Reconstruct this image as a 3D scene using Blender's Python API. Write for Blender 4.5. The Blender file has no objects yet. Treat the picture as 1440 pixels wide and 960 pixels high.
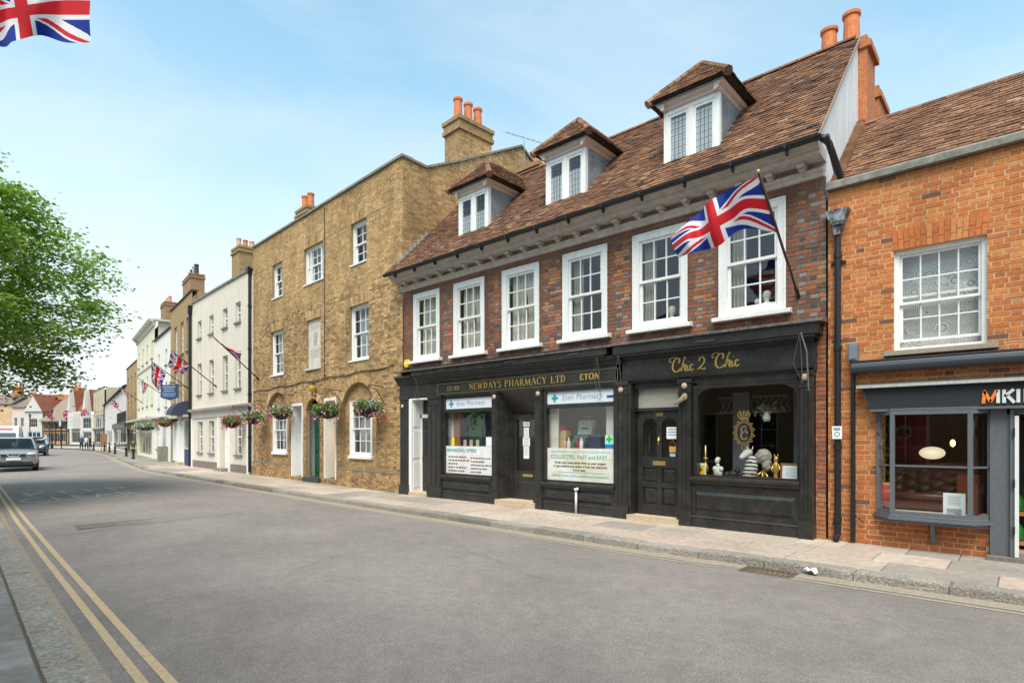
import bpy, bmesh, math, random
from mathutils import Vector, Matrix
R=math.radians
random.seed(7)
S=bpy.context.scene
C=S.collection
# ------------------------------------------------------------------ camera, sky, sun, exposure
FPX=800.0; YAW=math.atan(800/882.0); HOR=613.0; CAMZ=1.6
cam=bpy.data.cameras.new('camera'); camo=bpy.data.objects.new('camera',cam); C.objects.link(camo)
cam.sensor_width=36; cam.lens=36*FPX/1440; cam.shift_y=(HOR-480)/1440; cam.clip_end=3000; cam.clip_start=.05
camo.location=(0,0,CAMZ); camo.rotation_euler=(R(90),0,YAW)
S.camera=camo
SUN_EL=R(58); SUN_AZ=R(150)     # azimuth: clockwise from +Y, the side the sun stands on
w=bpy.data.worlds.new('World'); S.world=w; w.use_nodes=True
nt=w.node_tree; nt.nodes.clear()
def wn(t,**k):
    n=nt.nodes.new(t)
    for a,b in k.items(): setattr(n,a,b)
    return n
wo=wn('ShaderNodeOutputWorld'); wb=wn('ShaderNodeBackground'); sky=wn('ShaderNodeTexSky')
sky.sky_type='NISHITA'; sky.sun_disc=False; sky.sun_elevation=SUN_EL; sky.sun_rotation=SUN_AZ
sky.air_density=1.0; sky.dust_density=1.2; sky.ozone_density=1.6; sky.altitude=20
tc=wn('ShaderNodeTexCoord'); mp=wn('ShaderNodeMapping'); mp.inputs['Scale'].default_value=(1.1,1.6,4.2); mp.inputs['Rotation'].default_value=(0.1,0.25,0.6)
nz=wn('ShaderNodeTexNoise'); nz.inputs['Scale'].default_value=1.6; nz.inputs['Detail'].default_value=9; nz.inputs['Roughness'].default_value=.55; nz.inputs['Distortion'].default_value=.5
rp=wn('ShaderNodeValToRGB'); rp.color_ramp.elements[0].position=.40; rp.color_ramp.elements[0].color=(.0,.0,.0,1); rp.color_ramp.elements[1].position=.80; rp.color_ramp.elements[1].color=(.42,.42,.42,1)
mx=wn('ShaderNodeMix',data_type='RGBA'); mx.inputs['B'].default_value=(3.72,3.8,3.9,1)
nt.links.new(tc.outputs['Generated'],mp.inputs['Vector']); nt.links.new(mp.outputs[0],nz.inputs['Vector']); nt.links.new(nz.outputs['Fac'],rp.inputs[0])
# the thin cloud veil thickens towards the horizon as one looks through more of it
sx_=wn('ShaderNodeSeparateXYZ'); nt.links.new(tc.outputs['Generated'],sx_.inputs[0])
hr=wn('ShaderNodeMapRange'); hr.interpolation_type='SMOOTHSTEP'; hr.inputs[1].default_value=0.0; hr.inputs[2].default_value=.62; hr.inputs[3].default_value=.97; hr.inputs[4].default_value=.15; nt.links.new(sx_.outputs['Z'],hr.inputs[0])
ad=wn('ShaderNodeMath',operation='MAXIMUM'); sc=wn('ShaderNodeMath',operation='MULTIPLY_ADD'); inv=wn('ShaderNodeMath',operation='SUBTRACT'); inv.inputs[0].default_value=1
nt.links.new(hr.outputs[0],inv.inputs[1]); nt.links.new(inv.outputs[0],sc.inputs[0]); nt.links.new(rp.outputs[0],sc.inputs[1]); nt.links.new(hr.outputs[0],sc.inputs[2])
tn=wn('ShaderNodeMix',data_type='RGBA',blend_type='MULTIPLY'); tn.inputs['Factor'].default_value=1; tn.inputs['B'].default_value=(.8,1.26,1.08,1); nt.links.new(sky.outputs[0],tn.inputs['A'])
nt.links.new(sc.outputs[0],mx.inputs['Factor']); nt.links.new(tn.outputs['Result'],mx.inputs['A']); nt.links.new(mx.outputs['Result'],wb.inputs['Color'])
wb.inputs['Strength'].default_value=.14
nt.links.new(wb.outputs[0],wo.inputs['Surface'])
sl=bpy.data.lights.new('sun','SUN'); sl.energy=2.3; sl.angle=R(34); sl.color=(1,.885,.8)
so=bpy.data.objects.new('sun',sl); C.objects.link(so)
sd=Vector((math.sin(SUN_AZ)*math.cos(SUN_EL),math.cos(SUN_AZ)*math.cos(SUN_EL),math.sin(SUN_EL)))
so.rotation_euler=sd.to_track_quat('Z','Y').to_euler(); so.location=(0,-6,30)
S.view_settings.view_transform='Standard'; S.view_settings.look='None'; S.view_settings.gamma=1; S.view_settings.exposure=1.04
S.render.resolution_x=1024; S.render.resolution_y=682
# ------------------------------------------------------------------ photo pixel -> place
VX=(-math.sin(YAW),math.cos(YAW)); RX=(math.cos(YAW),math.sin(YAW))
def ray(px): u=(px-720)/FPX; return (VX[0]+u*RX[0],VX[1]+u*RX[1])
def atY(px,py,Y):
    D=ray(px); d=Y/D[1]; return Vector((d*D[0],Y,CAMZ+(HOR-py)/FPX*d))
def atD(px,py,d):
    D=ray(px); return Vector((d*D[0],d*D[1],CAMZ+(HOR-py)/FPX*d))
def gnd(px,py,z=-.1):
    return atD(px,py,FPX*(CAMZ-z)/(py-HOR))
class Fac:
    """a facade line: origin on the ground, x to the right along the wall, y into the building"""
    def __init__(s,O,ang):
        s.O=O; s.ang=R(ang); s.e=(math.cos(s.ang),math.sin(s.ang)); s.n=(-math.sin(s.ang),math.cos(s.ang))
    def at(s,px,py=613,ly=0):
        D=ray(px); P=(s.O[0]+ly*s.n[0],s.O[1]+ly*s.n[1])
        det=-s.e[0]*D[1]+D[0]*s.e[1]
        x=(P[0]*D[1]-D[0]*P[1])/det; d=(-s.e[0]*P[1]+s.e[1]*P[0])/det
        return x,CAMZ+(HOR-py)/FPX*d
    def out(s,px,x):
        """y (negative = towards the street) where the column px crosses the line x=const"""
        D=ray(px); P=(s.O[0]+x*s.e[0],s.O[1]+x*s.e[1])
        det=-s.n[0]*D[1]+D[0]*s.n[1]
        y=(P[0]*D[1]-D[0]*P[1])/det; d=(-s.n[0]*P[1]+s.n[1]*P[0])/det
        return y,d
    def world(s,x,y,z): return Vector((s.O[0]+x*s.e[0]+y*s.n[0],s.O[1]+x*s.e[1]+y*s.n[1],z))
# ------------------------------------------------------------------ materials
MATS={}
def mat(name,col,rough=.7,var=.0,scale=8,spec=.3,metal=0,bump=0,bscale=60,col2=None,tone=None,trans=0,coat=0,detail=6,stretch=None,streak=0,weather=0):
    """procedural material. var: brightness mottling; col2: second colour mixed in by noise; tone: ramp read from the per-piece 'tone' attribute"""
    if name in MATS: return MATS[name]
    m=bpy.data.materials.new(name); m.use_nodes=True; t=m.node_tree; L=t.links
    b=t.nodes['Principled BSDF']; b.inputs['Roughness'].default_value=rough; b.inputs['Specular IOR Level'].default_value=spec; b.inputs['Metallic'].default_value=metal
    if coat: b.inputs['Coat Weight'].default_value=coat; b.inputs['Coat Roughness'].default_value=.08
    N=t.nodes.new
    g=N('ShaderNodeTexCoord'); src=g.outputs['Object']
    geo=N('ShaderNodeNewGeometry'); src=geo.outputs['Position']
    if stretch:
        mpn=N('ShaderNodeMapping'); mpn.inputs['Scale'].default_value=stretch; L.new(src,mpn.inputs['Vector']); src=mpn.outputs[0]
    if tone:
        at=N('ShaderNodeAttribute'); at.attribute_name='tone'
        r=N('ShaderNodeValToRGB'); r.color_ramp.interpolation='LINEAR'
        els=r.color_ramp.elements
        while len(els)<len(tone): els.new(.5)
        for i,(p,c) in enumerate(tone): els[i].position=p; els[i].color=(*c,1)
        L.new(at.outputs['Fac'],r.inputs[0]); base=r.outputs[0]
    else:
        rgb=N('ShaderNodeRGB'); rgb.outputs[0].default_value=(*col,1); base=rgb.outputs[0]
    if col2 or var:
        n=N('ShaderNodeTexNoise'); n.inputs['Scale'].default_value=scale; n.inputs['Detail'].default_value=detail; n.inputs['Roughness'].default_value=.62; L.new(src,n.inputs['Vector'])
        if col2:
            rr=N('ShaderNodeValToRGB'); rr.color_ramp.elements[0].position=.42; rr.color_ramp.elements[1].position=.66; L.new(n.outputs['Fac'],rr.inputs[0])
            mm=N('ShaderNodeMix'); mm.data_type='RGBA'; L.new(rr.outputs[0],mm.inputs['Factor']); L.new(base,mm.inputs['A']); mm.inputs['B'].default_value=(*col2,1); base=mm.outputs['Result']
        if var:
            n2=N('ShaderNodeTexNoise'); n2.inputs['Scale'].default_value=scale*3.1; n2.inputs['Detail'].default_value=detail; L.new(src,n2.inputs['Vector'])
            mr=N('ShaderNodeMapRange'); mr.inputs['From Min'].default_value=.25; mr.inputs['From Max'].default_value=.75; mr.inputs['To Min'].default_value=1-var; mr.inputs['To Max'].default_value=1+var; L.new(n2.outputs['Fac'],mr.inputs['Value'])
            ml=N('ShaderNodeMix'); ml.data_type='RGBA'; ml.blend_type='MULTIPLY'; ml.inputs['Factor'].default_value=1; L.new(base,ml.inputs['A']); L.new(mr.outputs[0],ml.inputs['B']); base=ml.outputs['Result']
    if streak:
        # rain marks: noise drawn out downwards
        mp2=N('ShaderNodeMapping'); mp2.inputs['Scale'].default_value=(5,5,.5); L.new(geo.outputs['Position'],mp2.inputs['Vector'])
        n3=N('ShaderNodeTexNoise'); n3.inputs['Scale'].default_value=1.6; n3.inputs['Detail'].default_value=7; L.new(mp2.outputs[0],n3.inputs['Vector'])
        mr3=N('ShaderNodeMapRange'); mr3.inputs['From Min'].default_value=.45; mr3.inputs['From Max'].default_value=.8; mr3.inputs['To Min'].default_value=1; mr3.inputs['To Max'].default_value=1-streak; L.new(n3.outputs['Fac'],mr3.inputs['Value'])
        m3=N('ShaderNodeMix'); m3.data_type='RGBA'; m3.blend_type='MULTIPLY'; m3.inputs['Factor'].default_value=1; L.new(base,m3.inputs['A']); L.new(mr3.outputs[0],m3.inputs['B']); base=m3.outputs['Result']
    if weather:
        mp4=N('ShaderNodeMapping'); mp4.inputs['Scale'].default_value=(1,1,.45); L.new(geo.outputs['Position'],mp4.inputs['Vector'])
        n4=N('ShaderNodeTexNoise'); n4.inputs['Scale'].default_value=1.1; n4.inputs['Detail'].default_value=8; n4.inputs['Roughness'].default_value=.65; n4.inputs['Distortion'].default_value=.6; L.new(mp4.outputs[0],n4.inputs['Vector'])
        r4=N('ShaderNodeMapRange'); r4.inputs['From Min'].default_value=.32; r4.inputs['From Max'].default_value=.66; r4.inputs['To Min'].default_value=1-weather; r4.inputs['To Max'].default_value=1+weather*.3; L.new(n4.outputs['Fac'],r4.inputs['Value'])
        m4=N('ShaderNodeMix'); m4.data_type='RGBA'; m4.blend_type='MULTIPLY'; m4.inputs['Factor'].default_value=1; L.new(base,m4.inputs['A']); L.new(r4.outputs[0],m4.inputs['B']); base=m4.outputs['Result']
    L.new(base,b.inputs['Base Color'])
    if bump:
        nb=N('ShaderNodeTexNoise'); nb.inputs['Scale'].default_value=bscale; nb.inputs['Detail'].default_value=5; L.new(src,nb.inputs['Vector'])
        bp=N('ShaderNodeBump'); bp.inputs['Strength'].default_value=bump; bp.inputs['Distance'].default_value=.02; L.new(nb.outputs['Fac'],bp.inputs['Height']); L.new(bp.outputs[0],b.inputs['Normal'])
    if trans:
        tr=N('ShaderNodeBsdfTranslucent'); L.new(base,tr.inputs['Color']); ms=N('ShaderNodeMixShader'); ms.inputs[0].default_value=trans
        L.new(b.outputs[0],ms.inputs[1]); L.new(tr.outputs[0],ms.inputs[2]); L.new(ms.outputs[0],t.nodes['Material Output'].inputs['Surface'])
    MATS[name]=m; return m
def glassmat(name,tint=(.93,.95,.94),ior=1.5,wob=.0,rough=0.0):
    m=bpy.data.materials.new(name); m.use_nodes=True; t=m.node_tree; t.nodes.remove(t.nodes['Principled BSDF']); L=t.links; N=t.nodes.new
    lw=N('ShaderNodeLayerWeight'); lw.inputs['Blend'].default_value=.5; fr=N('ShaderNodeMath'); fr.operation='POWER'; fr.inputs[1].default_value=5; L.new(lw.outputs['Facing'],fr.inputs[0]); r0=((ior-1)/(ior+1))**2
    tr=N('ShaderNodeBsdfTransparent'); tr.inputs[0].default_value=(*tint,1)
    gl=N('ShaderNodeBsdfGlossy'); gl.inputs['Roughness'].default_value=rough; gl.inputs['Color'].default_value=(.95,.97,1,1)
    if wob:
        geo=N('ShaderNodeNewGeometry'); nn=N('ShaderNodeTexNoise'); nn.inputs['Scale'].default_value=2.3; nn.inputs['Detail'].default_value=1; L.new(geo.outputs['Position'],nn.inputs['Vector'])
        bp=N('ShaderNodeBump'); bp.inputs['Strength'].default_value=wob; bp.inputs['Distance'].default_value=.03; L.new(nn.outputs['Fac'],bp.inputs['Height']); L.new(bp.outputs[0],gl.inputs['Normal'])
    mu=N('ShaderNodeMath'); mu.operation='MULTIPLY_ADD'; mu.inputs[1].default_value=1-r0; mu.inputs[2].default_value=r0*1.7; mu.use_clamp=True; L.new(fr.outputs[0],mu.inputs[0])
    ms=N('ShaderNodeMixShader'); L.new(mu.outputs[0],ms.inputs[0]); L.new(tr.outputs[0],ms.inputs[1]); L.new(gl.outputs[0],ms.inputs[2]); L.new(ms.outputs[0],t.nodes['Material Output'].inputs['Surface'])
    MATS[name]=m; return m
def emit(name,col,s):
    m=bpy.data.materials.new(name); m.use_nodes=True; b=m.node_tree.nodes['Principled BSDF']; b.inputs['Base Color'].default_value=(*col,1); b.inputs['Emission Color'].default_value=(*col,1); b.inputs['Emission Strength'].default_value=s
    MATS[name]=m; return m
G_old=glassmat('old_sash_glass',wob=.25); G_shop=glassmat('shop_glass'); G_dark=glassmat('tinted_glass',(.25,.27,.28))
M_black=mat('black_paint',(.022,.0205,.019),.3,var=.3,scale=3.5,spec=.5,bump=.12,bscale=14,col2=(.036,.033,.03))
M_blackm=mat('black_metal',(.013,.014,.016),.42,var=.2,scale=12,spec=.45)
M_white=mat('white_paint',(.78,.77,.75),.5,var=.06,scale=6,streak=.12)
M_whitec=mat('weathered_white_paint',(.5,.46,.41),.65,var=.1,scale=7,col2=(.42,.375,.33),streak=.2,bump=.1,bscale=40)
M_grey=mat('grey_paint',(.115,.122,.135),.45,var=.1,scale=6,spec=.4)
M_lead=mat('lead_sheet',(.23,.25,.28),.55,var=.2,scale=4,col2=(.33,.35,.37),metal=.25,streak=.25)
M_stone=mat('york_stone',(.42,.345,.275),.85,tone=[(0,(.27,.24,.21)),(.25,(.4,.33,.27)),(.55,(.46,.375,.3)),(.8,(.45,.345,.275)),(1,(.5,.425,.35))],weather=.2,var=.2,scale=3.5,bump=.18,bscale=45)
M_kerb=mat('granite_kerb',(.36,.33,.29),.9,tone=[(0,(.19,.172,.15)),(.5,(.28,.25,.215)),(1,(.35,.315,.27))],var=.5,scale=12,weather=.2,bump=.9,bscale=45)
M_slate=mat('grey_near_slabs',(.2,.2,.2),.85,tone=[(0,(.21,.195,.175)),(.5,(.255,.235,.212)),(1,(.3,.275,.25))],weather=.2,var=.2,scale=3,bump=.2,bscale=50)
M_gold=mat('gold_leaf',(.72,.48,.14),.32,metal=.75,var=.12,scale=40)
M_brass=mat('brass',(.62,.43,.16),.35,metal=.8)
M_cream=mat('cream_render',(.66,.58,.49),.85,var=.07,scale=2,streak=.16,bump=.08,bscale=70)
M_render=mat('white_render',(.66,.66,.66),.85,var=.06,scale=3,streak=.22,bump=.1,bscale=40)
M_wood=mat('varnished_wood',(.28,.115,.045),.4,var=.3,scale=10,stretch=(1,1,8))
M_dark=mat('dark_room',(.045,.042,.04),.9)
M_room=mat('room_plaster',(.32,.29,.25),.9,var=.1)
M_ply=mat('pale_board',(.62,.58,.5),.8,var=.06)
M_terra=mat('terracotta',(.62,.2,.075),.75,var=.18,scale=9,col2=(.5,.17,.08))
M_cop=mat('coping_stone',(.25,.235,.2),.9,var=.25,scale=6,col2=(.17,.165,.14),bump=.2)
M_paper=mat('paper',(.8,.8,.79),.7,var=.02)
M_ink=mat('print_ink',(.03,.03,.035),.7); M_teal=mat('teal_print',(.02,.3,.33),.6); M_green=mat('green_print',(.02,.42,.1),.6)
M_pink=mat('pale_pink_print',(.72,.55,.53),.7,col2=(.74,.72,.66),scale=5); M_blue=mat('navy_print',(.02,.07,.3),.6)
BR_OR=mat('orange_brick',(.5,.16,.06),.85,tone=[(0,(.17,.085,.06)),(.06,(.34,.11,.05)),(.25,(.45,.135,.046)),(.6,(.54,.17,.05)),(.85,(.58,.21,.062)),(1,(.53,.27,.12))],var=.2,weather=.22,scale=9,bump=.35,bscale=70)
MO_OR=mat('sandy_mortar',(.58,.36,.19),.95,weather=.2,var=.15,scale=10,bump=.3)
BR_RD=mat('old_red_brick',(.3,.1,.06),.88,tone=[(0,(.09,.085,.085)),(.12,(.27,.26,.245)),(.2,(.15,.085,.065)),(.45,(.25,.105,.065)),(.75,(.4,.145,.07)),(1,(.47,.22,.1))],var=.3,weather=.35,scale=8,bump=.4,bscale=60)
MO_RD=mat('grey_brown_mortar',(.26,.175,.125),.95,weather=.3,var=.25,scale=6,bump=.3)
BR_YL=mat('yellow_stock_brick',(.4,.25,.11),.9,tone=[(0,(.17,.105,.06)),(.15,(.3,.18,.09)),(.45,(.46,.28,.12)),(.75,(.54,.345,.16)),(1,(.62,.45,.25))],var=.34,weather=.36,scale=6,col2=None,bump=.4,bscale=60)
MO_YL=mat('stock_mortar',(.38,.27,.155),.95,weather=.3,var=.25,scale=5,bump=.3)
TILE=mat('clay_tile',(.3,.13,.07),.85,tone=[(0,(.045,.036,.03)),(.2,(.11,.06,.04)),(.5,(.19,.09,.05)),(.8,(.28,.14,.075)),(1,(.36,.23,.145))],var=.35,weather=.32,scale=7,bump=.35,bscale=50)
M_asphalt=mat('asphalt',(.125,.118,.11),.92,var=.14,scale=30,col2=(.15,.142,.132),bump=.5,bscale=140,spec=.25)
M_ground=mat('town_ground',(.13,.125,.115),.95,var=.2,scale=.6)
M_yline=mat('yellow_road_paint',(.52,.375,.215),.85,var=.22,scale=22,col2=(.38,.3,.21))
M_wline=mat('worn_white_road_paint',(.42,.39,.35),.85,var=.2,scale=14,col2=(.24,.22,.2))
FL_R=mat('flag_red',(.62,.02,.03),.75,trans=.35); FL_B=mat('flag_blue',(.012,.035,.27),.75,trans=.35); FL_W=mat('flag_white',(.8,.8,.82),.75,trans=.35)
# ------------------------------------------------------------------ mesh helpers
OFF=Vector((0,0,0))
def frame(o):
    global OFF; OFF=Vector(o)
class MB:
    def __init__(s): s.v=[]; s.f=[]; s.t=[]; s.m=[]; s.mi=0; s.tone=None
    def _add(s,vs,fs):
        b=len(s.v); s.v+=[tuple(x) for x in vs]
        for f in fs: s.f.append(tuple(b+i for i in f)); s.t.append(s.tone if s.tone is not None else .5); s.m.append(s.mi)
        return s
    def box(s,x0,x1,y0,y1,z0,z1,nb=False):
        if x1<x0: x0,x1=x1,x0
        if y1<y0: y0,y1=y1,y0
        if z1<z0: z0,z1=z1,z0
        v=[(x0,y0,z0),(x1,y0,z0),(x1,y1,z0),(x0,y1,z0),(x0,y0,z1),(x1,y0,z1),(x1,y1,z1),(x0,y1,z1)]
        f=[(0,1,5,4),(1,2,6,5),(3,0,4,7),(4,5,6,7),(3,2,1,0)]
        if not nb: f.append((2,3,7,6))
        return s._add(v,f)
    def quad(s,*p): return s._add(p,[tuple(range(len(p)))])
    def prism(s,poly,a,b,ax='x'):
        """closed polygon swept along an axis. poly: (y,z) for x, (x,z) for y, (x,y) for z"""
        def P(q,c): return {'x':(c,q[0],q[1]),'y':(q[0],c,q[1]),'z':(q[0],q[1],c)}[ax]
        n=len(poly); v=[P(q,a) for q in poly]+[P(q,b) for q in poly]
        f=[(i,(i+1)%n,n+(i+1)%n,n+i) for i in range(n)]+[tuple(range(n))[::-1],tuple(range(n,2*n))]
        return s._add(v,f)
    def tube(s,pts,r,n=8,cap=True):
        pts=[Vector(p) for p in pts]; rs=r if isinstance(r,(list,tuple)) else [r]*len(pts)
        vs=[];fs=[]
        up=None
        for i,p in enumerate(pts):
            d=(pts[min(i+1,len(pts)-1)]-pts[max(i-1,0)]).normalized()
            if up is None: up=Vector((0,0,1)) if abs(d.z)<.9 else Vector((1,0,0))
            a=d.cross(up).normalized(); b=a.cross(d).normalized(); up=b
            for k in range(n):
                t=2*math.pi*k/n; vs.append(p+a*math.cos(t)*rs[i]+b*math.sin(t)*rs[i])
        for i in range(len(pts)-1):
            for k in range(n): fs.append((i*n+k,i*n+(k+1)%n,(i+1)*n+(k+1)%n,(i+1)*n+k))
        if cap: fs+= [tuple(range(n))[::-1],tuple(range((len(pts)-1)*n,len(pts)*n))]
        return s._add(vs,fs)
    def lathe(s,prof,c,n=14,sy=1.0):
        """profile (r,z) turned round the vertical through c"""
        vs=[];fs=[]
        for r,z in prof:
            for k in range(n):
                t=2*math.pi*k/n; vs.append((c[0]+r*math.cos(t),c[1]+r*sy*math.sin(t),c[2]+z))
        for i in range(len(prof)-1):
            for k in range(n): fs.append((i*n+k,i*n+(k+1)%n,(i+1)*n+(k+1)%n,(i+1)*n+k))
        fs+=[tuple(range(n))[::-1],tuple(range((len(prof)-1)*n,len(prof)*n))]
        return s._add(vs,fs)
    def ell(s,c,r,nu=12,nv=8,wob=0):
        pr=[]
        vs=[];fs=[]
        for i in range(nv+1):
            p=math.pi*i/nv
            for k in range(nu):
                t=2*math.pi*k/nu; q=1+wob*(random.random()-.5)
                vs.append((c[0]+r[0]*math.sin(p)*math.cos(t)*q,c[1]+r[1]*math.sin(p)*math.sin(t)*q,c[2]-r[2]*math.cos(p)*q))
        for i in range(nv):
            for k in range(nu): fs.append((i*nu+k,i*nu+(k+1)%nu,(i+1)*nu+(k+1)%nu,(i+1)*nu+k))
        return s._add(vs,fs)
    def grid(s,fn,nu,nv,mf=None):
        vs=[fn(i/nu,j/nv) for j in range(nv+1) for i in range(nu+1)]
        b=len(s.v); s.v+=[tuple(x) for x in vs]
        for j in range(nv):
            for i in range(nu):
                a=b+j*(nu+1)+i; s.f.append((a,a+1,a+nu+2,a+nu+1)); s.t.append(.5); s.m.append(mf((i+.5)/nu,(j+.5)/nv) if mf else s.mi)
        return s
    def mesh(s,name,mats,smooth=False):
        me=bpy.data.meshes.new(name); me.from_pydata([(a-OFF.x,b-OFF.y,c-OFF.z) for a,b,c in s.v],[],s.f)
        mats=mats if isinstance(mats,(list,tuple)) else [mats]
        for m in mats: me.materials.append(m)
        if len(mats)>1: me.polygons.foreach_set('material_index',s.m)
        if any(t!=.5 for t in s.t):
            at=me.attributes.new('tone','FLOAT','FACE'); at.data.foreach_set('value',s.t)
        if smooth: me.polygons.foreach_set('use_smooth',[True]*len(s.f))
        me.update(); return me
    def build(s,name,mats,parent=None,smooth=False,bevel=0,kind=None,sub=0,label=None):
        o=bpy.data.objects.new(name,s.mesh(name,mats,smooth)); C.objects.link(o)
        if parent: o.parent=parent
        if bevel:
            b=o.modifiers.new('bevel','BEVEL'); b.width=bevel; b.segments=2; b.limit_method='ANGLE'
        if sub:
            q=o.modifiers.new('sub','SUBSURF'); q.levels=sub; q.render_levels=sub
        if kind: o['kind']=kind
        if label: o['label']=label
        return o
def piece(name,me,parent,loc,rot=None):
    o=bpy.data.objects.new(name,me); C.objects.link(o); o.parent=parent; o.location=Vector(loc)-OFF
    if rot: o.rotation_euler=rot
    return o
def tag(o,label,cat,group=None):
    o['label']=label; o['category']=cat
    if group: o['group']=group
    return o
def thing(name,label,cat,loc=(0,0,0),rz=0,group=None):
    o=bpy.data.objects.new(name,None); C.objects.link(o); o.location=loc; o.rotation_euler=(0,0,rz); o.empty_display_size=.2
    return tag(o,label,cat,group)
def struct(o): o['kind']='structure'; return o
_tc={}
def textmesh(txt,size,extr=.0,shear=0,sx=1,space=1.0,align='CENTER',bold=0):
    cu=bpy.data.curves.new('t','FONT'); cu.body=txt; cu.size=size; cu.extrude=extr; cu.shear=shear; cu.align_x=align; cu.align_y='CENTER'; cu.space_character=space; cu.offset=bold; cu.resolution_u=3
    o=bpy.data.objects.new('t',cu); C.objects.link(o); bpy.context.view_layer.update()
    me=bpy.data.meshes.new_from_object(o); bpy.data.objects.remove(o); bpy.data.curves.remove(cu)
    if sx!=1:
        for v in me.vertices: v.co.x*=sx
    return me
def text(name,txt,loc,size,m,parent,extr=.002,rot=None,**k):
    """lettering on a wall that faces the street (-y)"""
    me=textmesh(txt,size,extr,**k); me.name=name; me.materials.clear(); me.materials.append(m)
    return piece(name,me,parent,loc,rot or (R(90),0,0))
# ------------------------------------------------------------------ masonry, tiles, windows
_bc={}
def brick_piece(w,h,tone,m,d=.03):
    k=(round(w,3),round(h,3),round(tone,2),m.name)
    if k not in _bc:
        o=OFF.copy(); frame((0,0,0)); b=MB(); b.tone=round(tone,2)+.0001; b.box(-w/2,w/2,0,d,-h/2,h/2,nb=True); _bc[k]=b.mesh('brick',m); frame(o)
    return _bc[k]
def brick_wall(parent,x0,x1,z0,z1,mb,mm,opens=(),y=0.,course=.075,bl=.215,j=.01,thick=.24,grey_headers=0,single=0,near=(0,0),outline=None,side=False,proud=.008,name='wall',tonef=None,rand=random,inner=True):
    """mortar wall with openings, bricks laid in Flemish bond standing proud of it.
    opens: (a,b,c,d) rectangles or ('arch',a,b,c,spring). side: the wall runs along y at x=const (x0,x1 are then y values, y is x)"""
    hd=(bl-j)/2
    lv=[z0+i*course for i in range(int((z1-z0)/course)+2) if z0+i*course<z1-1e-4]+[z1]
    for o in opens:
        if o[0]=='arch': lv+=[o[3]]
        else: lv+=[o[2],o[3]]
    lv=sorted(set(round(l,4) for l in lv if z0<=l<=z1+1e-6))
    wall=MB(); bricks=MB(); cand=[]
    sgn=1
    def solid(za,zb):
        zm=(za+zb)/2; a,b=(x0,x1)
        if outline:
            q=outline(zm)
            if not q: return []
            a,b=max(a,q[0]),min(b,q[1])
        iv=[(a,b)]
        for o in opens:
            if o[0]=='arch':
                _,oa,ob,oc,sp=o
                if zm<oc: continue
                r=(ob-oa)/2; c=(oa+ob)/2
                if zm<=sp: cut=(oa,ob)
                elif zm<sp+r: q=math.sqrt(r*r-(zm-sp)**2); cut=(c-q,c+q)
                else: continue
            else:
                if not(o[2]-1e-5<zm<o[3]+1e-5): continue
                cut=(o[0],o[1])
            n=[]
            for p,q in iv:
                if cut[1]<=p or cut[0]>=q: n.append((p,q)); continue
                if cut[0]>p: n.append((p,cut[0]))
                if cut[1]<q: n.append((cut[1],q))
            iv=n
        return iv
    def W(a,d,z): return (y-d,a,z) if side else (a,y+d,z)
    for li in range(len(lv)-1):
        za,zb=lv[li],lv[li+1]
        if zb-za<.004: continue
        row=int((za-z0+1e-4)/course)
        full=abs((zb-za)-course)<.002
        for p,q in solid(za,zb):
            if q-p<.01: continue
            wall.quad(W(p,0,za),W(q,0,za),W(q,0,zb),W(p,0,zb))
            if inner: wall.quad(W(p,thick,za),W(q,thick,za),W(q,thick,zb),W(p,thick,zb))
        # bond
        x=x0-(row%2)*(bl+j+hd+j)/2-.008*((row*7)%5); k=0
        while x<x1:
            L=bl if k%2==0 else hd
            a,b=x,x+L
            for p,q in solid(za,zb):
                s,e=max(a,p),min(b,q)
                if e-s<.025: continue
                t=rand.random()
                head=(k%2==1)
                if grey_headers:
                    if head and rand.random()<grey_headers: t=rand.random()*.15
                    else: t=.2+.8*t
                if tonef: t=tonef((s+e)/2,(za+zb)/2,t,head)
                t=min(.999,max(.001,t))
                dz=rand.uniform(-.0015,.0015); pr=proud+rand.uniform(-.003,.004)
                h0,h1=za+j*.5+dz,zb-j*.5+dz
                if h1-h0<.01: continue
                cand.append((s,e,h0,h1,pr,t,(e-s)>L-.004 and full))
            x+=L+j; k+=1
    idx=[]
    if single:
        pool=[i for i,c in enumerate(cand) if c[6]]
        pool.sort(key=lambda i:((cand[i][0]+cand[i][1])/2-near[0])**2+((cand[i][2]+cand[i][3])/2-near[1])**2-(cand[i][1]-cand[i][0]>.15)*.3)
        idx=set(pool[:single])
    w=wall
    for o in opens:   # reveals
        if o[0]=='arch':
            _,a,b,c,sp=o; r=(b-a)/2; cc=(a+b)/2
            w.quad(W(a,0,c),W(a,thick,c),W(a,thick,sp),W(a,0,sp)); w.quad(W(b,0,c),W(b,thick,c),W(b,thick,sp),W(b,0,sp))
            for i in range(16):
                t0,t1=math.pi*i/16,math.pi*(i+1)/16
                w.quad(W(cc+r*math.cos(t0),0,sp+r*math.sin(t0)),W(cc+r*math.cos(t1),0,sp+r*math.sin(t1)),W(cc+r*math.cos(t1),thick,sp+r*math.sin(t1)),W(cc+r*math.cos(t0),thick,sp+r*math.sin(t0)))
        else:
            a,b,c,d=o
            for q in (((a,c),(a,d)),((b,c),(b,d)),((a,c),(b,c)),((a,d),(b,d))):
                (u0,v0),(u1,v1)=q; w.quad(W(u0,0,v0),W(u1,0,v1),W(u1,thick,v1),W(u0,thick,v0))
    wo=wall.build(name,mm,parent)
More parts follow.
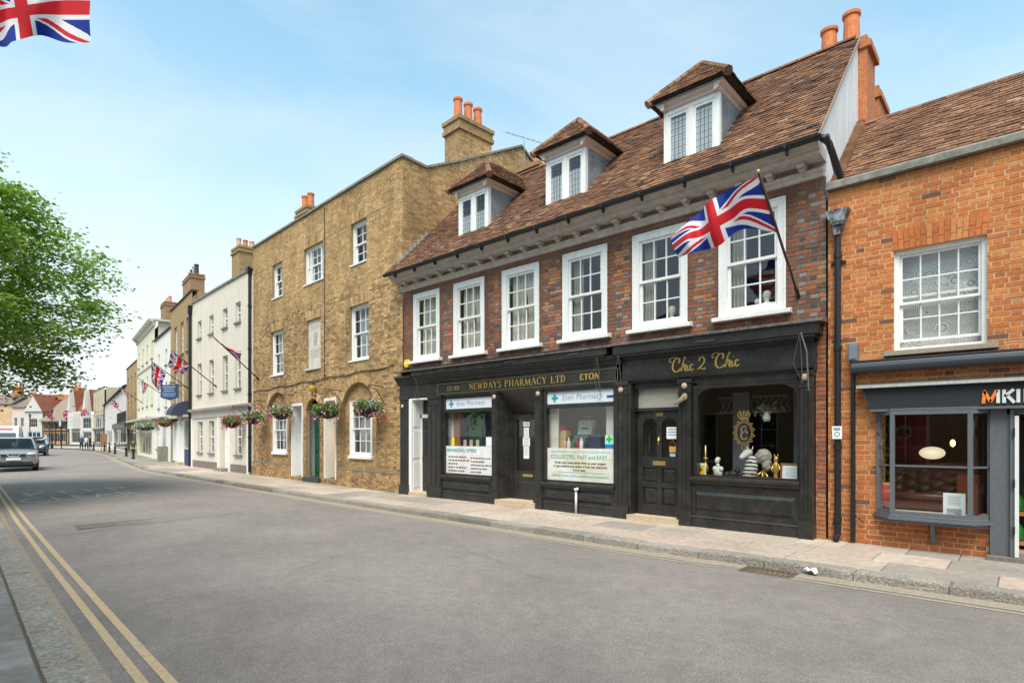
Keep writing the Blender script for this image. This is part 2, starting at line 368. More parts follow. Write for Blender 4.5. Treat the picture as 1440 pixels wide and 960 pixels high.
    for i,(s,e,h0,h1,pr,t,fu) in enumerate(cand):
        if i in (idx or ()):
            piece('brick',brick_piece(e-s,h1-h0,round(t*16)/16,mb),wo,W((s+e)/2,-pr,(h0+h1)/2))
        else:
            bricks.tone=t
            if side: bricks.box(y-.02,y+pr,s,e,h0,h1)
            else: bricks.box(s,e,y-pr,y+.02,h0,h1,nb=True)
    if bricks.f: bricks.build('brick',mb,wo,kind='stuff')
    return wo
def flat_arch(parent,x0,x1,z0,h,mb,y=0,splay=.12,n=None,proud=.012,name='arch_brick',bw=.075):
    n=n or int((x1-x0)/bw); o=MB()
    for i in range(n):
        o.tone=random.random()*.8+.15; a,b=x0+(x1-x0)*i/n+.004,x0+(x1-x0)*(i+1)/n-.004
        c=(x0+x1)/2; k=1+2*splay/(x1-x0)
        hs=[(z0+.004,z0+h*.5-.004),(z0+h*.5+.004,z0+h-.004)] if i%2 else [(z0+.004,z0+h*.33),(z0+h*.33+.008,z0+h-.004)]
        for za,zb in hs:
            ka=1+(k-1)*(za-z0)/h; kb=1+(k-1)*(zb-z0)/h
            o.prism([(c+(a-c)*ka,za),(c+(b-c)*ka,za),(c+(b-c)*kb,zb),(c+(a-c)*kb,zb)],y-proud,y+.02,'y')
    return o.build(name,mb,parent,kind='stuff')
def round_arch(parent,a,b,sp,mb,y=0,h=.23,proud=.014,n=None):
    r=(b-a)/2; c=(a+b)/2; n=n or int(math.pi*r/.078); o=MB()
    for i in range(n):
        o.tone=.3+random.random()*.69; t0,t1=math.pi*i/n+.004/r,math.pi*(i+1)/n-.004/r
        o.prism([(c+r*math.cos(t0),sp+r*math.sin(t0)),(c+(r+h)*math.cos(t0),sp+(r+h)*math.sin(t0)),(c+(r+h)*math.cos(t1),sp+(r+h)*math.sin(t1)),(c+r*math.cos(t1),sp+r*math.sin(t1))],y-proud,y+.02,'y')
    return o.build('arch_brick',mb,parent,kind='stuff')
_tile={}
def tile_piece(w,l,tone):
    k=(round(w,3),round(l,3),tone)
    if k not in _tile:
        o=OFF.copy(); frame((0,0,0)); b=MB(); b.tone=tone+.0001; b.box(-w/2,w/2,0,l,0,.022); _tile[k]=b.mesh('tile',TILE); frame(o)
    return _tile[k]
def tile_roof(parent,P0,U,V,LU,LV,tw=.165,gauge=.1,skip=None,single=0,near=None,name='roof',edge=None,base=True,tones=(0,1)):
    """tiles on a slope: P0 lower left corner, U along the eaves, V up the slope"""
    P0=Vector(P0);U=Vector(U).normalized();V=Vector(V).normalized();N=U.cross(V).normalized()
    b=MB()
    if base: b.quad(P0-N*.02,P0+U*LU-N*.02,P0+U*LU+V*LV-N*.02,P0+V*LV-N*.02)
    ro=b.build(name,TILE,parent) if base else parent
    c=[]
    for r in range(int(LV/gauge)):
        x=-(r%2)*tw/2; v=r*gauge
        while x<LU:
            a,e=max(x,0),min(x+tw-.006,LU); x+=tw
            lo,hi=(edge(v+gauge*.5) if edge else (0,LU)); a=max(a,lo); e=min(e,hi)
            if e-a<.03: continue
            if skip and skip((a+e)/2,v): continue
            c.append((a,e,v+random.uniform(-.006,.006),tones[0]+(tones[1]-tones[0])*min(.99,max(0,random.gauss(.52,.19))),random.uniform(-.012,.012),abs((e-a)-(tw-.006))<.002))
    idx=set()
    if single:
        pool=[i for i,q in enumerate(c) if q[5]]
        pool.sort(key=lambda i:(P0+U*c[i][0]+V*c[i][2]-Vector(near)).length)
        idx=set(pool[:single])
    tl=gauge*1.55; tilt=.012
    V2=(V*tl-N*(.022)).normalized(); N2=U.cross(V2)
    st=MB()
    for i,(a,e,v,t,rz,fu) in enumerate(c):
        o=P0+U*((a+e)/2)+V*v+N*(.018+.3*rz+random.random()*.01)
        if i in idx:
            q=piece('tile',tile_piece(tw-.006,tl,round(t*12)/12),ro,o)
            uu=(U+N2*rz*1.5).normalized(); nn=uu.cross(V2).normalized()
            q.rotation_euler=Matrix((uu,V2,nn)).transposed().to_euler()
        else:
            st.tone=min(.999,t+.0001); w2=(e-a)/2
            uu=(U+N2*rz*1.5)
            A,B=o-uu*w2,o+uu*w2; h=N2*.022
            vs=[A,B,B+V2*tl,A+V2*tl,A+h,B+h,B+V2*tl+h,A+V2*tl+h]
            st._add(vs,[(0,1,5,4),(4,5,6,7),(1,2,6,5),(3,0,4,7)])
    if st.f: st.build('tile',TILE,ro,kind='stuff')
    return ro
_pc={}
def pane_mesh(w,h,g):
    k=(round(w,3),round(h,3),g.name)
    if k not in _pc:
        o=OFF.copy(); frame((0,0,0)); b=MB(); b.quad((-w/2,0,-h/2),(w/2,0,-h/2),(w/2,0,h/2),(-w/2,0,h/2)); _pc[k]=b.mesh('pane',g); frame(o)
    return _pc[k]
def sash_window(parent,x0,x1,z0,z1,y,fr=.12,cols=3,rt=2,rb=2,bar=.022,m=None,g=None,sill=(.1,.1,.07),depth=.09,single_pane=False,proud=.02,split=.5,slide=0,stile=.045,sillm=None,bot=None):
    """outer frame x0..x1,z0..z1 on wall plane y; two sashes with glazing bars and panes; a projecting sill below"""
    m=m or M_white; g=g or G_old; f=MB(); bot=bot if bot is not None else fr*.8
    yo,yi=y-proud,y+depth
    f.box(x0,x0+fr,yo,yi,z0,z1); f.box(x1-fr,x1,yo,yi,z0,z1); f.box(x0+fr,x1-fr,yo,yi,z1-fr,z1); f.box(x0+fr,x1-fr,yo,yi,z0,z0+bot)
    f.box(x0-.012,x0+.02,yo-.012,yo,z0,z1); f.box(x1-.02,x1+.012,yo-.012,yo,z0,z1); f.box(x0-.012,x1+.012,yo-.012,yo,z1-.02,z1+.012)
    wo=f.build('window',m,parent,bevel=.004)
    if sill:
        s=MB(); s.prism([(y-sill[1],z0-sill[2]),(y+.02,z0-sill[2]),(y+.02,z0+.012),(y-.02,z0+.012),(y-sill[1],z0-.012)],x0-sill[0],x1+sill[0],'x'); s.build('sill',sillm or m,wo,bevel=.004)
    a,b,c,d=x0+fr,x1-fr,z0+bot,z1-fr
    mid=c+(d-c)*split
    def sash(nm,za,zb,yy,rows):
        s=MB(); t=.035; st=stile
        s.box(a,a+st,yy,yy+t,za,zb); s.box(b-st,b,yy,yy+t,za,zb); s.box(a+st,b-st,yy,yy+t,za,za+st); s.box(a+st,b-st,yy,yy+t,zb-st,zb)
        ia,ib,ic,id_=a+st,b-st,za+st,zb-st
        for i in range(1,cols): xx=ia+(ib-ia)*i/cols; s.box(xx-bar/2,xx+bar/2,yy+.004,yy+t-.004,ic,id_)
        for i in range(1,rows): zz=ic+(id_-ic)*i/rows; s.box(ia,ib,yy+.006,yy+t-.006,zz-bar/2,zz+bar/2)
        so_=s.build(nm,m,wo)
        if single_pane: piece('pane',pane_mesh(ib-ia,id_-ic,g),wo,((ia+ib)/2,yy+.018,(ic+id_)/2))
        else:
            cw,ch=(ib-ia)/cols,(id_-ic)/rows
            for i in range(cols):
                for k in range(rows):
                    piece('pane',pane_mesh(cw-bar,ch-bar,g),wo,(ia+cw*(i+.5),yy+.018,ic+ch*(k+.5)),(random.uniform(-.006,.006),0,random.uniform(-.006,.006)))
    sash('upper_sash',mid-.02,d,yo+.035,rt)
    sash('lower_sash',c+slide,mid+.02+slide,yo+.072,rb)
    return wo
def casement(parent,x0,x1,z0,z1,y,cols,rows,m=None,g=None,fr=.05,bar=.02,name='window',sub=True,yd=.06):
    m=m or M_white; g=g or G_old; f=MB()
    f.box(x0,x0+fr,y,y+yd,z0,z1); f.box(x1-fr,x1,y,y+yd,z0,z1); f.box(x0+fr,x1-fr,y,y+yd,z1-fr,z1); f.box(x0+fr,x1-fr,y,y+yd,z0,z0+fr)
    a,b,c,d=x0+fr,x1-fr,z0+fr,z1-fr
    for i in range(1,cols): xx=a+(b-a)*i/cols; f.box(xx-bar/2,xx+bar/2,y+.01,y+yd-.01,c,d)
    for i in range(1,rows): zz=c+(d-c)*i/rows; f.box(a,b,y+.012,y+yd-.012,zz-bar/2,zz+bar/2)
    wo=f.build(name,m,parent); cw,ch=(b-a)/cols,(d-c)/rows
    if sub:
        for i in range(cols):
            for k in range(rows): piece('pane',pane_mesh(cw-bar,ch-bar,g),wo,(a+cw*(i+.5),y+yd/2,c+ch*(k+.5)))
    else: piece('pane',pane_mesh(b-a,d-c,g),wo,((a+b)/2,y+yd/2,(c+d)/2))
    return wo
def pot(parent,c,h=.7,r=.13,m=None,n=14,name='chimney_pot'):
    b=MB(); b.lathe([(r*1.08,0),(r*1.08,.06),(r,.08),(r*.88,h*.86),(r*1.06,h*.88),(r*1.08,h*.97),(r*.9,h),(r*.72,h),(r*.7,h*.7)],c,n); return b.build(name,m or M_terra,parent,smooth=False)
def moulded(b,x0,x1,y,prof,ret=0):
    """a moulding along x: prof list of (out,z) from bottom to top"""
    poly=[(y-o,z) for o,z in prof]+[(y+.05,prof[-1][1]),(y+.05,prof[0][1])]
    b.prism(poly,x0,x1,'x')
def panel(b,x0,x1,z0,z1,y,w=.03,d=.018):
    """raised and fielded panel standing in front of y"""
    b._add([(x0,y,z0),(x1,y,z0),(x1,y,z1),(x0,y,z1),(x0+w,y-d,z0+w),(x1-w,y-d,z0+w),(x1-w,y-d,z1-w),(x0+w,y-d,z1-w)],[(0,1,5,4),(1,2,6,5),(2,3,7,6),(3,0,4,7),(4,5,6,7)])
def curtain(label,x0,x1,z0,z1,y,m,folds=7,amp=.035,taper=None,name='curtain',cat='curtain',group=None):
    b=MB()
    def fn(u,v):
        k=1 if not taper else (1-taper*math.sin(math.pi*min(1,max(0,1-v))*.9))
        xx=x0+(x1-x0)*u*k
        return (xx,y+amp*math.sin(u*folds*2*math.pi+v*.8)+amp*.4*math.sin(u*23),z0+(z1-z0)*v)
    o=OFF.copy(); frame((x0,y,z0)); b.grid(fn,folds*8,6); q=b.build(name,m,None,smooth=True); q.location=(x0,y,z0); frame(o)
    return tag(q,label,cat,group)
M_curt=mat('cream_curtain',(.76,.71,.63),.9,trans=.25); M_curtg=mat('sage_curtain',(.4,.39,.31),.9,trans=.2); M_net=mat('grey_lace',(.42,.43,.43),.9,trans=.3)
# stroke lettering with serifs
_GL={'N':(.86,[((.12,0),(.12,1),'t'),((.12,1),(.74,0),'T'),((.74,0),(.74,1),'t')],[(.12,0),(.1,1),(.74,1)]),
'E':(.66,[((.15,0),(.15,1),'T'),((.15,.96),(.58,.96),'t'),((.15,.52),(.48,.52),'t'),((.15,.04),(.6,.04),'t'),((.57,.78),(.57,.98),'t'),((.6,.02),(.6,.24),'t')],[(.15,0),(.15,1)]),
'W':(1.1,[((.08,1),(.34,0),'T'),((.34,0),(.56,1),'t'),((.52,1),(.78,0),'T'),((.78,0),(1.0,1),'t')],[(.08,1),(.52,1),(1.0,1)]),
'D':(.82,[((.15,0),(.15,1),'T'),('arc',(.15,.5),.5,.46,-90,90)],[(.12,0),(.12,1)]),
'A':(.84,[((.08,0),(.42,1),'t'),((.42,1),(.76,0),'T'),((.2,.36),(.62,.36),'t')],[(.08,0),(.76,0)]),
'Y':(.78,[((.06,1),(.38,.45),'T'),((.38,.45),(.7,1),'t'),((.38,0),(.38,.47),'T')],[(.06,1),(.7,1),(.38,0)]),
'S':(.62,[('arc',(.32,.74),.2,.22,20,270),('arc',(.32,.27),.23,.24,-160,90),((.52,.72),(.52,.96),'t'),((.1,.04),(.1,.28),'t')],[]),
'P':(.7,[((.15,0),(.15,1),'T'),('arc',(.15,.73),.42,.24,-90,90)],[(.15,0),(.12,1)]),
'H':(.86,[((.15,0),(.15,1),'T'),((.71,0),(.71,1),'T'),((.15,.5),(.71,.5),'t')],[(.15,0),(.15,1),(.71,0),(.71,1)]),
'R':(.78,[((.15,0),(.15,1),'T'),('arc',(.15,.74),.4,.23,-90,90),((.35,.5),(.72,0),'T')],[(.15,0),(.12,1),(.72,0)]),
'M':(1.0,[((.1,0),(.14,1),'t'),((.14,1),(.5,.05),'T'),((.5,.05),(.84,1),'t'),((.84,1),(.88,0),'T')],[(.1,0),(.12,1),(.88,0),(.86,1)]),
'C':(.76,[('arc',(.42,.5),.34,.47,45,315),((.66,.7),(.66,.97),'t')],[]),
'L':(.64,[((.15,0),(.15,1),'T'),((.15,.04),(.58,.04),'t'),((.58,.02),(.58,.26),'t')],[(.15,0),(.15,1)]),
'T':(.7,[((.35,0),(.35,1),'T'),((.05,.96),(.65,.96),'t'),((.06,.76),(.06,.98),'t'),((.64,.76),(.64,.98),'t')],[(.35,0)]),
'O':(.86,[('arc',(.43,.5),.35,.47,0,360)],[]),
'1':(.4,[((.2,0),(.2,1),'T')],[(.2,0),(.14,.98)]),'8':(.6,[('arc',(.3,.74),.18,.22,0,360),('arc',(.3,.27),.22,.24,0,360)],[]),
'2':(.6,[('arc',(.3,.74),.2,.22,-20,180),((.46,.62),(.1,.05),'T'),((.1,.04),(.52,.04),'t')],[]),'6':(.6,[('arc',(.3,.3),.2,.27,0,360),('arc',(.42,.45),.32,.5,110,190)],[]),
' ':(.4,[],[])}
def serif_text(b,txt,x,z,h,y,wide=1.0,d=.004,thick=.13,thin=.055):
    """draws capitals with their baseline at (x,z) into b, facing -y; returns end x"""
    for ch in txt:
        w_,st,sf=_GL[ch]; X=lambda p:(x+p[0]*h*.8*wide,z+p[1]*h)
        def bar(p,q,wd):
            p,q=Vector(X(p)),Vector(X(q)); t=(q-p)
            if t.length<1e-6: return
            n=Vector((-t.y,t.x)).normalized()*wd*h/2
            b.prism([tuple(p-n),tuple(q-n),tuple(q+n),tuple(p+n)],y-d,y,'y')
        for s in st:
            if s[0]=='arc':
                _,c,rx,rz,a0,a1=s; k=14
                for i in range(k):
                    t0,t1=R(a0+(a1-a0)*i/k),R(a0+(a1-a0)*(i+1)/k); wd=thin+(thick-thin)*abs(math.cos((t0+t1)/2))
                    bar((c[0]+rx*math.cos(t0),c[1]+rz*math.sin(t0)),(c[0]+rx*math.cos(t1),c[1]+rz*math.sin(t1)),wd)
            else: bar(s[0],s[1],thick if s[2]=='T' else thin)
        for p in sf: bar((p[0]-.12,p[1]+(.02 if p[1]<.5 else -.02)),(p[0]+.12,p[1]+(.02 if p[1]<.5 else -.02)),thin)
        x+=w_*h*.8*wide+.09*h
    return x
def ribbon(b,pts,wf,y,d=.003,n=8):
    """pen stroke through pts (Catmull-Rom), width function wf(t), facing -y"""
    P=[Vector(p) for p in pts]; P=[P[0]*2-P[1]]+P+[P[-1]*2-P[-2]]; out=[]
    for i in range(1,len(P)-2):
        for k in range(n):
            t=k/n; a,b_,c,e=P[i-1],P[i],P[i+1],P[i+2]
            out.append(.5*((2*b_)+(c-a)*t+(2*a-5*b_+4*c-e)*t*t+(3*b_-a-3*c+e)*t**3))
    out.append(P[-2]); m=len(out)
    L=[];Rr=[]
    for i,p in enumerate(out):
        t=(out[min(i+1,m-1)]-out[max(i-1,0)]); nn=Vector((-t.y,t.x)).normalized() if t.length>0 else Vector((1,0))
        # broad-nib pen: thicker on down strokes
        wd=wf*(.35+.65*abs(t.normalized().y)) if t.length>0 else wf
        L.append(p+nn*wd/2);Rr.append(p-nn*wd/2)
    vs=[(p.x,y-d,p.y) for p in L]+[(p.x,y-d,p.y) for p in Rr]
    b._add(vs,[(i,i+1,m+i+1,m+i) for i in range(m-1)])
# union flag
def uj(u,v):
    x,y=(u-.5)*60,(v-.5)*30
    if abs(x)<3 or abs(y)<3: return 0
    if abs(x)<5 or abs(y)<5: return 2
    d1,d2=(x-2*y)/2.236,(x+2*y)/2.236
    s=1 if x>0 else -1
    if 0<d1*s<2 : return 0
    if -2<d2*s<0: return 0
    if abs(d1)<3 or abs(d2)<3: return 2
    return 1
def spl(P,t):
    n=len(P)-1; k=min(int(t*n),n-1); f=t*n-k; g=lambda i:P[max(0,min(n,i))]
    a,b,c,e=g(k-1),g(k),g(k+1),g(k+2)
    return .5*((2*b)+(c-a)*f+(2*a-5*b+4*c-e)*f*f+(3*b-a-3*c+e)*f**3)
def flag(label,base,tip,rows,nu=60,nv=30,pole_r=.018,mp=None,finial=True,group='union flags along the street'):
    """rows: list (hoist to fly) of columns, each a list of points from top to bottom"""
    base=Vector(base);tip=Vector(tip)
    t=thing('flag',label,'flag',base,0,group); frame(base)
    b=MB(); b.tube([base,base.lerp(tip,.5),tip],pole_r,10); b.build('pole',mp or M_pole,t,smooth=True)
    if finial: b=MB(); b.ell(tip+(tip-base).normalized()*.02,(.028,.028,.028),8,6); b.build('finial',M_brass,t,smooth=True)
    b=MB(); b.tube([base-(tip-base).normalized()*.06,base+(tip-base).normalized()*.14],pole_r*1.7,8); b.build('bracket',M_blackm,t)
    cols=[[Vector(p) for p in r] for r in rows]
    def fn(u,v):
        return spl([spl(c,1-v) for c in cols],u)
    b=MB(); b.grid(fn,nu,nv,uj); b.build('cloth',[FL_R,FL_B,FL_W],t,smooth=True); frame((0,0,0))
    return t
M_pole=mat('dark_pole',(.07,.025,.018),.4,spec=.5)
# ------------------------------------------------------------------ the ground, road, pavements
def lerpx(P,X):
    P=sorted(P)
    if X<=P[0][0]: a,b=P[0],P[1]
    elif X>=P[-1][0]: a,b=P[-2],P[-1]
    else:
        for i in range(len(P)-1):
            if P[i][0]<=X<=P[i+1][0]: a,b=P[i],P[i+1]; break
    return a[1]+(b[1]-a[1])*(X-a[0])/(b[0]-a[0])
KERB=[(14,7.9),(4,7.72),(-2,7.64),(-4.3,7.58),(-12,7.7),(-19.3,7.95),(-32,8.6),(-45,10.7),(-60,13.3),(-79,15.9)]
WALL=[(14,9.7),(-2.3,9.7),(-12.95,9.72),(-23.9,10.3),(-32.3,10.9),(-40,12.1),(-46,13.0),(-57,14.7),(-65,15.9),(-79,18)]
NEAR=[(14,.55),(0,.72),(-4.8,.95),(-10.5,1.26),(-15,1.52),(-24,2.1),(-38,3.0),(-60,4.7),(-79,6.6),(-100,6.0),(-140,-2)]
kerb=lambda X:lerpx(KERB,X); wallY=lambda X:lerpx(WALL,X); near=lambda X:lerpx(NEAR,X)
b=MB(); b.quad((-1500,-1500,-.13),(1500,-1500,-.13),(1500,1500,-.13),(-1500,1500,-.13)); struct(b.build('ground',M_ground))
# road: fine worn tarmac with patches
def road_mat():
    m=mat('road_tarmac',(.17,.158,.145),.93,spec=.22); t=m.node_tree; L=t.links; N=t.nodes.new; bs=t.nodes['Principled BSDF']
    g=N('ShaderNodeNewGeometry'); P=g.outputs['Position']
    def noise(sc,det=4,ro=.6):
        n=N('ShaderNodeTexNoise'); n.inputs['Scale'].default_value=sc; n.inputs['Detail'].default_value=det; n.inputs['Roughness'].default_value=ro; L.new(P,n.inputs['Vector']); return n.outputs['Fac']
    def rng(x,a,b,c,d):
        r=N('ShaderNodeMapRange'); r.inputs[1].default_value=a; r.inputs[2].default_value=b; r.inputs[3].default_value=c; r.inputs[4].default_value=d; L.new(x,r.inputs[0]); return r.outputs[0]
    def mul(a,b):
        k=N('ShaderNodeMath'); k.operation='MULTIPLY'; L.new(a,k.inputs[0]); L.new(b,k.inputs[1]); return k.outputs[0]
    fine=rng(noise(70,4,.85),.32,.68,.7,1.3); mid=rng(noise(7,8,.7),.3,.7,.86,1.14); big=rng(noise(.45,6,.6),.35,.65,.86,1.1)
    v=N('ShaderNodeTexVoronoi'); v.inputs['Scale'].default_value=75; L.new(P,v.inputs['Vector'])
    sp=rng(v.outputs['Distance'],0,.5,1.4,.85)
    k=mul(mul(fine,mid),mul(big,sp))
    mx=N('ShaderNodeMix'); mx.data_type='RGBA'; mx.blend_type='MULTIPLY'; mx.inputs['Factor'].default_value=1; mx.inputs['A'].default_value=(.255,.222,.203,1); L.new(k,mx.inputs['B']); L.new(mx.outputs['Result'],bs.inputs['Base Color'])
    bp=N('ShaderNodeBump'); bp.inputs['Strength'].default_value=.6; bp.inputs['Distance'].default_value=.012; L.new(noise(150,3,.8),bp.inputs['Height']); L.new(bp.outputs[0],bs.inputs['Normal'])
    return m
xs=[14,8,4,2,0,-2,-4.3,-8,-12,-16,-19.3,-24,-28,-32,-36,-40,-45,-50,-55,-60,-66,-72,-79]
b=MB()
for i in range(len(xs)-1):
    A,B=xs[i],xs[i+1]; n=6
    for k in range(n):
        f=lambda X,t:(X,near(X)+(kerb(X)-near(X))*t,-.1+.05*math.sin(math.pi*t)-.0)
        b.quad(f(A,k/n),f(B,k/n),f(B,(k+1)/n),f(A,(k+1)/n))
for q in (((-79,6.6),(-79,15.9),(-92,16.6),(-100,6.0)),((-100,6.0),(-92,16.6),(-108,13.5),(-118,4.5)),((-118,4.5),(-108,13.5),(-140,-2),(-150,-10))):
    b.quad(*[(x,y,-.1) for x,y in q])
road=struct(b.build('road',road_mat(),smooth=True))
def road_z(X,Y): t=(Y-near(X))/(kerb(X)-near(X)); return -.1+.05*math.sin(math.pi*max(0,min(1,t)))
def strip(b,line,off,wd,x0,x1,st,dz=.004,gap=None):
    X=x0
    while X>x1:
        Xn=max(x1,X-st)
        if not(gap and gap(X)):
            v=[]
            for (x,o) in ((X,off),(Xn,off),(Xn,off+wd),(X,off+wd)):
                y=line(x)+o; v.append((x,y,road_z(x,y)+dz))
            b.quad(*v)
        X=Xn
def lbl(o,s): o['label']=s; return o
for off in (.22,.36):
    b=MB(); strip(b,near,off,.065,2,-45,.5); b.build('yellow_line',M_yline,road)
M_yfar=mat('faded_yellow_road_paint',(.38,.31,.21),.9,var=.3,scale=20,col2=(.28,.24,.19))
for off in (-.3,-.44):
    b=MB(); strip(b,kerb,off,.06,6,-78,.5,gap=lambda X:-2.75<X<-2.05); b.build('yellow_line',M_yfar,road)
# sandy grit swept against both kerbs
M_grit=mat('gutter_grit',(.33,.27,.205),.95,var=.3,scale=14,col2=(.25,.215,.18),bump=.4,bscale=90)
for ln,o0,wd in ((kerb,-.24,.26),(near,-.01,.12)):
    b=MB(); strip(b,ln,o0,wd,6,-70 if ln is kerb else -30,.5,dz=.002,gap=lambda X:False); b.build('gutter_grit',M_grit,road)
# KEEP CLEAR, worn, reading towards the camera
for txt,X,y0,y1 in (('CLEAR',-19.35,2.35,5.0),('KEEP',-21.3,2.7,5.2)):
    me=textmesh(txt,1.0,0); wx=max(v.co.x for v in me.vertices)-min(v.co.x for v in me.vertices); cx=(max(v.co.x for v in me.vertices)+min(v.co.x for v in me.vertices))/2
    zs=[v.co.y for v in me.vertices]; hz=max(zs)-min(zs); cz=(max(zs)+min(zs))/2
    for v in me.vertices:
        yy=(y0+y1)/2+(v.co.x-cx)/wx*(y1-y0); xx=X-(v.co.y-cz)/hz*1.35
        v.co=(xx,yy,road_z(xx,yy)+.004)
    me.materials.clear(); me.materials.append(M_wline); o=bpy.data.objects.new('road_lettering',me); C.objects.link(o); o.parent=road
b=MB()
for i in range(12): y=2.2+i*.3; b.quad((-18.15-.02*i,y,road_z(-18,y)+.004),(-18.15-.02*(i+1),y+.3,road_z(-18,y+.3)+.004),(-18.25-.02*(i+1),y+.3,road_z(-18,y+.3)+.004),(-18.25-.02*i,y,road_z(-18,y)+.004))
b.build('white_line',M_wline,road)
# a darker resurfaced trench and a patch of different tarmac
M_patch=mat('dark_tarmac_patch',(.225,.197,.18),.93,var=.35,scale=25,bump=.5,bscale=140)
b=MB()
for i in range(8): y=1.9+i*.42; b.quad((-12.2-.05*i,y,road_z(-12,y)+.003),(-12.2-.05*(i+1),y+.42,road_z(-12,y+.42)+.003),(-12.75-.05*(i+1),y+.42,road_z(-12.5,y+.42)+.003),(-12.75-.05*i,y,road_z(-12.5,y)+.003))
b.build('tarmac_patch',M_patch,road)
# hairline cracks and a sealed seam in the tarmac
rc=random.Random(21); M_crack=mat('crack',(.15,.132,.12),.95)
for (x,y,dx,dy,n) in ((-3.6,5.2,-.32,.05,14),(-6.5,3.2,-.1,.22,13),(-9.5,6.2,-.4,-.03,16),(-14.5,5.0,-.4,.08,12)):
    b=MB(); P=[]
    for i in range(n): P.append((x,y)); x+=dx*rc.uniform(.6,1.3)+rc.gauss(0,.05); y+=dy*rc.uniform(.6,1.3)+rc.gauss(0,.06)
    for p,q in zip(P[:-1],P[1:]):
        w_=rc.uniform(.0012,.0035); d=Vector((q[0]-p[0],q[1]-p[1])); nn=Vector((-d.y,d.x)).normalized()*w_
        b.quad(*[(a[0]+s*nn.x,a[1]+s*nn.y,road_z(a[0],a[1])+.0035) for a,s in ((p,-1),(q,-1),(q,1),(p,1))])
    b.build('crack',M_crack,road)
# pavements: bed + single stones
def stone(name,me_mat,parent,q,z0,z1,tone,ch=.008):
    c=Vector((sum(p[0] for p in q)/4,sum(p[1] for p in q)/4,0)); b=MB(); b.tone=tone
    o=OFF.copy(); frame(c)
    ins=[(p[0]+(c.x-p[0])*ch/.4,p[1]+(c.y-p[1])*ch/.4) for p in q]
    b._add([(p[0],p[1],z0) for p in q]+[(p[0],p[1],z1-ch) for p in q]+[(p[0],p[1],z1) for p in ins],[(0,1,5,4),(1,2,6,5),(2,3,7,6),(3,0,4,7),(4,5,9,8),(5,6,10,9),(6,7,11,10),(7,4,8,11),(8,9,10,11)])
    m=b.mesh(name,me_mat); s=bpy.data.objects.new(name,m); C.objects.link(s); s.parent=parent; s.location=c; frame(o); return s
M_joint=mat('sandy_joint',(.2,.165,.13),.95,var=.3,scale=20)
rs=random.Random(3)
b=MB()
px_=[14,6,2,-2.3,-8,-12.95,-18,-23.9,-28,-32.3,-36,-40,-45,-52,-58,-65,-79]
for A,B in zip(px_[:-1],px_[1:]): b.quad((A,kerb(A)+.02,-.02),(B,kerb(B)+.02,-.02),(B,wallY(B)+.6,-.02),(A,wallY(A)+.6,-.02)); b.quad((A,kerb(A)+.02,-.12),(B,kerb(B)+.02,-.12),(B,kerb(B)+.02,-.02),(A,kerb(A)+.02,-.02))
pav=struct(b.build('pavement',M_joint))
X=4.2
while X>-60:
    L=rs.uniform(.85,1.15) if X>-34 else 2.2; Xn=X-L
    g=.006
    stone('kerbstone',M_kerb,pav,[(Xn+g,kerb(Xn)),(X-g,kerb(X)),(X-g,kerb(X)+.26),(Xn+g,kerb(Xn)+.26)],-.13,.006+rs.uniform(-.006,.006),rs.random()*.9+.05,.02)
    X=Xn
for r_ in range(3):
    X=4.2-.37*r_
    while X>-36:
        L=rs.uniform(.55,1.15)+(0 if X>-16 else .8); Xn=X-L; g=.005
        def yy(x,k): a=kerb(x)+.27; return a+(wallY(x)+.25-a)*k/3
        t=rs.random()
        if r_<3 and -1.05<(X+Xn)/2<0.0: t=.06+.08*rs.random()     # the greyer replacement slabs by the bow window
        elif (X+Xn)/2>0: t=.75
        stone('flagstone',M_stone,pav,[(Xn+g,yy(Xn,r_)+g),(X-g,yy(X,r_)+g),(X-g,yy(X,r_+1)-g),(Xn+g,yy(Xn,r_+1)-g)],-.05,.0+rs.uniform(-.003,.003),min(.98,max(.02,t)))
        X=Xn
b=MB()
for A,B in ((-36,-45),(-45,-60),(-60,-79)): b.quad((A,kerb(A)+.27,.0),(B,kerb(B)+.27,.0),(B,wallY(B)+.5,.0),(A,wallY(A)+.5,.0))
b.tone=.45; b.build('paving',M_stone,pav,kind='stuff')
b=MB(); b.quad((-79,15.9,.0),(-79,22,.0),(-100,24,.0),(-92,16.6,.0)); b.quad((-92,16.6,0),(-100,24,0),(-122,16,0),(-108,13.5,0)); b.build('paving',mat('far_paving',(.4,.34,.28),.9,var=.1,scale=1),pav,kind='stuff')
# near pavement
b=MB()
for A,B in ((14,6),(6,0),(0,-5),(-5,-10.5),(-10.5,-15),(-15,-24),(-24,-38),(-38,-60),(-60,-100)): b.quad((A,near(A)-4,-.05),(B,near(B)-(4 if B>-50 else 9),-.05),(B,near(B)-.02,-.05),(A,near(A)-.02,-.05))
npv=struct(b.build('near_pavement',M_joint))
X=3.0; q=0
while X>-30:
    L=rs.uniform(.75,1.05); Xn=X-L; g=.006; q+=1
    stone('kerbstone',M_kerb,npv,[(Xn+g,near(Xn)-.24),(X-g,near(X)-.24),(X-g,near(X)),(Xn+g,near(Xn))],-.13,-.012+rs.uniform(-.004,.004),.6+rs.random()*.39,.02)
    X=Xn
for r_ in range(4):
    X=2.5-.4*r_
    while X>-26:
        L=rs.uniform(.6,.95); Xn=X-L; g=.005; w0=.25+.52*r_
        stone('flagstone',M_slate,npv,[(Xn+g,near(Xn)-w0-.52+g),(X-g,near(X)-w0-.52+g),(X-g,near(X)-w0-g),(Xn+g,near(Xn)-w0-g)],-.09,-.012+rs.uniform(-.004,.003)-.01,rs.random()*.98+.01)
        X=Xn
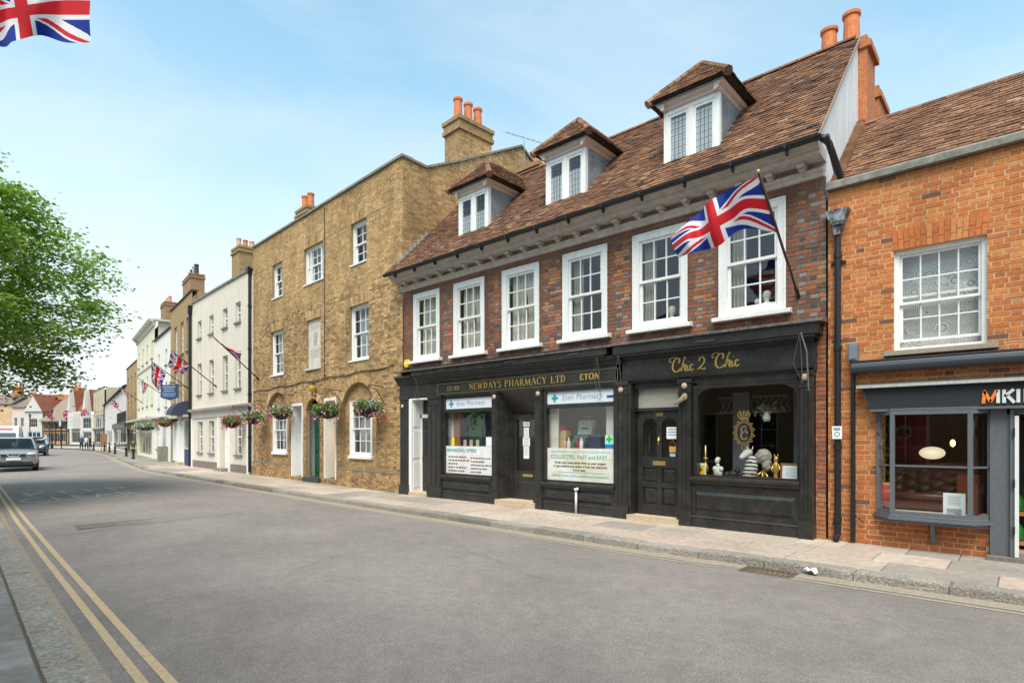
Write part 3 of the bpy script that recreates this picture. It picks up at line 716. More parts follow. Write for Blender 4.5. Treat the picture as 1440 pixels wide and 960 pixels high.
# covers and gully
def cover(name,label,cat,c,lx,ly,rz,m,bars):
    z=road_z(c[0],c[1])+.004
    t=thing(name,label,cat,(c[0],c[1],z),rz); o=MB(); w_=.035
    o.box(-lx/2,lx/2,-ly/2,-ly/2+w_,-.02,.006); o.box(-lx/2,lx/2,ly/2-w_,ly/2,-.02,.006); o.box(-lx/2,-lx/2+w_,-ly/2+w_,ly/2-w_,-.02,.006); o.box(lx/2-w_,lx/2,-ly/2+w_,ly/2-w_,-.02,.006); o.build('frame',m,t)
    o=MB()
    for i in range(bars):
        x=-lx/2+w_+(lx-2*w_)*(i+.5)/bars; k=(lx-2*w_)/bars*.33; o.box(x-k,x+k,-ly/2+w_+.01,ly/2-w_-.01,-.02,.005)
    o.build('grating',m,t); o=MB(); o.quad((-lx/2,-ly/2,-.003),(lx/2,-ly/2,-.003),(lx/2,ly/2,-.003),(-lx/2,ly/2,-.003)); o.build('pit',mat('pit_dark',(.05,.045,.04),.95),t)
M_iron=mat('worn_iron',(.14,.125,.11),.6,metal=.4,var=.2,scale=20)
g0=gnd(176,738); cover('manhole_cover','flat rectangular iron cover set in the middle of the left carriageway','manhole cover',(g0.x,g0.y),.62,1.5,R(-6),mat('dusty_iron',(.17,.155,.14),.85,var=.2,scale=20),2)
g0=gnd(1085,806); cover('drain_grate','rusty brown gully grate against the kerb below the arched shop window','drain',(-2.4,kerb(-2.4)-.24),.62,.36,0,mat('rusty_iron',(.12,.085,.06),.8,var=.3,scale=25),9)
# chopped paper on the kerb by the gully
b=MB(); c=Vector((-1.98,kerb(-1.98)-.02,road_z(-2,7.5)+.02)); frame(c)
rp_=random.Random(5)
def lit(u,v): return (c.x+(u-.5)*.15+.02*math.sin(9*v),c.y+(v-.5)*.1+.015*math.sin(7*u),c.z+.035*abs(math.sin(u*7+v*4))+.03*math.sin(v*11)*math.sin(u*5)+.02)
b.grid(lit,10,8); o=b.build('litter',M_paper); o.location=c; frame((0,0,0)); tag(o,'crumpled white paper lying against the far kerb','litter')
# ------------------------------------------------------------------ the old brick building with the two black shopfronts
frame((-7.65,9.8,0))
mainb=thing('shop_building','long old red-brick building with three tiled dormers above two black shopfronts','building',tuple(OFF))
WX=[(-12.51,-11.44),(-10.87,-9.78),(-9.17,-8.06),(-7.385,-6.285),(-5.69,-4.58),(-3.985,-2.905)]
WZ0,WZ1=3.66,5.47
op=[(a+.03,b-.03,WZ0+.03,WZ1-.02) for a,b in WX]
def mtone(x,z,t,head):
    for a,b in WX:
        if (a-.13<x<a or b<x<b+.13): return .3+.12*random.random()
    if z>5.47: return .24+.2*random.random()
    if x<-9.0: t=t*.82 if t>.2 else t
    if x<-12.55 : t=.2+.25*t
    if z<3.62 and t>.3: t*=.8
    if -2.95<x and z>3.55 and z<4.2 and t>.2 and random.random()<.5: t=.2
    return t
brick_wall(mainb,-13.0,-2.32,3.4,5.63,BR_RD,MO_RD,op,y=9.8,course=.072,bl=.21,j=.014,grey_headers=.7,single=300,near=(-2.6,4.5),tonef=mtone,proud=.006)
brick_wall(mainb,-2.46,-2.32,0,3.4,BR_RD,MO_RD,(),y=9.8,course=.072,bl=.21,name='pier',inner=False,tonef=lambda x,z,t,h:.35+.5*t if z>.75 else .8+.19*t)
for i,(a,b_) in enumerate(WX):
    sash_window(mainb,a,b_,WZ0,WZ1,9.8,fr=.125,cols=3,rt=2,rb=2,bar=.024,sill=(.1,.13,.08),proud=.03,stile=.05,slide=.0)
# brickwork below the left end and inside
b=MB(); b.box(-13.0,-12.76,9.82,14.5,0,6.0); b.box(-2.56,-2.36,9.96,14.6,0,6.0); b.box(-12.7,-2.6,14.3,14.5,0,6.0); b.build('side_wall',MO_RD,mainb)
b=MB(); b.box(-12.75,-2.57,10.06,14.28,2.95,3.25); b.box(-12.75,-2.57,10.04,14.28,5.72,5.8); b.build('floor_slab',M_room,mainb)
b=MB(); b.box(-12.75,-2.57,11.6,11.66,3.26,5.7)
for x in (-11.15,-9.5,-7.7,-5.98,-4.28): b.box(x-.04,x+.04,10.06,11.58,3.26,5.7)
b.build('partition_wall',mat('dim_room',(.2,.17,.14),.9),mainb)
# cornice
b=MB()
moulded(b,-13.06,-2.34,9.8,[(.02,5.62),(.05,5.63),(.06,5.68),(.10,5.71),(.11,5.745)])
moulded(b,-13.08,-2.32,9.8,[(.36,5.85),(.37,5.93),(.42,5.935),(.44,5.96),(.49,6.0),(.5,6.03)])
b.box(-13.08,-2.33,9.45,9.85,5.845,5.852)
b.box(-13.06,-2.34,9.775,9.9,5.74,5.86)
co=b.build('cornice',M_whitec,mainb)
k=0; x=-2.62
m0=MB(); o=OFF.copy(); frame((0,0,0)); m0.box(-.055,.055,-.25,-.02,-.075,0); m0.prism([(-.05,-.085),(-.2,-.085),(-.12,-.115),(-.05,-.12)],-.045,.045,'x'); mm_=m0.mesh('modillion',M_whitec); frame(o)
while x>-13.0:
    piece('modillion',mm_,co,(x,9.79,5.845)); x-=.48
# gutter and downpipe elbow
b=MB(); n=10
pr=[(9.255+.065*math.cos(math.pi+math.pi*i/n),6.03+.065*math.sin(math.pi+math.pi*i/n)) for i in range(n+1)]
pr+=[(9.255+.055*math.cos(-math.pi*i/n),6.03+.055*math.sin(-math.pi*i/n)) for i in range(n+1)]
b.prism(pr,-13.15,-2.24,'x'); gut=b.build('gutter',M_blackm,mainb)
br=MB()
for i in range(13): xx=-12.7+i*.83; br.box(xx-.015,xx+.015,9.25,9.33,5.9,5.99); br.box(xx-.02,xx+.02,9.185,9.2,5.98,6.045)
br.build('gutter_bracket',M_blackm,gut)
b=MB(); b.tube([(-2.25,9.28,6.0),(-2.2,9.45,5.97),(-2.16,9.75,5.72),(-2.14,9.9,5.58),(-2.14,9.92,5.45)],.05,10); b.tube([(-2.19,9.3,6.02),(-2.19,9.86,5.66)],.035,8); b.build('downpipe',M_blackm,mainb,smooth=True)
# roof
EV=(9.3,6.06); RG=(12.1,8.95); sl_=math.hypot(RG[0]-EV[0],RG[1]-EV[1]); k_=(RG[1]-EV[1])/(RG[0]-EV[0])
DX=[-10.3,-7.43,-4.57]; DW=.535
def skip(u,v):
    X=-13.15+u; Y=EV[0]+v*(RG[0]-EV[0])/sl_
    for d in DX:
        if abs(X-d)<DW-.06 and 9.93<Y<10.9: return True
        if abs(X-d)<.7*(1-max(0,(Y-11.0))/.8)-.05 and 10.9<=Y<11.7: return True
    if X<-12.95 and Y>9.75: return True
    return False
roof=tile_roof(mainb,(-13.15,EV[0],EV[1]),(1,0,0),(0,RG[0]-EV[0],RG[1]-EV[1]),13.15-2.3,sl_-.05,skip=skip,single=300,near=(-2.6,9.9,6.8),gauge=.098,tw=.165,base=True)
b=MB(); b.quad((-13.0,RG[0],RG[1]-.03),(-2.36,RG[0],RG[1]-.03),(-2.36,15,5.9),(-13.0,15,5.9)); b.build('rear_slope',TILE,roof)
b=MB(); x=-12.9; b.tone=.5
while x<-2.35:
    b.tone=.3+.6*random.random(); L=min(.32,-2.33-x); q=[(RG[0]+.11*math.cos(math.pi*i/6),RG[1]-.02+.085*math.sin(math.pi*i/6)) for i in range(7)]; b.prism(q,x,x+L-.012,'x'); x+=.33
b.build('ridge_tile',TILE,roof,kind='stuff')
b=MB(); b.prism([(9.86,5.3),(9.86,5.9),(9.6,6.2),(RG[0],RG[1]-.05),(14.6,6.2),(14.6,5.3)],-2.46,-2.345,'x'); b.build('gable',M_render,mainb)
b=MB(); b.prism([(EV[0],EV[1]-.03),(EV[0],EV[1]+.03),(RG[0],RG[1]+.03),(RG[0],RG[1]-.03)],-2.40,-2.285,'x'); b.build('verge',mat('cement_fillet',(.3,.24,.2),.95,var=.3,scale=12),roof)
# lead soakers against the yellow neighbour
b=MB()
for i in range(17):
    Y=9.55+i*.14; z=EV[1]+(Y-EV[0])*k_; b.box(-12.99,-12.86,Y,Y+.15,z+.03,z+.05); b.box(-12.955,-12.94,Y,Y+.15,z+.03,z+.21)
b.build('stepped_flashing',mat('bright_lead',(.4,.41,.43),.55,metal=.2),roof)
# dormers
def dormer(xc,idx):
    x0,x1=xc-DW,xc+DW; z0,z1,yf=6.62,7.69,9.9
    b=MB(); f=.085
    b.box(x0,x0+f,yf,yf+.1,z0,z1); b.box(x1-f,x1,yf,yf+.1,z0,z1); b.box(x0+f,x1-f,yf,yf+.1,z1-.07,z1); b.box(x0+f,x1-f,yf,yf+.1,z0,z0+.07); b.box(xc-.045,xc+.045,yf-.004,yf+.1,z0+.07,z1-.07)
    b.box(x0-.03,x1+.03,yf-.05,yf+.02,z0-.04,z0+.02)
    d=b.build('dormer',M_white,mainb,bevel=.004)
    for s,(a,c) in enumerate(((x0+f,xc-.045),(xc+.045,x1-f))):
        q=MB(); t=.05; q.box(a,a+t,yf+.015,yf+.055,z0+.07,z1-.07); q.box(c-t,c,yf+.015,yf+.055,z0+.07,z1-.07); q.box(a+t,c-t,yf+.015,yf+.055,z1-.07-t,z1-.07); q.box(a+t,c-t,yf+.015,yf+.055,z0+.07,z0+.07+t); q.build('casement',M_white,d)
        a+=t;c-=t;e,g=z0+.07+t,z1-.07-t; q=MB()
        for i in range(1,4): xx=a+(c-a)*i/4; q.box(xx-.004,xx+.004,yf+.026,yf+.034,e,g)
        for i in range(1,7): zz=e+(g-e)*i/7; q.box(a,c,yf+.0265,yf+.0335,zz-.004,zz+.004)
        q.build('lead_came',mat('came_lead',(.1,.105,.11),.6),d)
        piece('pane',pane_mesh(c-a,g-e,G_lead),d,((a+c)/2,yf+.03,(e+g)/2),(R(random.uniform(-2,2)),0,R(random.uniform(-2,2))))
        q=MB(); hb_=e+(g-e)*(.55,.7,.97)[idx]; q.quad((a-.03,yf+.06,e-.03),(c+.03,yf+.06,e-.03),(c+.03,yf+.06,hb_),(a-.03,yf+.06,hb_)); q.build('blind',mat('pale_blind',(.72,.72,.7),.9,trans=.1),d)
    yb=EV[0]+(z1-EV[1])/k_+.1
    for xx in (x0,x1-.04):
        q=MB(); q.prism([(yf+.1,z0-.05),(yf+.1,z1),(yb,z1)],xx,xx+.04,'x'); q.build('cheek',M_lead,d)
    q=MB()
    for xx in (x0+.02,x1-.02):
        s_=1 if xx>xc else -1
        for i in range(9): Y=yf+.12+i*.1; z=EV[1]+(Y-EV[0])*k_; q.box(xx+s_*.02,xx+s_*.1,Y,Y+.1,z+.03,z+.055)
    q.box(x0-.06,x1+.06,yf-.16,yf-.02,z0-.1,z0-.075); q.build('flashing',mat('bright_lead',(.4,.41,.43)),d)
    # cornice round three sides
    q=MB(); e0,e1=z1,z1+.15; yb2=EV[0]+(e1-EV[1])/k_
    P=[(0,0),(.04,.03),(.05,.07),(.1,.1),(.13,.15)]
    moulded(q,x0-.0,x1+.0,yf+.02,[(o_,e0+h) for o_,h in P])
    for s_,xx in ((-1,x0),(1,x1)):
        q.prism([(xx+s_*(o_-.02),e0+h) for o_,h in P]+[(xx-s_*.06,e1),(xx-s_*.06,e0)],yf-.11,yb2+.05,'y')
    q.build('dormer_cornice',mat('beige_cornice_paint',(.58,.5,.45),.6,var=.08,streak=.15),d)
    # hipped tiled roof
    ew,ye,ze,za=.77,yf-.2,e1+.02,8.62; ya=yf+.5; hv=math.hypot(ya-ye,za-ze); sv=math.hypot(ew,za-ze)
    q=MB(); yr=EV[0]+(za-EV[1])/k_; q._add([(xc-ew,ye,ze),(xc+ew,ye,ze),(xc,ya,za),(xc,yr,za),(xc+ew,yb2+.1,ze),(xc-ew,yb2+.1,ze)],[(0,1,2),(1,4,3,2),(0,2,3,5),(0,5,4,1)]); ro=q.build('dormer_roof',TILE,d)
    tile_roof(d,(xc-ew,ye,ze),(1,0,0),(0,ya-ye,za-ze),2*ew,hv,edge=lambda v:(ew*v/hv,2*ew-ew*v/hv),base=False,gauge=.09,tw=.15)
    h0=yb2-ye; h1=yr-ye
    tile_roof(d,(xc+ew,ye,ze),(0,1,0),(-ew,0,za-ze),h1,sv,edge=lambda v:((ya-ye)*v/sv,h0+(h1-h0)*v/sv),base=False,gauge=.09,tw=.15)
    tile_roof(d,(xc-ew,ye+h1,ze),(0,-1,0),(ew,0,za-ze),h1,sv,edge=lambda v:((h1-h0)*(1-v/sv),h1-(ya-ye)*v/sv),base=False,gauge=.09,tw=.15)
    q=MB()
    for A,B in (((xc-ew,ye,ze),(xc,ya,za)),((xc+ew,ye,ze),(xc,ya,za)),((xc,ya,za),(xc,yr,za))):
        A,B=Vector(A),Vector(B); L=(B-A).length; n=int(L/.16)
        for i in range(n):
            q.tone=.25+.7*random.random(); q.tube([A.lerp(B,i/n)+Vector((0,0,.0)),A.lerp(B,(i+1.1)/n)+Vector((0,0,.012))],[.085,.07],7)
    q.build('hip_tile',TILE,d,kind='stuff')
    q=MB(); s0=z1-.03; q.tube([(x0-.12,yf-.12,ze-.02),(x1+.12,yf-.12,ze-.025)],.016,6); q.build('dormer_gutter',M_lead,d)
G_lead=glassmat('leaded_glass',(.86,.89,.9),1.6,wob=.5)
for i,x in enumerate(DX): dormer(x,i)
# chimneys behind the ridge
b=MB(); b.box(-3.1,-2.2,12.18,12.9,7,9.02); b.box(-3.14,-2.13,12.14,12.94,8.78,8.9); ch=b.build('chimney',mat('orange_stack_brick',(.45,.15,.065),.9,var=.3,scale=9,col2=(.5,.2,.09)),mainb)
pot(ch,(-2.9,12.5,8.98),.62,.15); pot(ch,(-2.5,12.42,9.02),.66,.15)
b=MB(); b.box(-2.62,-2.25,13.6,14.5,6.5,8.75); b.box(-2.66,-2.2,13.56,14.54,8.5,8.62); b.build('chimney',MATS['orange_stack_brick'],mainb)
c0=atY(718,232,13.0).x; c1=atY(768,232,13.0).x
b=MB(); b.box(c0,c1,12.6,13.4,7.5,9.45); b.box(c0-.05,c1+.05,12.55,13.45,9.38,9.5); ch=b.build('chimney',mat('brown_stack_brick',(.27,.15,.085),.9,var=.4,scale=9,col2=(.36,.24,.13)),mainb)
p_=atY(756,230,13.0); pot(ch,(p_.x,13.0,9.48),.5,.13)
# ---- timber shopfronts
def pilaster(x0,x1,y,z0,z1,fl=3,base=.26):
    b=MB(); b.box(x0,x1,y,9.86,z0,z1); b.box(x0-.02,x1+.02,y-.03,9.86,z0,z0+base); b.box(x0-.015,x1+.015,y-.025,9.86,z1-.07,z1); b.box(x0-.01,x1+.01,y-.012,9.86,z1-.26,z1-.23)
    w_=(x1-x0); 
    for i in range(fl): c=x0+w_*(i+.5)/fl; b.box(c-w_/fl*.32,c+w_/fl*.32,y-.012,y,z0+base+.06,z1-.3)
    return b.build('pilaster',M_black,mainb,bevel=.004)
for a,c in ((-12.94,-12.56),(-11.74,-11.2),(-6.02,-5.72)): pilaster(a,c,9.63,0,2.66)
for a,c in ((-9.38,-9.2),(-8.06,-7.86)): pilaster(a,c,9.63,0,2.66,fl=1)
pilaster(-4.68,-4.44,9.63,0,2.62); pilaster(-2.65,-2.47,9.63,0,2.62)
# rosettes / round lamp bosses at the pilaster heads
M_boss=mat('pinkish_boss',(.5,.36,.28),.6)
for x,z in ((-12.82,2.42),(-9.29,2.52),(-7.96,2.53),(-5.87,2.5),(-4.56,2.5),(-2.57,2.52)):
    b=MB(); b.ell((x,9.615,z),(.055,.03,.055),12,8); b.build('boss',M_boss,mainb,smooth=True)
# fascias
b=MB(); b.box(-13.0,-5.86,9.66,9.86,2.62,3.2); moulded(b,-13.02,-11.4,9.68,[(0,2.64),(.03,2.66),(.03,2.7)]); moulded(b,-13.05,-5.84,9.66,[(.02,3.0),(.05,3.02),(.06,3.08),(.1,3.1),(.12,3.18)]); b.box(-13.06,-12.35,9.5,9.86,3.18,3.24)
f1=b.build('fascia',M_black,mainb,label='black fascia board with gold pharmacy lettering')
b=MB(); s=.012
for (a,c,e,g) in ((-11.38,-5.95,2.675,2.687),(-11.38,-5.95,2.93,2.942)): b.box(a,c,9.645,9.662,e,g)
b.box(-11.38,-11.368,9.645,9.662,2.687,2.93); b.box(-5.962,-5.95,9.645,9.662,2.687,2.93); b.build('fascia_trim',mat('dull_gilt',(.2,.17,.12),.5,metal=.4),f1)
b=MB(); e=serif_text(b,'NEWDAYS PHARMACY LTD',0,0,.165,9.652,wide=1.0)
s=2.98/e; b.v=[(-10.18+x*s,y,2.735+z) for x,y,z in b.v]; b.build('lettering',M_gold,f1,label='large gold serif capitals in the middle of the fascia')
b=MB(); e=serif_text(b,'ETON',0,0,.13,9.652,thick=.2,thin=.12); s=.5/e; b.v=[(-6.86+x*s,y,2.755+z) for x,y,z in b.v]; b.build('lettering',M_gold,f1,label='short gold word at the right end of the fascia')
b=MB(); e=serif_text(b,'EST 1826',0,0,.11,9.652,thick=.17,thin=.1); s=.46/e; b.v=[(-10.98+x*s,y,2.755+z) for x,y,z in b.v]; b.build('lettering',mat('dull_gold',(.4,.3,.12),.45,metal=.6),f1,label='small dull gold founding date at the left of the fascia')
# blind boxes above
def blindbox(x0,x1,z0,z1,yo):
    b=MB(); b.box(x0,x1,yo,9.86,z0,z1); b.box(x0-.01,x1+.01,yo-.015,9.86,z1-.02,z1+.03); b.prism([(yo+.02,z0),(9.8,z0),(9.8,z0-.07),(yo+.1,z0-.03)],x0+.05,x1-.05,'x'); b.tube([(x0+.05,yo+.05,z0-.02),(x1-.05,yo+.05,z0-.02)],.035,8)
    o=b.build('blind_box',M_black,mainb,bevel=.006)
    m=mat('bare_metal',(.14,.14,.14),.5,metal=.6)
    return o,m
o1,mm2=blindbox(-12.3,-6.12,3.2,3.38,9.5); o2,_=blindbox(-5.98,-2.36,3.17,3.34,9.5)
for o,xa,xb in ((o1,-12.1,-6.35),(o2,-5.86,-2.62)):
    b=MB()
    for x in (xa,xb):
        b.tube([(x,9.52,3.15),(x+.01,9.58,2.8),(x+.015,9.61,2.42)],.008,6); b.tube([(x,9.5,3.18),(x-.1,9.55,2.75),(x-.02,9.6,2.5)],.005,5)
    b.build('blind_arm',mm2,o)
for x in (-11.0,-8.7,-6.9): 
    b=MB(); b.box(x-.14,x+.14,9.478,9.486,3.27,3.285); b.build('hinge',mm2,o1)
b=MB(); b.box(-4.25,-3.95,9.478,9.486,3.23,3.245); b.build('hinge',mm2,o2)
b=MB(); b.tube([(-2.6,9.5,3.2),(-2.52,9.52,2.9),(-2.5,9.55,2.3)],.014,5); b.build('chain',mm2,o2)
# lead ledge on top of the fascias
b=MB(); b.prism([(9.46,3.37),(9.86,3.45),(9.86,3.38),(9.46,3.34)],-13.05,-6.0,'x'); b.prism([(9.46,3.38),(9.86,3.46),(9.86,3.36),(9.46,3.345)],-5.99,-2.3,'x'); b.build('ledge',mat('dirty_lead',(.11,.1,.095),.8,var=.4,scale=8,col2=(.2,.15,.12)),mainb)
# stall risers, sills, glass
def riser(x0,x1,zt,p0,p1,sillh=.12,y=9.66):
    b=MB(); b.box(x0,x1,y,9.84,0,zt-sillh); b.box(x0,x1,y-.03,y,0,.17); moulded(b,x0,x1,y,[(.0,zt-sillh-.02),(.04,zt-sillh),(.05,zt-sillh+.03),(.08,zt-sillh+.05),(.09,zt-.03),(.05,zt)])
    panel(b,x0+.07,x1-.07,p0,p1,y-.001,.05,.035); moulded(b,x0,x1,y,[(.02,.165),(.045,.175),(.03,.2)])
    return b.build('stall_riser',M_black,mainb,bevel=.003)
riser(-11.2,-9.38,.62,.24,.45); riser(-7.86,-6.02,.62,.24,.45); riser(-4.44,-2.65,.89,.3,.62)
def shopglass(x0,x1,z0,z1,fr=.04,y=9.74,arch=0):
    b=MB(); b.box(x0-.06,x0+fr*.3,y-.06,y+.08,z0,z1+.1); b.box(x1-fr*.3,x1+.06,y-.06,y+.08,z0,z1+.1); b.box(x0-.06,x1+.06,y-.055,y+.08,z1,z1+.2); b.box(x0,x1,y-.05,y+.08,z0-.02,z0+.02)
    if arch:
        n=8
        for s,xx in ((1,x0),(-1,x1)):
            poly=[(xx,z1),(xx,z1-arch)]+[(xx+s*arch*(1-math.cos(math.pi/2*i/n))*1.4,z1-arch+arch*math.sin(math.pi/2*i/n)) for i in range(n+1)]
            b.prism(poly,y-.05,y+.04,'y')
    o=b.build('shop_window',M_black,mainb); piece('pane',pane_mesh(x1-x0,z1-z0,G_shop),o,((x0+x1)/2,y,(z0+z1)/2)); return o
w1=shopglass(-11.14,-9.42,.64,2.57); w2=shopglass(-7.8,-6.06,.64,2.56); w3=shopglass(-4.36,-2.69,.9,2.44,arch=.22)
b=MB(); b.box(-4.44,-2.65,9.68,9.86,2.5,2.64); b.box(-6.0,-2.44,9.66,9.86,2.62,3.2); moulded(b,-5.98,-2.46,9.66,[(0,2.64),(.04,2.66),(.05,2.7)]); moulded(b,-5.98,-2.44,9.66,[(.01,3.05),(.05,3.07),(.06,3.12),(.09,3.18)])
f2=b.build('fascia',M_black,mainb,label='black fascia board with gold script lettering')
# script lettering
b=MB(); y=9.655
def script(x,z,h):
    P=lambda L:[(x+a*h,z+c*h) for a,c in L]
    wf=.075*h*1.2
    ribbon(b,P([(.58,.62),(.66,.78),(.6,.95),(.44,.98),(.26,.82),(.14,.55),(.13,.25),(.28,.03),(.46,.01),(.62,.1),(.74,.22)]),wf*1.5,y)
    ribbon(b,P([(.44,.98),(.2,1.06),(-.04,1.0),(-.14,.84),(-.06,.72),(.06,.78)]),wf*.8,y)
    ribbon(b,P([(.78,.02),(.9,.5),(1.04,.96),(1.1,.98),(1.02,.78)]),wf*1.2,y); ribbon(b,P([(.86,.2),(1.0,.48),(1.1,.46),(1.06,.2),(1.08,.03),(1.2,.12)]),wf*1.3,y)
    ribbon(b,P([(1.26,.42),(1.2,.14),(1.26,.02),(1.38,.14)]),wf*1.4,y); ribbon(b,P([(1.32,.66),(1.34,.7),(1.33,.66)]),wf*1.8,y)
    ribbon(b,P([(1.68,.38),(1.6,.46),(1.48,.36),(1.46,.14),(1.56,.02),(1.72,.14)]),wf*1.4,y)
script(-4.83,2.765,.25); script(-4.03,2.775,.25)
X=-4.3
ribbon(b,[(X,2.92),(X+.02,2.98),(X+.07,2.99),(X+.1,2.93),(X+.06,2.85),(X-.03,2.78),(X+.03,2.795),(X+.09,2.775),(X+.12,2.8)],.03,y)
b.build('lettering',M_gold,f2,label='flowing gold script on the right-hand fascia')
# white recess door at the left
b=MB(); b.box(-12.56,-12.44,9.64,10.0,.09,2.62); 
for z0,z1 in ((.2,.9),(1.0,1.75),(1.85,2.45)): b.box(-12.442,-12.428,9.7,9.94,z0,z1)
b.box(-12.44,-11.74,9.95,10.0,2.1,2.2); b.box(-12.44,-12.38,9.95,10.02,.09,2.6); b.box(-12.44,-11.74,9.66,10.0,2.58,2.64); b.build('door_lining',M_white,mainb,bevel=.004)
b=MB(); b.box(-12.38,-11.74,9.98,10.03,.1,2.1); 
for z0,z1 in ((.2,.85),): panel(b,-12.3,-11.82,z0,z1,9.979)
d=b.build('door',M_black,mainb,label='black door in a white panelled recess'); b=MB(); b.box(-12.36,-12.33,9.94,9.97,1.0,1.12); b.build('handle',M_brass,d); piece('pane',pane_mesh(.42,.9,G_dark),d,(-12.06,9.975,1.55)); piece('pane',pane_mesh(.6,.36,G_dark),d,(-12.06,9.985,2.39))
b=MB(); b.box(-12.5,-11.74,9.58,10.1,0,.09); b.build('doorstep',M_step:=mat('sandstone_step',(.5,.39,.27),.85,var=.2,scale=6),mainb)
# pharmacy lobby and door
b=MB(); b._add([(-9.2,9.64,.1),(-9.09,10.03,.1),(-9.09,10.03,2.66),(-9.2,9.64,2.66)],[(0,1,2,3)]); b._add([(-8.06,9.64,.1),(-8.0,10.03,.1),(-8.0,10.03,2.66),(-8.06,9.64,2.66)],[(0,1,2,3)])
b._add([(-9.2,9.66,2.66),(-8.06,9.66,2.66),(-8.0,10.03,2.14),(-9.09,10.03,2.14)],[(0,1,2,3)]); b.box(-9.14,-9.02,9.98,10.06,.1,2.16); b.box(-8.1,-7.95,9.98,10.06,.1,2.16); b.build('lobby_lining',M_black,mainb)
b=MB(); b.box(-9.02,-8.92,10.0,10.05,.12,2.1); b.box(-8.2,-8.1,10.0,10.05,.12,2.1); b.box(-8.92,-8.2,10.0,10.05,1.98,2.1); b.box(-8.92,-8.2,10.0,10.05,.12,.8); panel(b,-8.86,-8.26,.2,.55,9.999)
d=b.build('door',M_black,mainb,label='black glazed pharmacy door with taped notices'); piece('pane',pane_mesh(.72,1.18,G_shop),d,(-8.56,10.02,1.39)); b=MB(); b.box(-8.72,-8.42,9.985,10.0,.66,.72); b.build('letterbox',M_brass,d)
b=MB(); b.box(-9.22,-8.02,9.56,10.1,0,.13); b.build('doorstep',M_step,mainb)
for i,(z,hh,ww) in enumerate(((1.88,.1,.2),(1.68,.24,.16),(1.47,.2,.22),(1.22,.28,.17))):
    b=MB(); b.quad((-8.62-ww/2,10.0,z-hh/2),(-8.62+ww/2,10.0,z-hh/2),(-8.62+ww/2,10.0,z+hh/2),(-8.62-ww/2,10.0,z+hh/2)); b.build('notice',M_paper,d)
    if i==0: text('lettering','OPEN',(-8.62,9.997,z),.07,M_ink,d,0)
    else:
        for k in range(4): b=MB(); b.quad((-8.62-ww*.36,9.998,z+hh*.3-k*.045),(-8.62+ww*(.1+.26*random.random()),9.998,z+hh*.3-k*.045),(-8.62+ww*.3,9.998,z+hh*.3-k*.045+.006),(-8.62-ww*.36,9.998,z+hh*.3-k*.045+.006)); b.build('print',MATS['print_ink'],d)
# boutique door
b=MB(); b.box(-5.72,-5.66,9.64,9.9,.1,2.62); b.box(-5.66,-4.68,9.8,9.92,2.08,2.14); b.box(-5.66,-4.68,9.74,9.92,2.5,2.62); b.box(-5.66,-5.6,9.78,9.92,2.14,2.5); b.box(-4.74,-4.68,9.78,9.92,2.14,2.5); o=b.build('door_frame',M_black,mainb); piece('pane',pane_mesh(.86,.36,G_fan:=mat('frosted_fanlight',(.4,.37,.31),.25,spec=.6,var=.1,scale=4)),o,(-5.17,9.84,2.32))
b=MB(); x0,x1=-5.63,-4.7; y=9.84
b.box(x0,x0+.12,y,y+.05,.11,2.07); b.box(x1-.12,x1,y,y+.05,.11,2.07); b.box(x0+.12,x1-.12,y,y+.05,1.0,1.2); b.box(x0+.12,x1-.12,y,y+.05,.11,.3); b.box(x0+.12,x1-.12,y,y+.05,.63,.72); b.box((x0+x1)/2-.05,(x0+x1)/2+.05,y-.003,y+.047,.3,2.07); b.box(x0+.12,x1-.12,y,y+.05,1.94,2.07)
xm=(x0+x1)/2
for a,c in ((x0+.12,xm-.05),(xm+.05,x1-.12)):
    for z0,z1 in ((.3,.63),(.72,1.0)): b.quad((a,y+.03,z0),(c,y+.03,z0),(c,y+.03,z1),(a,y+.03,z1)); panel(b,a+.02,c-.02,z0+.02,z1-.02,y+.029,.03,.018)
    n=8; w_=(c-a)/2; m_=(a+c)/2   # arched heads of the two lights
    for s in (-1,1):
        b.prism([(m_+s*w_,1.945),(m_+s*w_,1.945-w_)]+[(m_+s*w_*math.cos(math.pi/2*i/n),1.94-w_+w_*math.sin(math.pi/2*i/n)) for i in range(n+1)],y,y+.05,'y')
d=b.build('door',M_black,mainb,label='black panelled door with two arched lights numbered 30B',bevel=.003)
for a,c in ((x0+.12,xm-.05),(xm+.05,x1-.12)): piece('pane',pane_mesh(c-a,.74,G_shop),d,((a+c)/2,y+.025,1.57))
b=MB(); b.box(xm-.13,xm+.13,y-.012,y,1.05,1.13); b.build('letterbox',M_brass,d); b=MB(); b.ell((xm,y-.03,1.52),(.03,.03,.03),10,8); b.tube([(xm,y-.02,1.58),(xm,y-.035,1.54),(xm,y-.03,1.44)],.014,8); b.build('knocker',M_brass,d)
text('lettering','30B',(xm,y-.004,2.01),.1,M_gold,d,.002)
b=MB(); b.quad((-5.02,y+.01,1.55),(-4.78,y+.01,1.55),(-4.78,y+.01,1.77),(-5.02,y+.01,1.77)); b.build('notice',M_paper,d)
for k in range(3): b=MB(); b.quad((-4.99,y+.008,1.72-k*.05),(-4.83,y+.008,1.72-k*.05),(-4.83,y+.008,1.735-k*.05),(-4.99,y+.008,1.735-k*.05)); b.build('print',mat('blue_print',(.15,.22,.5),.6),d)
b=MB(); b.box(-4.96,-4.83,y+.0,y+.008,1.3,1.41); b.tube([(-4.96,y+.004,1.41),(-4.895,y+.004,1.53),(-4.83,y+.004,1.41)],.004,4); b.build('hanging_sign',mat('orange_card',(.6,.3,.08),.6),d); b=MB(); b.box(-4.95,-4.84,y,y+.006,1.22,1.28); b.build('sticker',mat('pale_blue_card',(.35,.5,.65),.6),d)
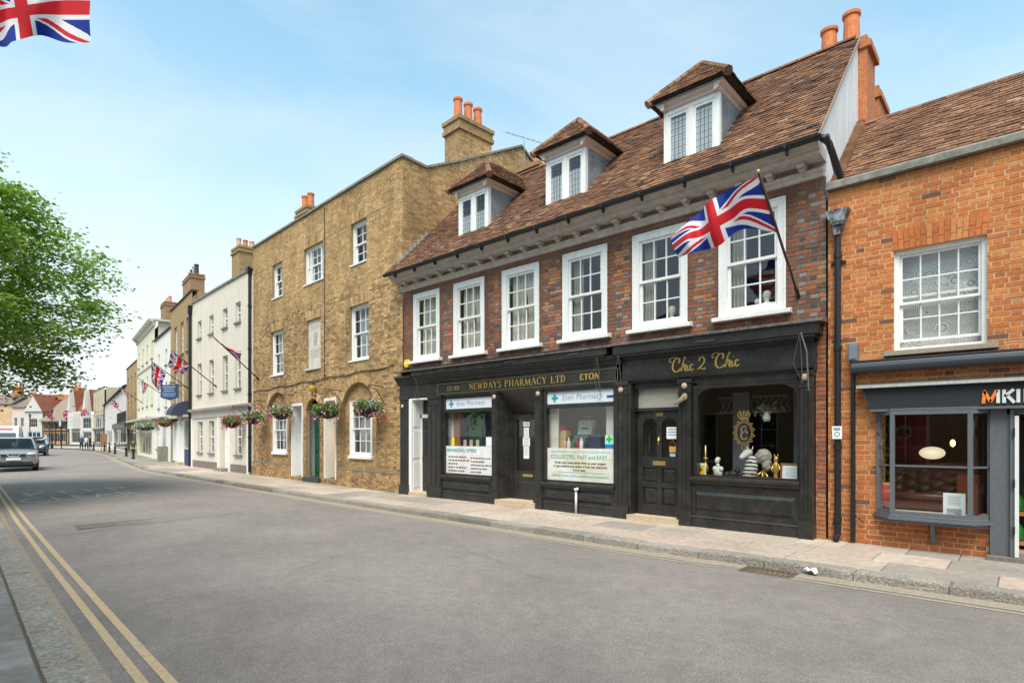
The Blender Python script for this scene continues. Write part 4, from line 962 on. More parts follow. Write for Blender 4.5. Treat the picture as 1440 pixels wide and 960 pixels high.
b=MB(); b.tube([(x0+.16,y+.18,1.3),(x0+.15,y+.2,1.6),(x0+.28,y+.2,1.86),(x0+.4,y+.2,1.6),(x0+.3,y+.2,1.32)],.018,6); b.build('wreath_ring',mat('dark_twig',(.08,.05,.03),.9),d)
b=MB(); b.box(-5.72,-4.66,9.58,10.0,0,.1); b.build('doorstep',M_step,mainb)
# gilt crown and oval crest on the boutique glass
b=MB(); cx,cz,y=-3.55,1.64,9.733
def oval(rx,rz,wd,n=40,c=(cx,cz)):
    for i in range(n):
        t0,t1=2*math.pi*i/n,2*math.pi*(i+1)/n
        b.quad(*[(c[0]+(rx+k)*math.cos(t),y,c[1]+(rz+k)*math.sin(t)) for t,k in ((t0,-wd/2),(t1,-wd/2),(t1,wd/2),(t0,wd/2))])
oval(.175,.255,.02); oval(.215,.3,.016)
for i in range(26):
    t=2*math.pi*i/26; oval(.022,.026,.013,9,(cx+.197*math.cos(t),cz+.28*math.sin(t))); 
    if i%2: oval(.018,.018,.012,8,(cx+.24*math.cos(t),cz+.325*math.sin(t)))
for q in (-1,0,1):
    ribbon(b,[(cx+q*.02,cz+.36),(cx+q*.07,cz+.42),(cx+q*.09,cz+.5)],.018,y,0); oval(.018,.018,.014,8,(cx+q*.09,cz+.52))
for q in (-.5,.5): ribbon(b,[(cx+q*.05,cz+.36),(cx+q*.1,cz+.43),(cx+q*.02,cz+.52)],.014,y,0)
b.quad((cx-.1,y,cz+.335),(cx+.1,y,cz+.335),(cx+.11,y,cz+.365),(cx-.11,y,cz+.365)); ribbon(b,[(cx-.1,cz+.5),(cx-.14,cz+.45),(cx-.1,cz+.36)],.018,y,0); ribbon(b,[(cx+.1,cz+.5),(cx+.14,cz+.45),(cx+.1,cz+.36)],.018,y,0)
for q in (-1,1): ribbon(b,[(cx,cz-.32),(cx+q*.05,cz-.36),(cx+q*.03,cz-.42),(cx,cz-.46)],.02,y,0)
ribbon(b,[(cx+.05,cz+.13),(cx,cz+.16),(cx-.06,cz+.1),(cx-.04,cz+.03),(cx+.03,cz+.02),(cx+.05,cz+.06),(cx+.01,cz+.06)],.026,y,0)
ribbon(b,[(cx+.09,cz-.02),(cx+.04,cz+.03),(cx-.05,cz-.02),(cx-.06,cz-.11),(cx,cz-.17),(cx+.08,cz-.13)],.03,y,0)
b.v=[(cx+(x-cx)*.72,y_,1.66+(z-cz)*.68) for x,y_,z in b.v]
b.build('crest',M_gold,w3,label='gilt crown and scrolled oval crest painted on the glass')
# pharmacy glass signs and posters (printed film on the glass)
def film(p,x0,x1,z0,z1,m,y=9.733,name='window_poster'):
    b=MB(); b.quad((x0,y,z0),(x1,y,z0),(x1,y,z1),(x0,y,z1)); return b.build(name,m,p)
def cross(p,c,s,m,y=9.729):
    b=MB(); k=s*.36; b.box(c[0]-s,c[0]+s,y,y+.001,c[1]-k/1.1,c[1]+k/1.1); b.box(c[0]-k/1.1,c[0]+k/1.1,y-.0006,y+.0004,c[1]-s,c[1]+s); b.build('cross_symbol',m,p)
M_sign=mat('pale_sign_film',(.66,.69,.73),.5,var=.03); M_poster=mat('poster_film',(.72,.72,.7),.5,col2=(.66,.5,.47),scale=2.1,detail=3,var=.06); M_poster2=mat('poster_film_green',(.7,.71,.69),.5,col2=(.58,.56,.4),scale=1.6,detail=3,var=.06)
M_gtxt=mat('grey_blue_print',(.3,.38,.45),.6)
for p,x0,x1 in ((w1,-11.12,-9.44),(w2,-7.78,-6.08)):
    film(p,x0,x1,2.29,2.55,M_sign,name='window_sign'); cross(p,(x0+.2,2.42),.085,M_teal); text('lettering','Eton Pharmacy',(x0+.9,9.727,2.42),.16,M_gtxt,p,0,shear=.2,sx=.95,space=1.1)
    b=MB(); b.box(x0-.03,x1+.03,9.7,9.76,2.2,2.285); b.build('transom',M_black,p)
film(w2,-6.26,-6.1,2.37,2.42,M_blue,y=9.729,name='badge')
q=film(w1,-11.12,-9.44,.66,1.35,M_poster)
text('lettering','REWARDING OFFERS',(-10.55,9.729,1.24),.115,M_teal,q,0,bold=.002)
def wordmarks(p,x,z,L,h,m,y=9.729,rr=random.Random(11)):
    # print too small to read in the photograph: rows of word-length marks
    b=MB(); e=x+L
    while x<e:
        w_=rr.uniform(.03,.1)
        k=x
        while k<min(x+w_,e): b.quad((k,y,z-h*.35),(k+.011,y,z-h*.35),(k+.011,y,z+h*rr.uniform(.15,.5)),(k,y,z+h*rr.uniform(.15,.5))); k+=.016
        x+=w_+.025
    return b.build('print',m,p)
for i in range(5): wordmarks(q,-11.03,1.08-i*.088,(.66,.78,.34,.68,.6)[i],.05,M_ink); wordmarks(q,-10.2,1.06-i*.085,(.66,.5,.72,.55,.36)[i],.05,M_ink)
q=film(w2,-7.78,-6.08,.66,1.345,M_poster2)
text('lettering','FREE PRESCRIPTION COLLECTION & DELIVERY SERVICE',(-6.93,9.729,1.27),.06,M_gtxt,q,0)
text('lettering','COLLECTED, FAST and EASY...',(-6.93,9.729,1.16),.115,M_teal,q,0)
for i,s in enumerate(('Order your prescription from us, your surgery','or get medicine and collect it from our pharmacy','it is so easy.')): text('lettering',s,(-6.93,9.729,1.04-i*.075),.068,mat('maroon_print',(.12,.02,.025),.6),q,0,bold=.0015)
text('lettering','SUPPORT YOUR LOCAL INDEPENDENT PHARMACY',(-6.93,9.729,.76),.062,M_teal,q,0)
b=MB(); b.quad((-7.5,9.7305,.83),(-6.3,9.7305,.83),(-6.3,9.7305,.845),(-7.5,9.7305,.845)); b.build('print',M_gtxt,q)
film(w2,-6.3,-6.1,1.44,1.62,mat('pale_green_film',(.4,.72,.5),.5),y=9.731,name='sticker'); cross(w2,(-6.2,1.54),.07,M_green,9.727); film(w2,-6.3,-6.1,1.36,1.44,mat('blue_film',(.02,.18,.5),.5),y=9.731,name='sticker')
film(w1,-10.9,-10.8,1.36,1.56,mat('yellow_film',(.75,.6,.03),.5),y=9.731,name='sticker'); film(w1,-9.67,-9.46,1.36,1.58,M_paper,y=9.731,name='sticker')
# shop rooms
b=MB()
b.box(-12.6,-5.75,10.1,13.5,.1,.13); b.box(-12.6,-5.75,10.06,13.5,2.88,2.92); b.box(-12.6,-5.75,13.5,13.56,.1,2.9); b.box(-5.76,-5.7,10.0,13.5,.1,2.9); b.build('shop_room',mat('beige_shop_wall',(.42,.38,.31),.9),mainb)
b=MB(); b.box(-11.2,-9.4,9.8,10.5,1.3,1.34); b.box(-7.84,-6.04,9.8,10.5,1.3,1.34); b.build('display_shelf',M_ply,mainb)
for q_ in ((-11.45,-11.07,9.95,10.0),(-8.05,-7.62,9.9,9.94),(-6.38,-6.1,9.9,9.94)): b=MB(); b.box(*q_,.66,2.2); b.build('window_backboard',M_ply,mainb)
b=MB(); b.box(-11.04,-10.84,9.93,9.97,.66,2.2); b.build('timber_post',M_wood,mainb)
b=MB(); b.box(-11.3,-9.7,10.45,10.48,1.34,2.3); b.build('display_backing',mat('dark_display',(.035,.04,.055),.5,col2=(.1,.13,.19),scale=4),mainb)
b=MB(); b.box(-10.96,-10.5,10.4,10.43,1.42,2.25); b.build('display_banner',mat('green_banner',(.03,.3,.04),.5,col2=(.01,.1,.02),scale=3),mainb)
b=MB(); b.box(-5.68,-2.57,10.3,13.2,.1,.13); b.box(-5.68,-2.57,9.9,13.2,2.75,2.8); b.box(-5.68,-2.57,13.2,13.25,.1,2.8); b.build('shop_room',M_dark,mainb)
b=MB(); b.box(-4.42,-2.66,9.8,10.5,.84,.88); b.build('display_shelf',M_wood,mainb)
b=MB(); b.box(-4.05,-3.75,10.55,10.6,.9,2.4); b.box(-3.0,-2.92,10.55,10.6,.9,2.4)
for x in (-4.35,-3.72):
    b.box(x,x+.6,10.6,10.62,2.02,2.05); b.box(x,x+.6,10.6,10.62,2.3,2.33)
    for i in range(6): b.tube([(x+.05+i*.1,10.61,2.05),(x+.15+i*.1,10.61,2.3)],.009,4); b.tube([(x+.15+i*.1,10.61,2.05),(x+.05+i*.1,10.61,2.3)],.009,4)
b.build('display_screen',mat('grey_screen',(.16,.165,.18),.7),mainb)
for x in (-7.2,-6.5,-10.0):
    b=MB(); b.box(x-.22,x+.22,10.9,11.05,2.85,2.88); b.build('ceiling_light',emit('shop_light',(1,.93,.8),9) if 'shop_light' not in MATS else MATS['shop_light'],mainb)
# white waste pipe on the right riser
b=MB(); b.tube([(-6.92,9.6,.0),(-6.92,9.6,.5)],.025,10); b.tube([(-6.92,9.6,.47),(-6.92,9.56,.5),(-6.86,9.6,.52)],.03,8); b.build('waste_pipe',mat('white_plastic',(.72,.7,.64),.4),mainb,smooth=True)
# carved bracket / finial by the boutique window
b=MB(); b.tube([(-4.74,9.56,2.17),(-4.66,9.55,2.2),(-4.6,9.55,2.24),(-4.54,9.56,2.29)],[.012,.03,.045,.05],8); b.ell((-4.53,9.56,2.3),(.05,.045,.06),10,8,.5); b.build('carved_corbel',mat('painted_corbel',(.34,.28,.19),.7,var=.5,scale=25),mainb)
frame((0,0,0))
# ------------------------------------------------------------------ the orange brick shop on the right
RB=Fac((-2.3,9.8),0); frame((-2.3,9.8,0))
rb=thing('shop_building','bright orange brick shop with slate-grey canted window and low tiled roof','building',tuple(OFF))
x0,x1=-2.3,3.2; q=-2.3
ow=(q+.86,q+1.9,2.83,4.27)
brick_wall(rb,x0+.012,x1,0,5.36,BR_OR,MO_OR,[ow,(q+.72,q+1.9,.45,1.97),(q+1.92,q+3.6,.0,1.97)],y=9.8,course=.0735,bl=.215,j=.0165,single=300,near=(-1.1,4.2),proud=.004,tonef=lambda x,z,t,h:((lambda k:k*.55 if z<.62 else k)(t if t<.05 else .22+.7*t)))
flat_arch(rb,q+.86,q+1.9,4.27,.3,BR_OR,9.8,.03,16)
b=MB(); b.box(x0,x1,9.86,10.05,1.98,2.6); b.build('lintel',MO_OR,rb)
# soldier arch stands flush with the bricks; coping
b=MB(); b.prism([(9.7,5.37),(9.7,5.46),(9.76,5.5),(10.1,5.5),(10.1,5.37)],x0-.0,x1,'x'); b.build('coping',M_cop,rb)
tile_roof(rb,(x0+.02,10.02,5.42),(1,0,0),(0,2.07,1.88),x1-x0,2.75,single=300,near=(-1.2,10.2,5.8),gauge=.105,tw=.17,tones=(.2,1.0))
b=MB(); b.quad((x0,12.1,7.28),(x1,12.1,7.28),(x1,14.6,5.2),(x0,14.6,5.2)); b.build('rear_slope',TILE,rb)
b=MB(); x=x0
while x<x1: b.tone=.3+.5*random.random(); b.prism([(12.09+.11*math.cos(math.pi*i/6),7.27+.08*math.sin(math.pi*i/6)) for i in range(7)],x,x+.31,'x'); x+=.32
b.build('ridge_tile',TILE,rb,kind='stuff')
b=MB()
for i in range(20): t=i/20; b.tone=.4+.4*random.random(); b.box(x0-.03,x0+.1,10.02+2.05*t,10.02+2.05*(t+.05),5.44+1.86*t,5.5+1.86*(t+.05))
b.build('verge_fillet',TILE,rb,kind='stuff')
b=MB(); b.box(x0+.02,x0+.2,10.06,14.6,0,5.35); b.box(x1-.2,x1,10.06,14.6,0,5.35); b.box(x0+.2,x1-.2,14.4,14.6,0,5.35); b.build('side_wall',MO_OR,rb)
b=MB(); b.box(x0+.2,x1-.2,10.06,14.4,2.25,2.4); b.box(x0+.2,x1-.2,10.06,14.4,.0,.06); b.box(x0+.2,x1-.2,10.06,14.4,5.2,5.25); b.build('floor_slab',M_room,rb)
b=MB(); b.box(x0+.2,x1-.2,12.4,12.46,2.41,5.19); b.build('partition_wall',M_room,rb)
# sash window with patterned lace
sash_window(rb,q+.86,q+1.9,2.83,4.27,9.86,fr=.06,cols=4,rt=2,rb=2,bar=.018,sill=None,depth=.08,proud=.0,stile=.035,split=.48,slide=.09,bot=.04)
b=MB(); b.box(q+.75,q+2.02,9.68,9.86,2.75,2.82); b.build('sill',mat('old_timber_sill',(.3,.26,.21),.85,var=.3,scale=14),rb,bevel=.006)
# slate grey shopfront: roller blind box, hood, fascia
b=MB(); b.tube([(q+.36,9.68,2.61),(x1,9.68,2.62)],.085,14); b.box(q+.37,x1,9.62,9.82,2.69,2.71); b.build('blind_roller',mat('dark_grey_blind',(.045,.05,.058),.4,spec=.5),rb,smooth=False)
b=MB(); b.prism([(9.55,2.29),(9.55,2.33),(9.8,2.38),(9.8,2.29)],q+.44,x1,'x'); hd_=b.build('hood',M_grey,rb); b=MB(); b.box(q+.44,x1,9.545,9.552,2.295,2.335); b.build('hood_edge',mat('worn_pale_edge',(.4,.39,.37),.7,var=.3,scale=14),hd_)
b=MB(); b.prism([(q+.5,2.29),(q+.6,1.985),(x1,1.985),(x1,2.29)],9.62,9.84,'y'); fa=b.build('fascia',mat('charcoal_fascia',(.028,.03,.035),.5),rb,label='charcoal fascia with orange and white letters'); b=MB(); b.box(q+.6,x1,9.6,9.84,1.955,1.985); b.build('fascia_rail',M_grey,fa)
# letters MKI...
def strokes(b,L,x,z,h,y,wd):
    for p,r in L:
        p,r=Vector((x+p[0]*h,z+p[1]*h)),Vector((x+r[0]*h,z+r[1]*h)); n=Vector((-(r-p).y,(r-p).x)).normalized()*wd/2
        b.prism([tuple(p-n),tuple(r-n),tuple(r+n),tuple(p+n)],y-.012,y,'y')
lx=q+1.93; h=.17
b=MB(); strokes(b,[((.0,0),(.06,.95)),((.03,1),(.42,.12)),((.4,.1),(.78,.98))],lx-.06,2.025,h,9.615,.035); b.build('orange_letter',mat('orange_letter',(.85,.18,.03),.45,col2=(.8,.35,.05),scale=20),fa)
b=MB(); strokes(b,[((.86,0),(.86,1)),((1.2,0),(1.2,1)),((1.22,.48),(1.75,1)),((1.36,.58),(1.78,0)),((2.0,0),(2.0,1)),((2.4,0),(2.4,1))],lx-.06,2.025,h,9.615,.036); b.build('pale_letter',mat('pale_letter',(.62,.62,.62),.4),fa)
# canted bay
YB=9.58; zb,zt=.5,1.96
pts=[(q+.68,9.79),(q+.88,YB),(q+1.74,YB),(q+1.93,9.79)]
b=MB()
for x,y_ in pts: b.box(x-.028,x+.028,y_-.028,y_+.028,zb,zt)
for (xa,ya),(xb,yb) in zip(pts[:-1],pts[1:]):
    for z0,z1,t in ((zb,zb+.05,.03),(1.175,1.2,.016),(zt-.06,zt,.03)):
        d_=Vector((xb-xa,yb-ya)).normalized(); n=Vector((-d_.y,d_.x))*t
        b._add([(xa-n.x,ya-n.y,z0),(xb-n.x,yb-n.y,z0),(xb+n.x,yb+n.y,z0),(xa+n.x,ya+n.y,z0),(xa-n.x,ya-n.y,z1),(xb-n.x,yb-n.y,z1),(xb+n.x,yb+n.y,z1),(xa+n.x,ya+n.y,z1)],[(0,1,5,4),(1,2,6,5),(2,3,7,6),(3,0,4,7),(4,5,6,7),(3,2,1,0)])
bay=b.build('bay_window',M_grey,rb,label='slate-grey canted display window')
for (xa,ya),(xb,yb) in zip(pts[:-1],pts[1:]):
    for z0,z1 in ((zb+.05,1.175),(1.2,zt-.06)):
        v=MB(); v.quad((xa,ya,z0),(xb,yb,z0),(xb,yb,z1),(xa,ya,z1)); v.build('pane',G_shop,bay)
def bayslab(b,z0,z1,o):
    P=[(q+.68-o*1.2,9.8),(q+.88-o*.6,YB-o),(q+1.74+o*.6,YB-o),(q+1.93+o*1.2,9.8)]; b.prism(P,z0,z1,'z')
b=MB(); bayslab(b,.39,.43,.04); bayslab(b,.43,.47,.07); bayslab(b,.47,.5,.05); b.build('bay_sill',M_grey,bay,bevel=.004)
b=MB(); b.prism([(9.8,.12),(9.74,.12),(9.56,.385),(9.66,.39),(9.8,.3)],q+1.31,q+1.36,'x'); b.build('bay_bracket',M_grey,bay)
b=MB(); bayslab(b,1.955,1.99,.03); b.build('bay_head',M_grey,bay)
b=MB(); b.box(q+.7,q+1.92,9.84,10.5,.46,.5); b.build('bay_board',M_ply,rb)
# grey pilaster and open door at the frame edge
b=MB(); b.box(q+1.93,q+2.13,9.72,9.9,0,1.97); b.box(q+2.13,q+2.17,9.68,9.9,0,1.97); b.box(q+2.1,x1,9.72,9.9,1.88,1.96); b.build('door_surround',M_grey,rb)
b=MB(); b.box(q+2.175,q+2.215,9.66,9.72,.06,1.86); d=b.build('door_edge',mat('worn_white_door',(.68,.68,.66),.5,var=.05),rb); b=MB()
for z in (.35,.95,1.6): b.box(q+2.16,q+2.178,9.64,9.67,z,z+.1)
b.build('hinge',M_blackm,d)
b=MB(); b.box(q+1.9,x1,9.6,10.1,-.0,.05); b.build('doorstep',mat('blue_brick_step',(.17,.15,.14),.8,var=.3),rb)
# black rainwater pipes
b=MB(); b.tube([(q+.16,9.72,4.66),(q+.16,9.72,.12),(q+.15,9.62,.04)],.045,12)
for z in (4.3,2.9,1.4,.3): b.tube([(q+.16,9.72,z),(q+.16,9.72,z+.07)],.058,12)
b.box(q+.06,q+.26,9.76,9.79,4.22,4.26); dp=b.build('downpipe',M_blackm,rb,smooth=False)
b=MB(); b.prism([(q+.0,5.02),(q+.32,5.02),(q+.24,4.78),(q+.08,4.78)],9.62,9.79,'y'); b.prism([(q+.09,4.78),(q+.23,4.78),(q+.2,4.64),(q+.12,4.64)],9.65,9.78,'y'); b.build('rainwater_hopper',mat('painted_hopper',(.03,.03,.032),.5,col2=(.3,.31,.33),scale=9),dp,bevel=.005)
b=MB(); b.tube([(q+.36,9.74,2.75),(q+.36,9.74,.02)],.032,10); b.tube([(q+.36,9.74,.5),(q+.4,9.73,.4),(q+.5,9.75,.32)],.01,6); b.build('cable_duct',M_blackm,rb)
b=MB(); b.box(q+.31,q+.43,9.64,9.79,2.72,2.98); b.box(q+.325,q+.415,9.625,9.64,2.74,2.95); b.build('junction_box',mat('blue_grey_plastic',(.17,.185,.21),.5),rb,bevel=.012)
b=MB(); b.box(q+.1,q+.23,9.655,9.665,1.56,1.75); o=b.build('pipe_notice',M_paper,rb)
for i in range(18):
    pass
b=MB(); 
for k in range(20):
    t0,t1=2*math.pi*k/20,2*math.pi*(k+1)/20; b.quad(*[(q+.165+r*math.cos(t),9.652,1.63+r*math.sin(t)) for t,r in ((t0,.03),(t1,.03),(t1,.038),(t0,.038))])
for z in (1.72,1.705,1.69): b.quad((q+.12,9.652,z),(q+.21,9.652,z),(q+.21,9.652,z+.006),(q+.12,9.652,z+.006))
b.build('print',MATS['print_ink'],o)
frame((0,0,0))
# lace panel behind the sash
def lace():
    m=mat('patterned_lace',(.3,.3,.3),.9); t=m.node_tree; N=t.nodes.new; L=t.links
    g=N('ShaderNodeNewGeometry'); v=N('ShaderNodeTexVoronoi'); v.inputs['Scale'].default_value=4.6; L.new(g.outputs['Position'],v.inputs['Vector'])
    s=N('ShaderNodeMath'); s.operation='MULTIPLY'; s.inputs[1].default_value=55; L.new(v.outputs['Distance'],s.inputs[0])
    k=N('ShaderNodeMath'); k.operation='SINE'; L.new(s.outputs[0],k.inputs[0])
    r=N('ShaderNodeValToRGB'); r.color_ramp.elements[0].position=0.35; r.color_ramp.elements[0].color=(.66,.66,.65,1); r.color_ramp.elements[1].position=.98; r.color_ramp.elements[1].color=(.3,.3,.31,1); L.new(k.outputs[0],r.inputs[0])
    L.new(r.outputs[0],t.nodes['Principled BSDF'].inputs['Base Color']); return m
curtain('grey lace curtain with swirling shell pattern behind the sash window of the orange brick shop',q+.9,q+1.86,2.86,4.22,10.08,lace(),folds=2,amp=.006,name='lace_curtain')
# ------------------------------------------------------------------ generic town house
def house_frame(px_right_pt,ang): return Fac(px_right_pt,ang)
def rel(F): return F
def simple_wall(parent,x0,x1,z0,z1,m,opens=(),y=0,thick=.22,name='wall'):
    b=MB(); zs=sorted(set([z0,z1]+[v for o in opens for v in (o[2],o[3])])); 
    for za,zb_ in zip(zs[:-1],zs[1:]):
        zm=(za+zb_)/2; iv=[(x0,x1)]
        for o in opens:
            if o[2]<zm<o[3]:
                n=[]
                for p,r in iv:
                    if o[1]<=p or o[0]>=r: n.append((p,r)); continue
                    if o[0]>p: n.append((p,o[0]))
                    if o[1]<r: n.append((o[1],r))
                iv=n
        for p,r in iv: b.quad((p,y,za),(r,y,za),(r,y,zb_),(p,y,zb_))
    for a,c,e,g in opens:
        for u,v in (((a,e),(a,g)),((c,e),(c,g)),((a,e),(c,e)),((a,g),(c,g))): b.quad((u[0],y,u[1]),(v[0],y,v[1]),(v[0],y+thick,v[1]),(u[0],y+thick,u[1]))
    return b.build(name,m,parent)
def shell(parent,x0,x1,h,dp,m,roof='flat',rm=None,rh=2.2,floors=()):
    b=MB(); b.box(x0,x0+.2,.0+.23,dp,0,h); b.box(x1-.2,x1,.23,dp,0,h); b.box(x0+.2,x1-.2,dp-.2,dp,0,h); b.build('side_wall',m,parent)
    b=MB(); 
    for z in floors: b.box(x0+.2,x1-.2,.25,dp-.2,z,z+.2)
    b.box(x0+.2,x1-.2,3.2,3.26,0,h-.1); b.build('floor_slab',M_room,parent)
    if roof=='flat': b=MB(); b.box(x0+.2,x1-.2,.2,dp-.2,h-.5,h-.4); b.build('roof',M_cop,parent)
    if roof=='pitch': b=MB(); b.prism([(-.3,h-.05),(-.3,h+.05),(dp/2,h+rh),(dp+.2,h),(dp,h-.1)],x0,x1,'x'); b.build('roof',rm or TILE,parent)
    if roof=='parapet': b=MB(); b.prism([(.25,h-.6),(dp/2,h+rh),(dp,h-.6)],x0+.1,x1-.1,'x'); b.build('roof',rm or TILE,parent)
def stack(parent,x,y,z0,z1,w_,d_,m,n=3,ph=.7,pr=.13,mats=None,along='x'):
    b=MB(); b.box(x-w_/2,x+w_/2,y-d_/2,y+d_/2,z0,z1); b.box(x-w_/2-.06,x+w_/2+.06,y-d_/2-.06,y+d_/2+.06,z1-.28,z1-.16); b.box(x-w_/2-.04,x+w_/2+.04,y-d_/2-.04,y+d_/2+.04,z1-.06,z1+.05)
    c=b.build('chimney',m,parent)
    for i in range(n):
        t=(i+.5)/n-.5; mm=mats[i%len(mats)] if mats else M_terra
        pot(c,(x+(t*w_ if along=='x' else 0),y+(0 if along=='x' else t*d_),z1+.04),ph*(.9+.2*random.random()),pr,mm,10)
    return c
# ------------------------------------------------------------------ the yellow stock-brick house
YF=Fac((-12.99,9.75),-3); yb=thing('brick_house','three-storey yellow stock-brick house with arched ground floor and green door','building',(YF.O[0],YF.O[1],0),YF.ang)
YW=10.95; YH=9.42
wins=[(-8.98,-8.05,6.98,8.27,2),(-6.2,-4.72,6.98,8.25,3),(-2.87,-1.92,6.98,8.27,2),(-9.15,-7.95,3.98,5.68,3),(-2.96,-1.79,3.98,5.68,3)]
blind_w=(-5.98,-4.92,3.98,5.68)
ar=[(-9.6,-7.42),(-3.52,-1.36)]
opn=[w_[:4] for w_ in wins]+[blind_w]+[('arch',a,c,.55,2.2) for a,c in ar]+[(-7.24,-6.26,.12,2.72),(-4.66,-3.78,.18,2.82),('arch',-6.02,-4.98,.16,2.4)]
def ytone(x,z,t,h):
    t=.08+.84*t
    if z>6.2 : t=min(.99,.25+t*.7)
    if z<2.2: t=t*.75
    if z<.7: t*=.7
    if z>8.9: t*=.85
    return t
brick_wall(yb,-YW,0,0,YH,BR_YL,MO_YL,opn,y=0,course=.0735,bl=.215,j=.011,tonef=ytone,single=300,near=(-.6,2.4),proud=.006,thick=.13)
for a,c in ar:
    r_=(c-a)/2
    brick_wall(yb,a-.02,c+.02,.5,2.25+r_,BR_YL,MO_YL,[((a+c)/2-.655,(a+c)/2+.655,.93,2.7)],y=.13,course=.0735,bl=.215,j=.011,name='arch_recess_wall',tonef=lambda x,z,t,h:min(.99,.3+.6*t),proud=.005,inner=False)
    round_arch(yb,a,c,2.2,BR_YL,0)
    sash_window(yb,(a+c)/2-.66,(a+c)/2+.66,.98,2.7,.16,fr=.09,cols=3,rt=2,rb=2,bar=.022,sill=(.05,.12,.09),proud=.06)
round_arch(yb,-6.02,-4.98,2.4,BR_YL,0,h=.22)
for i,(a,c,e,g,n) in enumerate(wins):
    sash_window(yb,a,c,e,g,.1,fr=.07,cols=n if i!=1 else 4,rt=2,rb=2,bar=.02,sill=(.03,.14,.06),proud=.0,depth=.08)
    if i==1:
        b=MB()
        for xx in (a+.34,c-.34): b.box(xx-.03,xx+.03,.09,.18,e+.06,g-.06)
        b.build('mullion',M_white,yb)
    flat_arch(yb,a,c,g,.3,BR_YL,0,.1)
flat_arch(yb,blind_w[0],blind_w[1],blind_w[3],.3,BR_YL,0,.1)
b=MB(); a,c,e,g=blind_w; b.box(a,c,.07,.16,e,g); b.box(a-.05,c+.05,-.06,.1,e-.07,e); o=b.build('painted_panel',mat('faded_painted_sign',(.62,.56,.5),.85,var=.12,scale=5,col2=(.55,.47,.4)),yb,label='blocked window painted with a faded crest and lettering')
b=MB(); b.ell(((a+c)/2,.069,5.0),(.16,.004,.26),14,10); b.build('faded_crest',mat('faded_red_print',(.38,.27,.23),.9,col2=(.55,.47,.4),scale=12),o)
for k in range(9): b=MB(); z=5.45-k*.055 if k<3 else 4.62-(k-3)*.055; b.quad((a+.15+.03*(k%3),.067,z),(c-.15-.04*(k%2),.067,z),(c-.15-.04*(k%2),.067,z+.02),(a+.15+.03*(k%3),.067,z+.02)); b.build('print',mat('faded_print',(.45,.39,.34),.9),o)
# parapet, coping, side wall, roof, chimney
b=MB(); b.box(-YW,.05,-.06,.32,YH,YH+.07); b.build('coping',M_cop,yb)
SP=[(0,YH),(.8,9.36),(2.05,9.97),(4.75,11.4),(7.2,10.0)]
def yout(z):
    if z<=9.36: return (0.0,7.2)
    lo=hi=None
    xs_=[i*.05 for i in range(0,145)]
    ok=[x for x in xs_ if lerpx(SP,x)>=z]
    return (ok[0],ok[-1]) if ok else None
brick_wall(yb,0.01,7.2,5.3,11.4,BR_YL,MO_YL,(),y=0.0,side=True,outline=yout,course=.0735,bl=.215,j=.011,name='party_wall',thick=.25,proud=.005,tonef=lambda x,z,t,h:.22+.6*t)
b=MB(); b.box(-.24,-.002,.13,7.2,0,5.3); b.box(-YW,-YW+.24,.13,7.2,0,YH); b.box(-YW,0,7.0,7.2,0,9); b.build('side_wall',MO_YL,yb)
b=MB()
for (a,za),(c,zc) in zip(SP[:-1],SP[1:]): b.prism([(a,za),(a,za+.07),(c,zc+.07),(c,zc)],-.3,.06,'x')
b.build('coping',M_cop,yb)
b=MB(); b.prism([(.35,9.0),(4.75,11.2),(7.1,9.8),(7.1,8.9)],-YW+.1,-.26,'x'); b.build('roof',mat('dark_slate',(.1,.1,.11),.7),yb)
b=MB(); 
for z in (3.2,6.25): b.box(-YW+.25,-.26,.16,6.9,z,z+.2)
b.box(-YW+.25,-.26,3,3.05,0,9); b.build('floor_slab',M_room,yb)
M_stk=mat('yellow_stack_brick',(.36,.23,.1),.9,var=.3,scale=7,col2=(.22,.15,.085),bump=.4,bscale=40)
brk=MB(); brk.box(-.72,.0,2.06,3.4,9.9,11.5)
b=MB(); b.box(-.72,-.01,2.06,3.4,9.9,11.4); b.box(-.78,.06,2.0,3.46,11.0,11.12); b.box(-.75,.03,2.03,3.43,11.12,11.3); b.box(-.79,.07,1.99,3.47,11.3,11.42); ch=b.build('chimney',M_stk,yb)
brick_wall(ch,2.06,3.4,9.6,11.0,BR_YL,MO_YL,(),y=.0,side=True,course=.0735,name='stack_face',thick=.02,proud=.008,tonef=lambda x,z,t,h:.3+.65*t)
for yy_ in (2.3,2.72,3.12): pot(ch,(-.36,yy_,11.4),.78,.14)
x_,z_=YF.at(431,298,2.2); stack(yb,x_+.15,2.2,9,z_,1.1,.6,M_stk,2,.72,.15)
# doors
def jambdoor(xa,xc,z0,z1,m,dep=.55,dm=None):
    b=MB(); b.box(xa,xa+.06,-.03,dep,z0,z1); b.box(xc-.06,xc,-.03,dep,z0,z1); b.box(xa,xc,-.035,dep,z1,z1+.09); b.build('door_lining',m,yb,bevel=.004); b=MB(); b.box(xa+.06,xc-.06,dep-.05,dep,z0,z1); return b.build('door',dm or m,yb)
jambdoor(-7.22,-6.28,.12,2.7,M_white)
jambdoor(-4.64,-3.8,.18,2.78,M_white,.42,mat('yellow_door',(.7,.45,.08),.4)); b=MB(); b.box(-3.86,-3.8,-.02,.4,.2,2.7); b.build('door_edge',MATS['yellow_door'],yb)
M_dgreen=mat('dark_green_door',(.012,.075,.04),.35,spec=.5)
b=MB(); b.box(-5.98,-5.02,.3,.35,.16,2.4); 
for z0,z1 in ((.3,.95),(1.05,1.7),(1.8,2.3)): panel(b,-5.88,-5.54,z0,z1,.299); panel(b,-5.46,-5.12,z0,z1,.299)
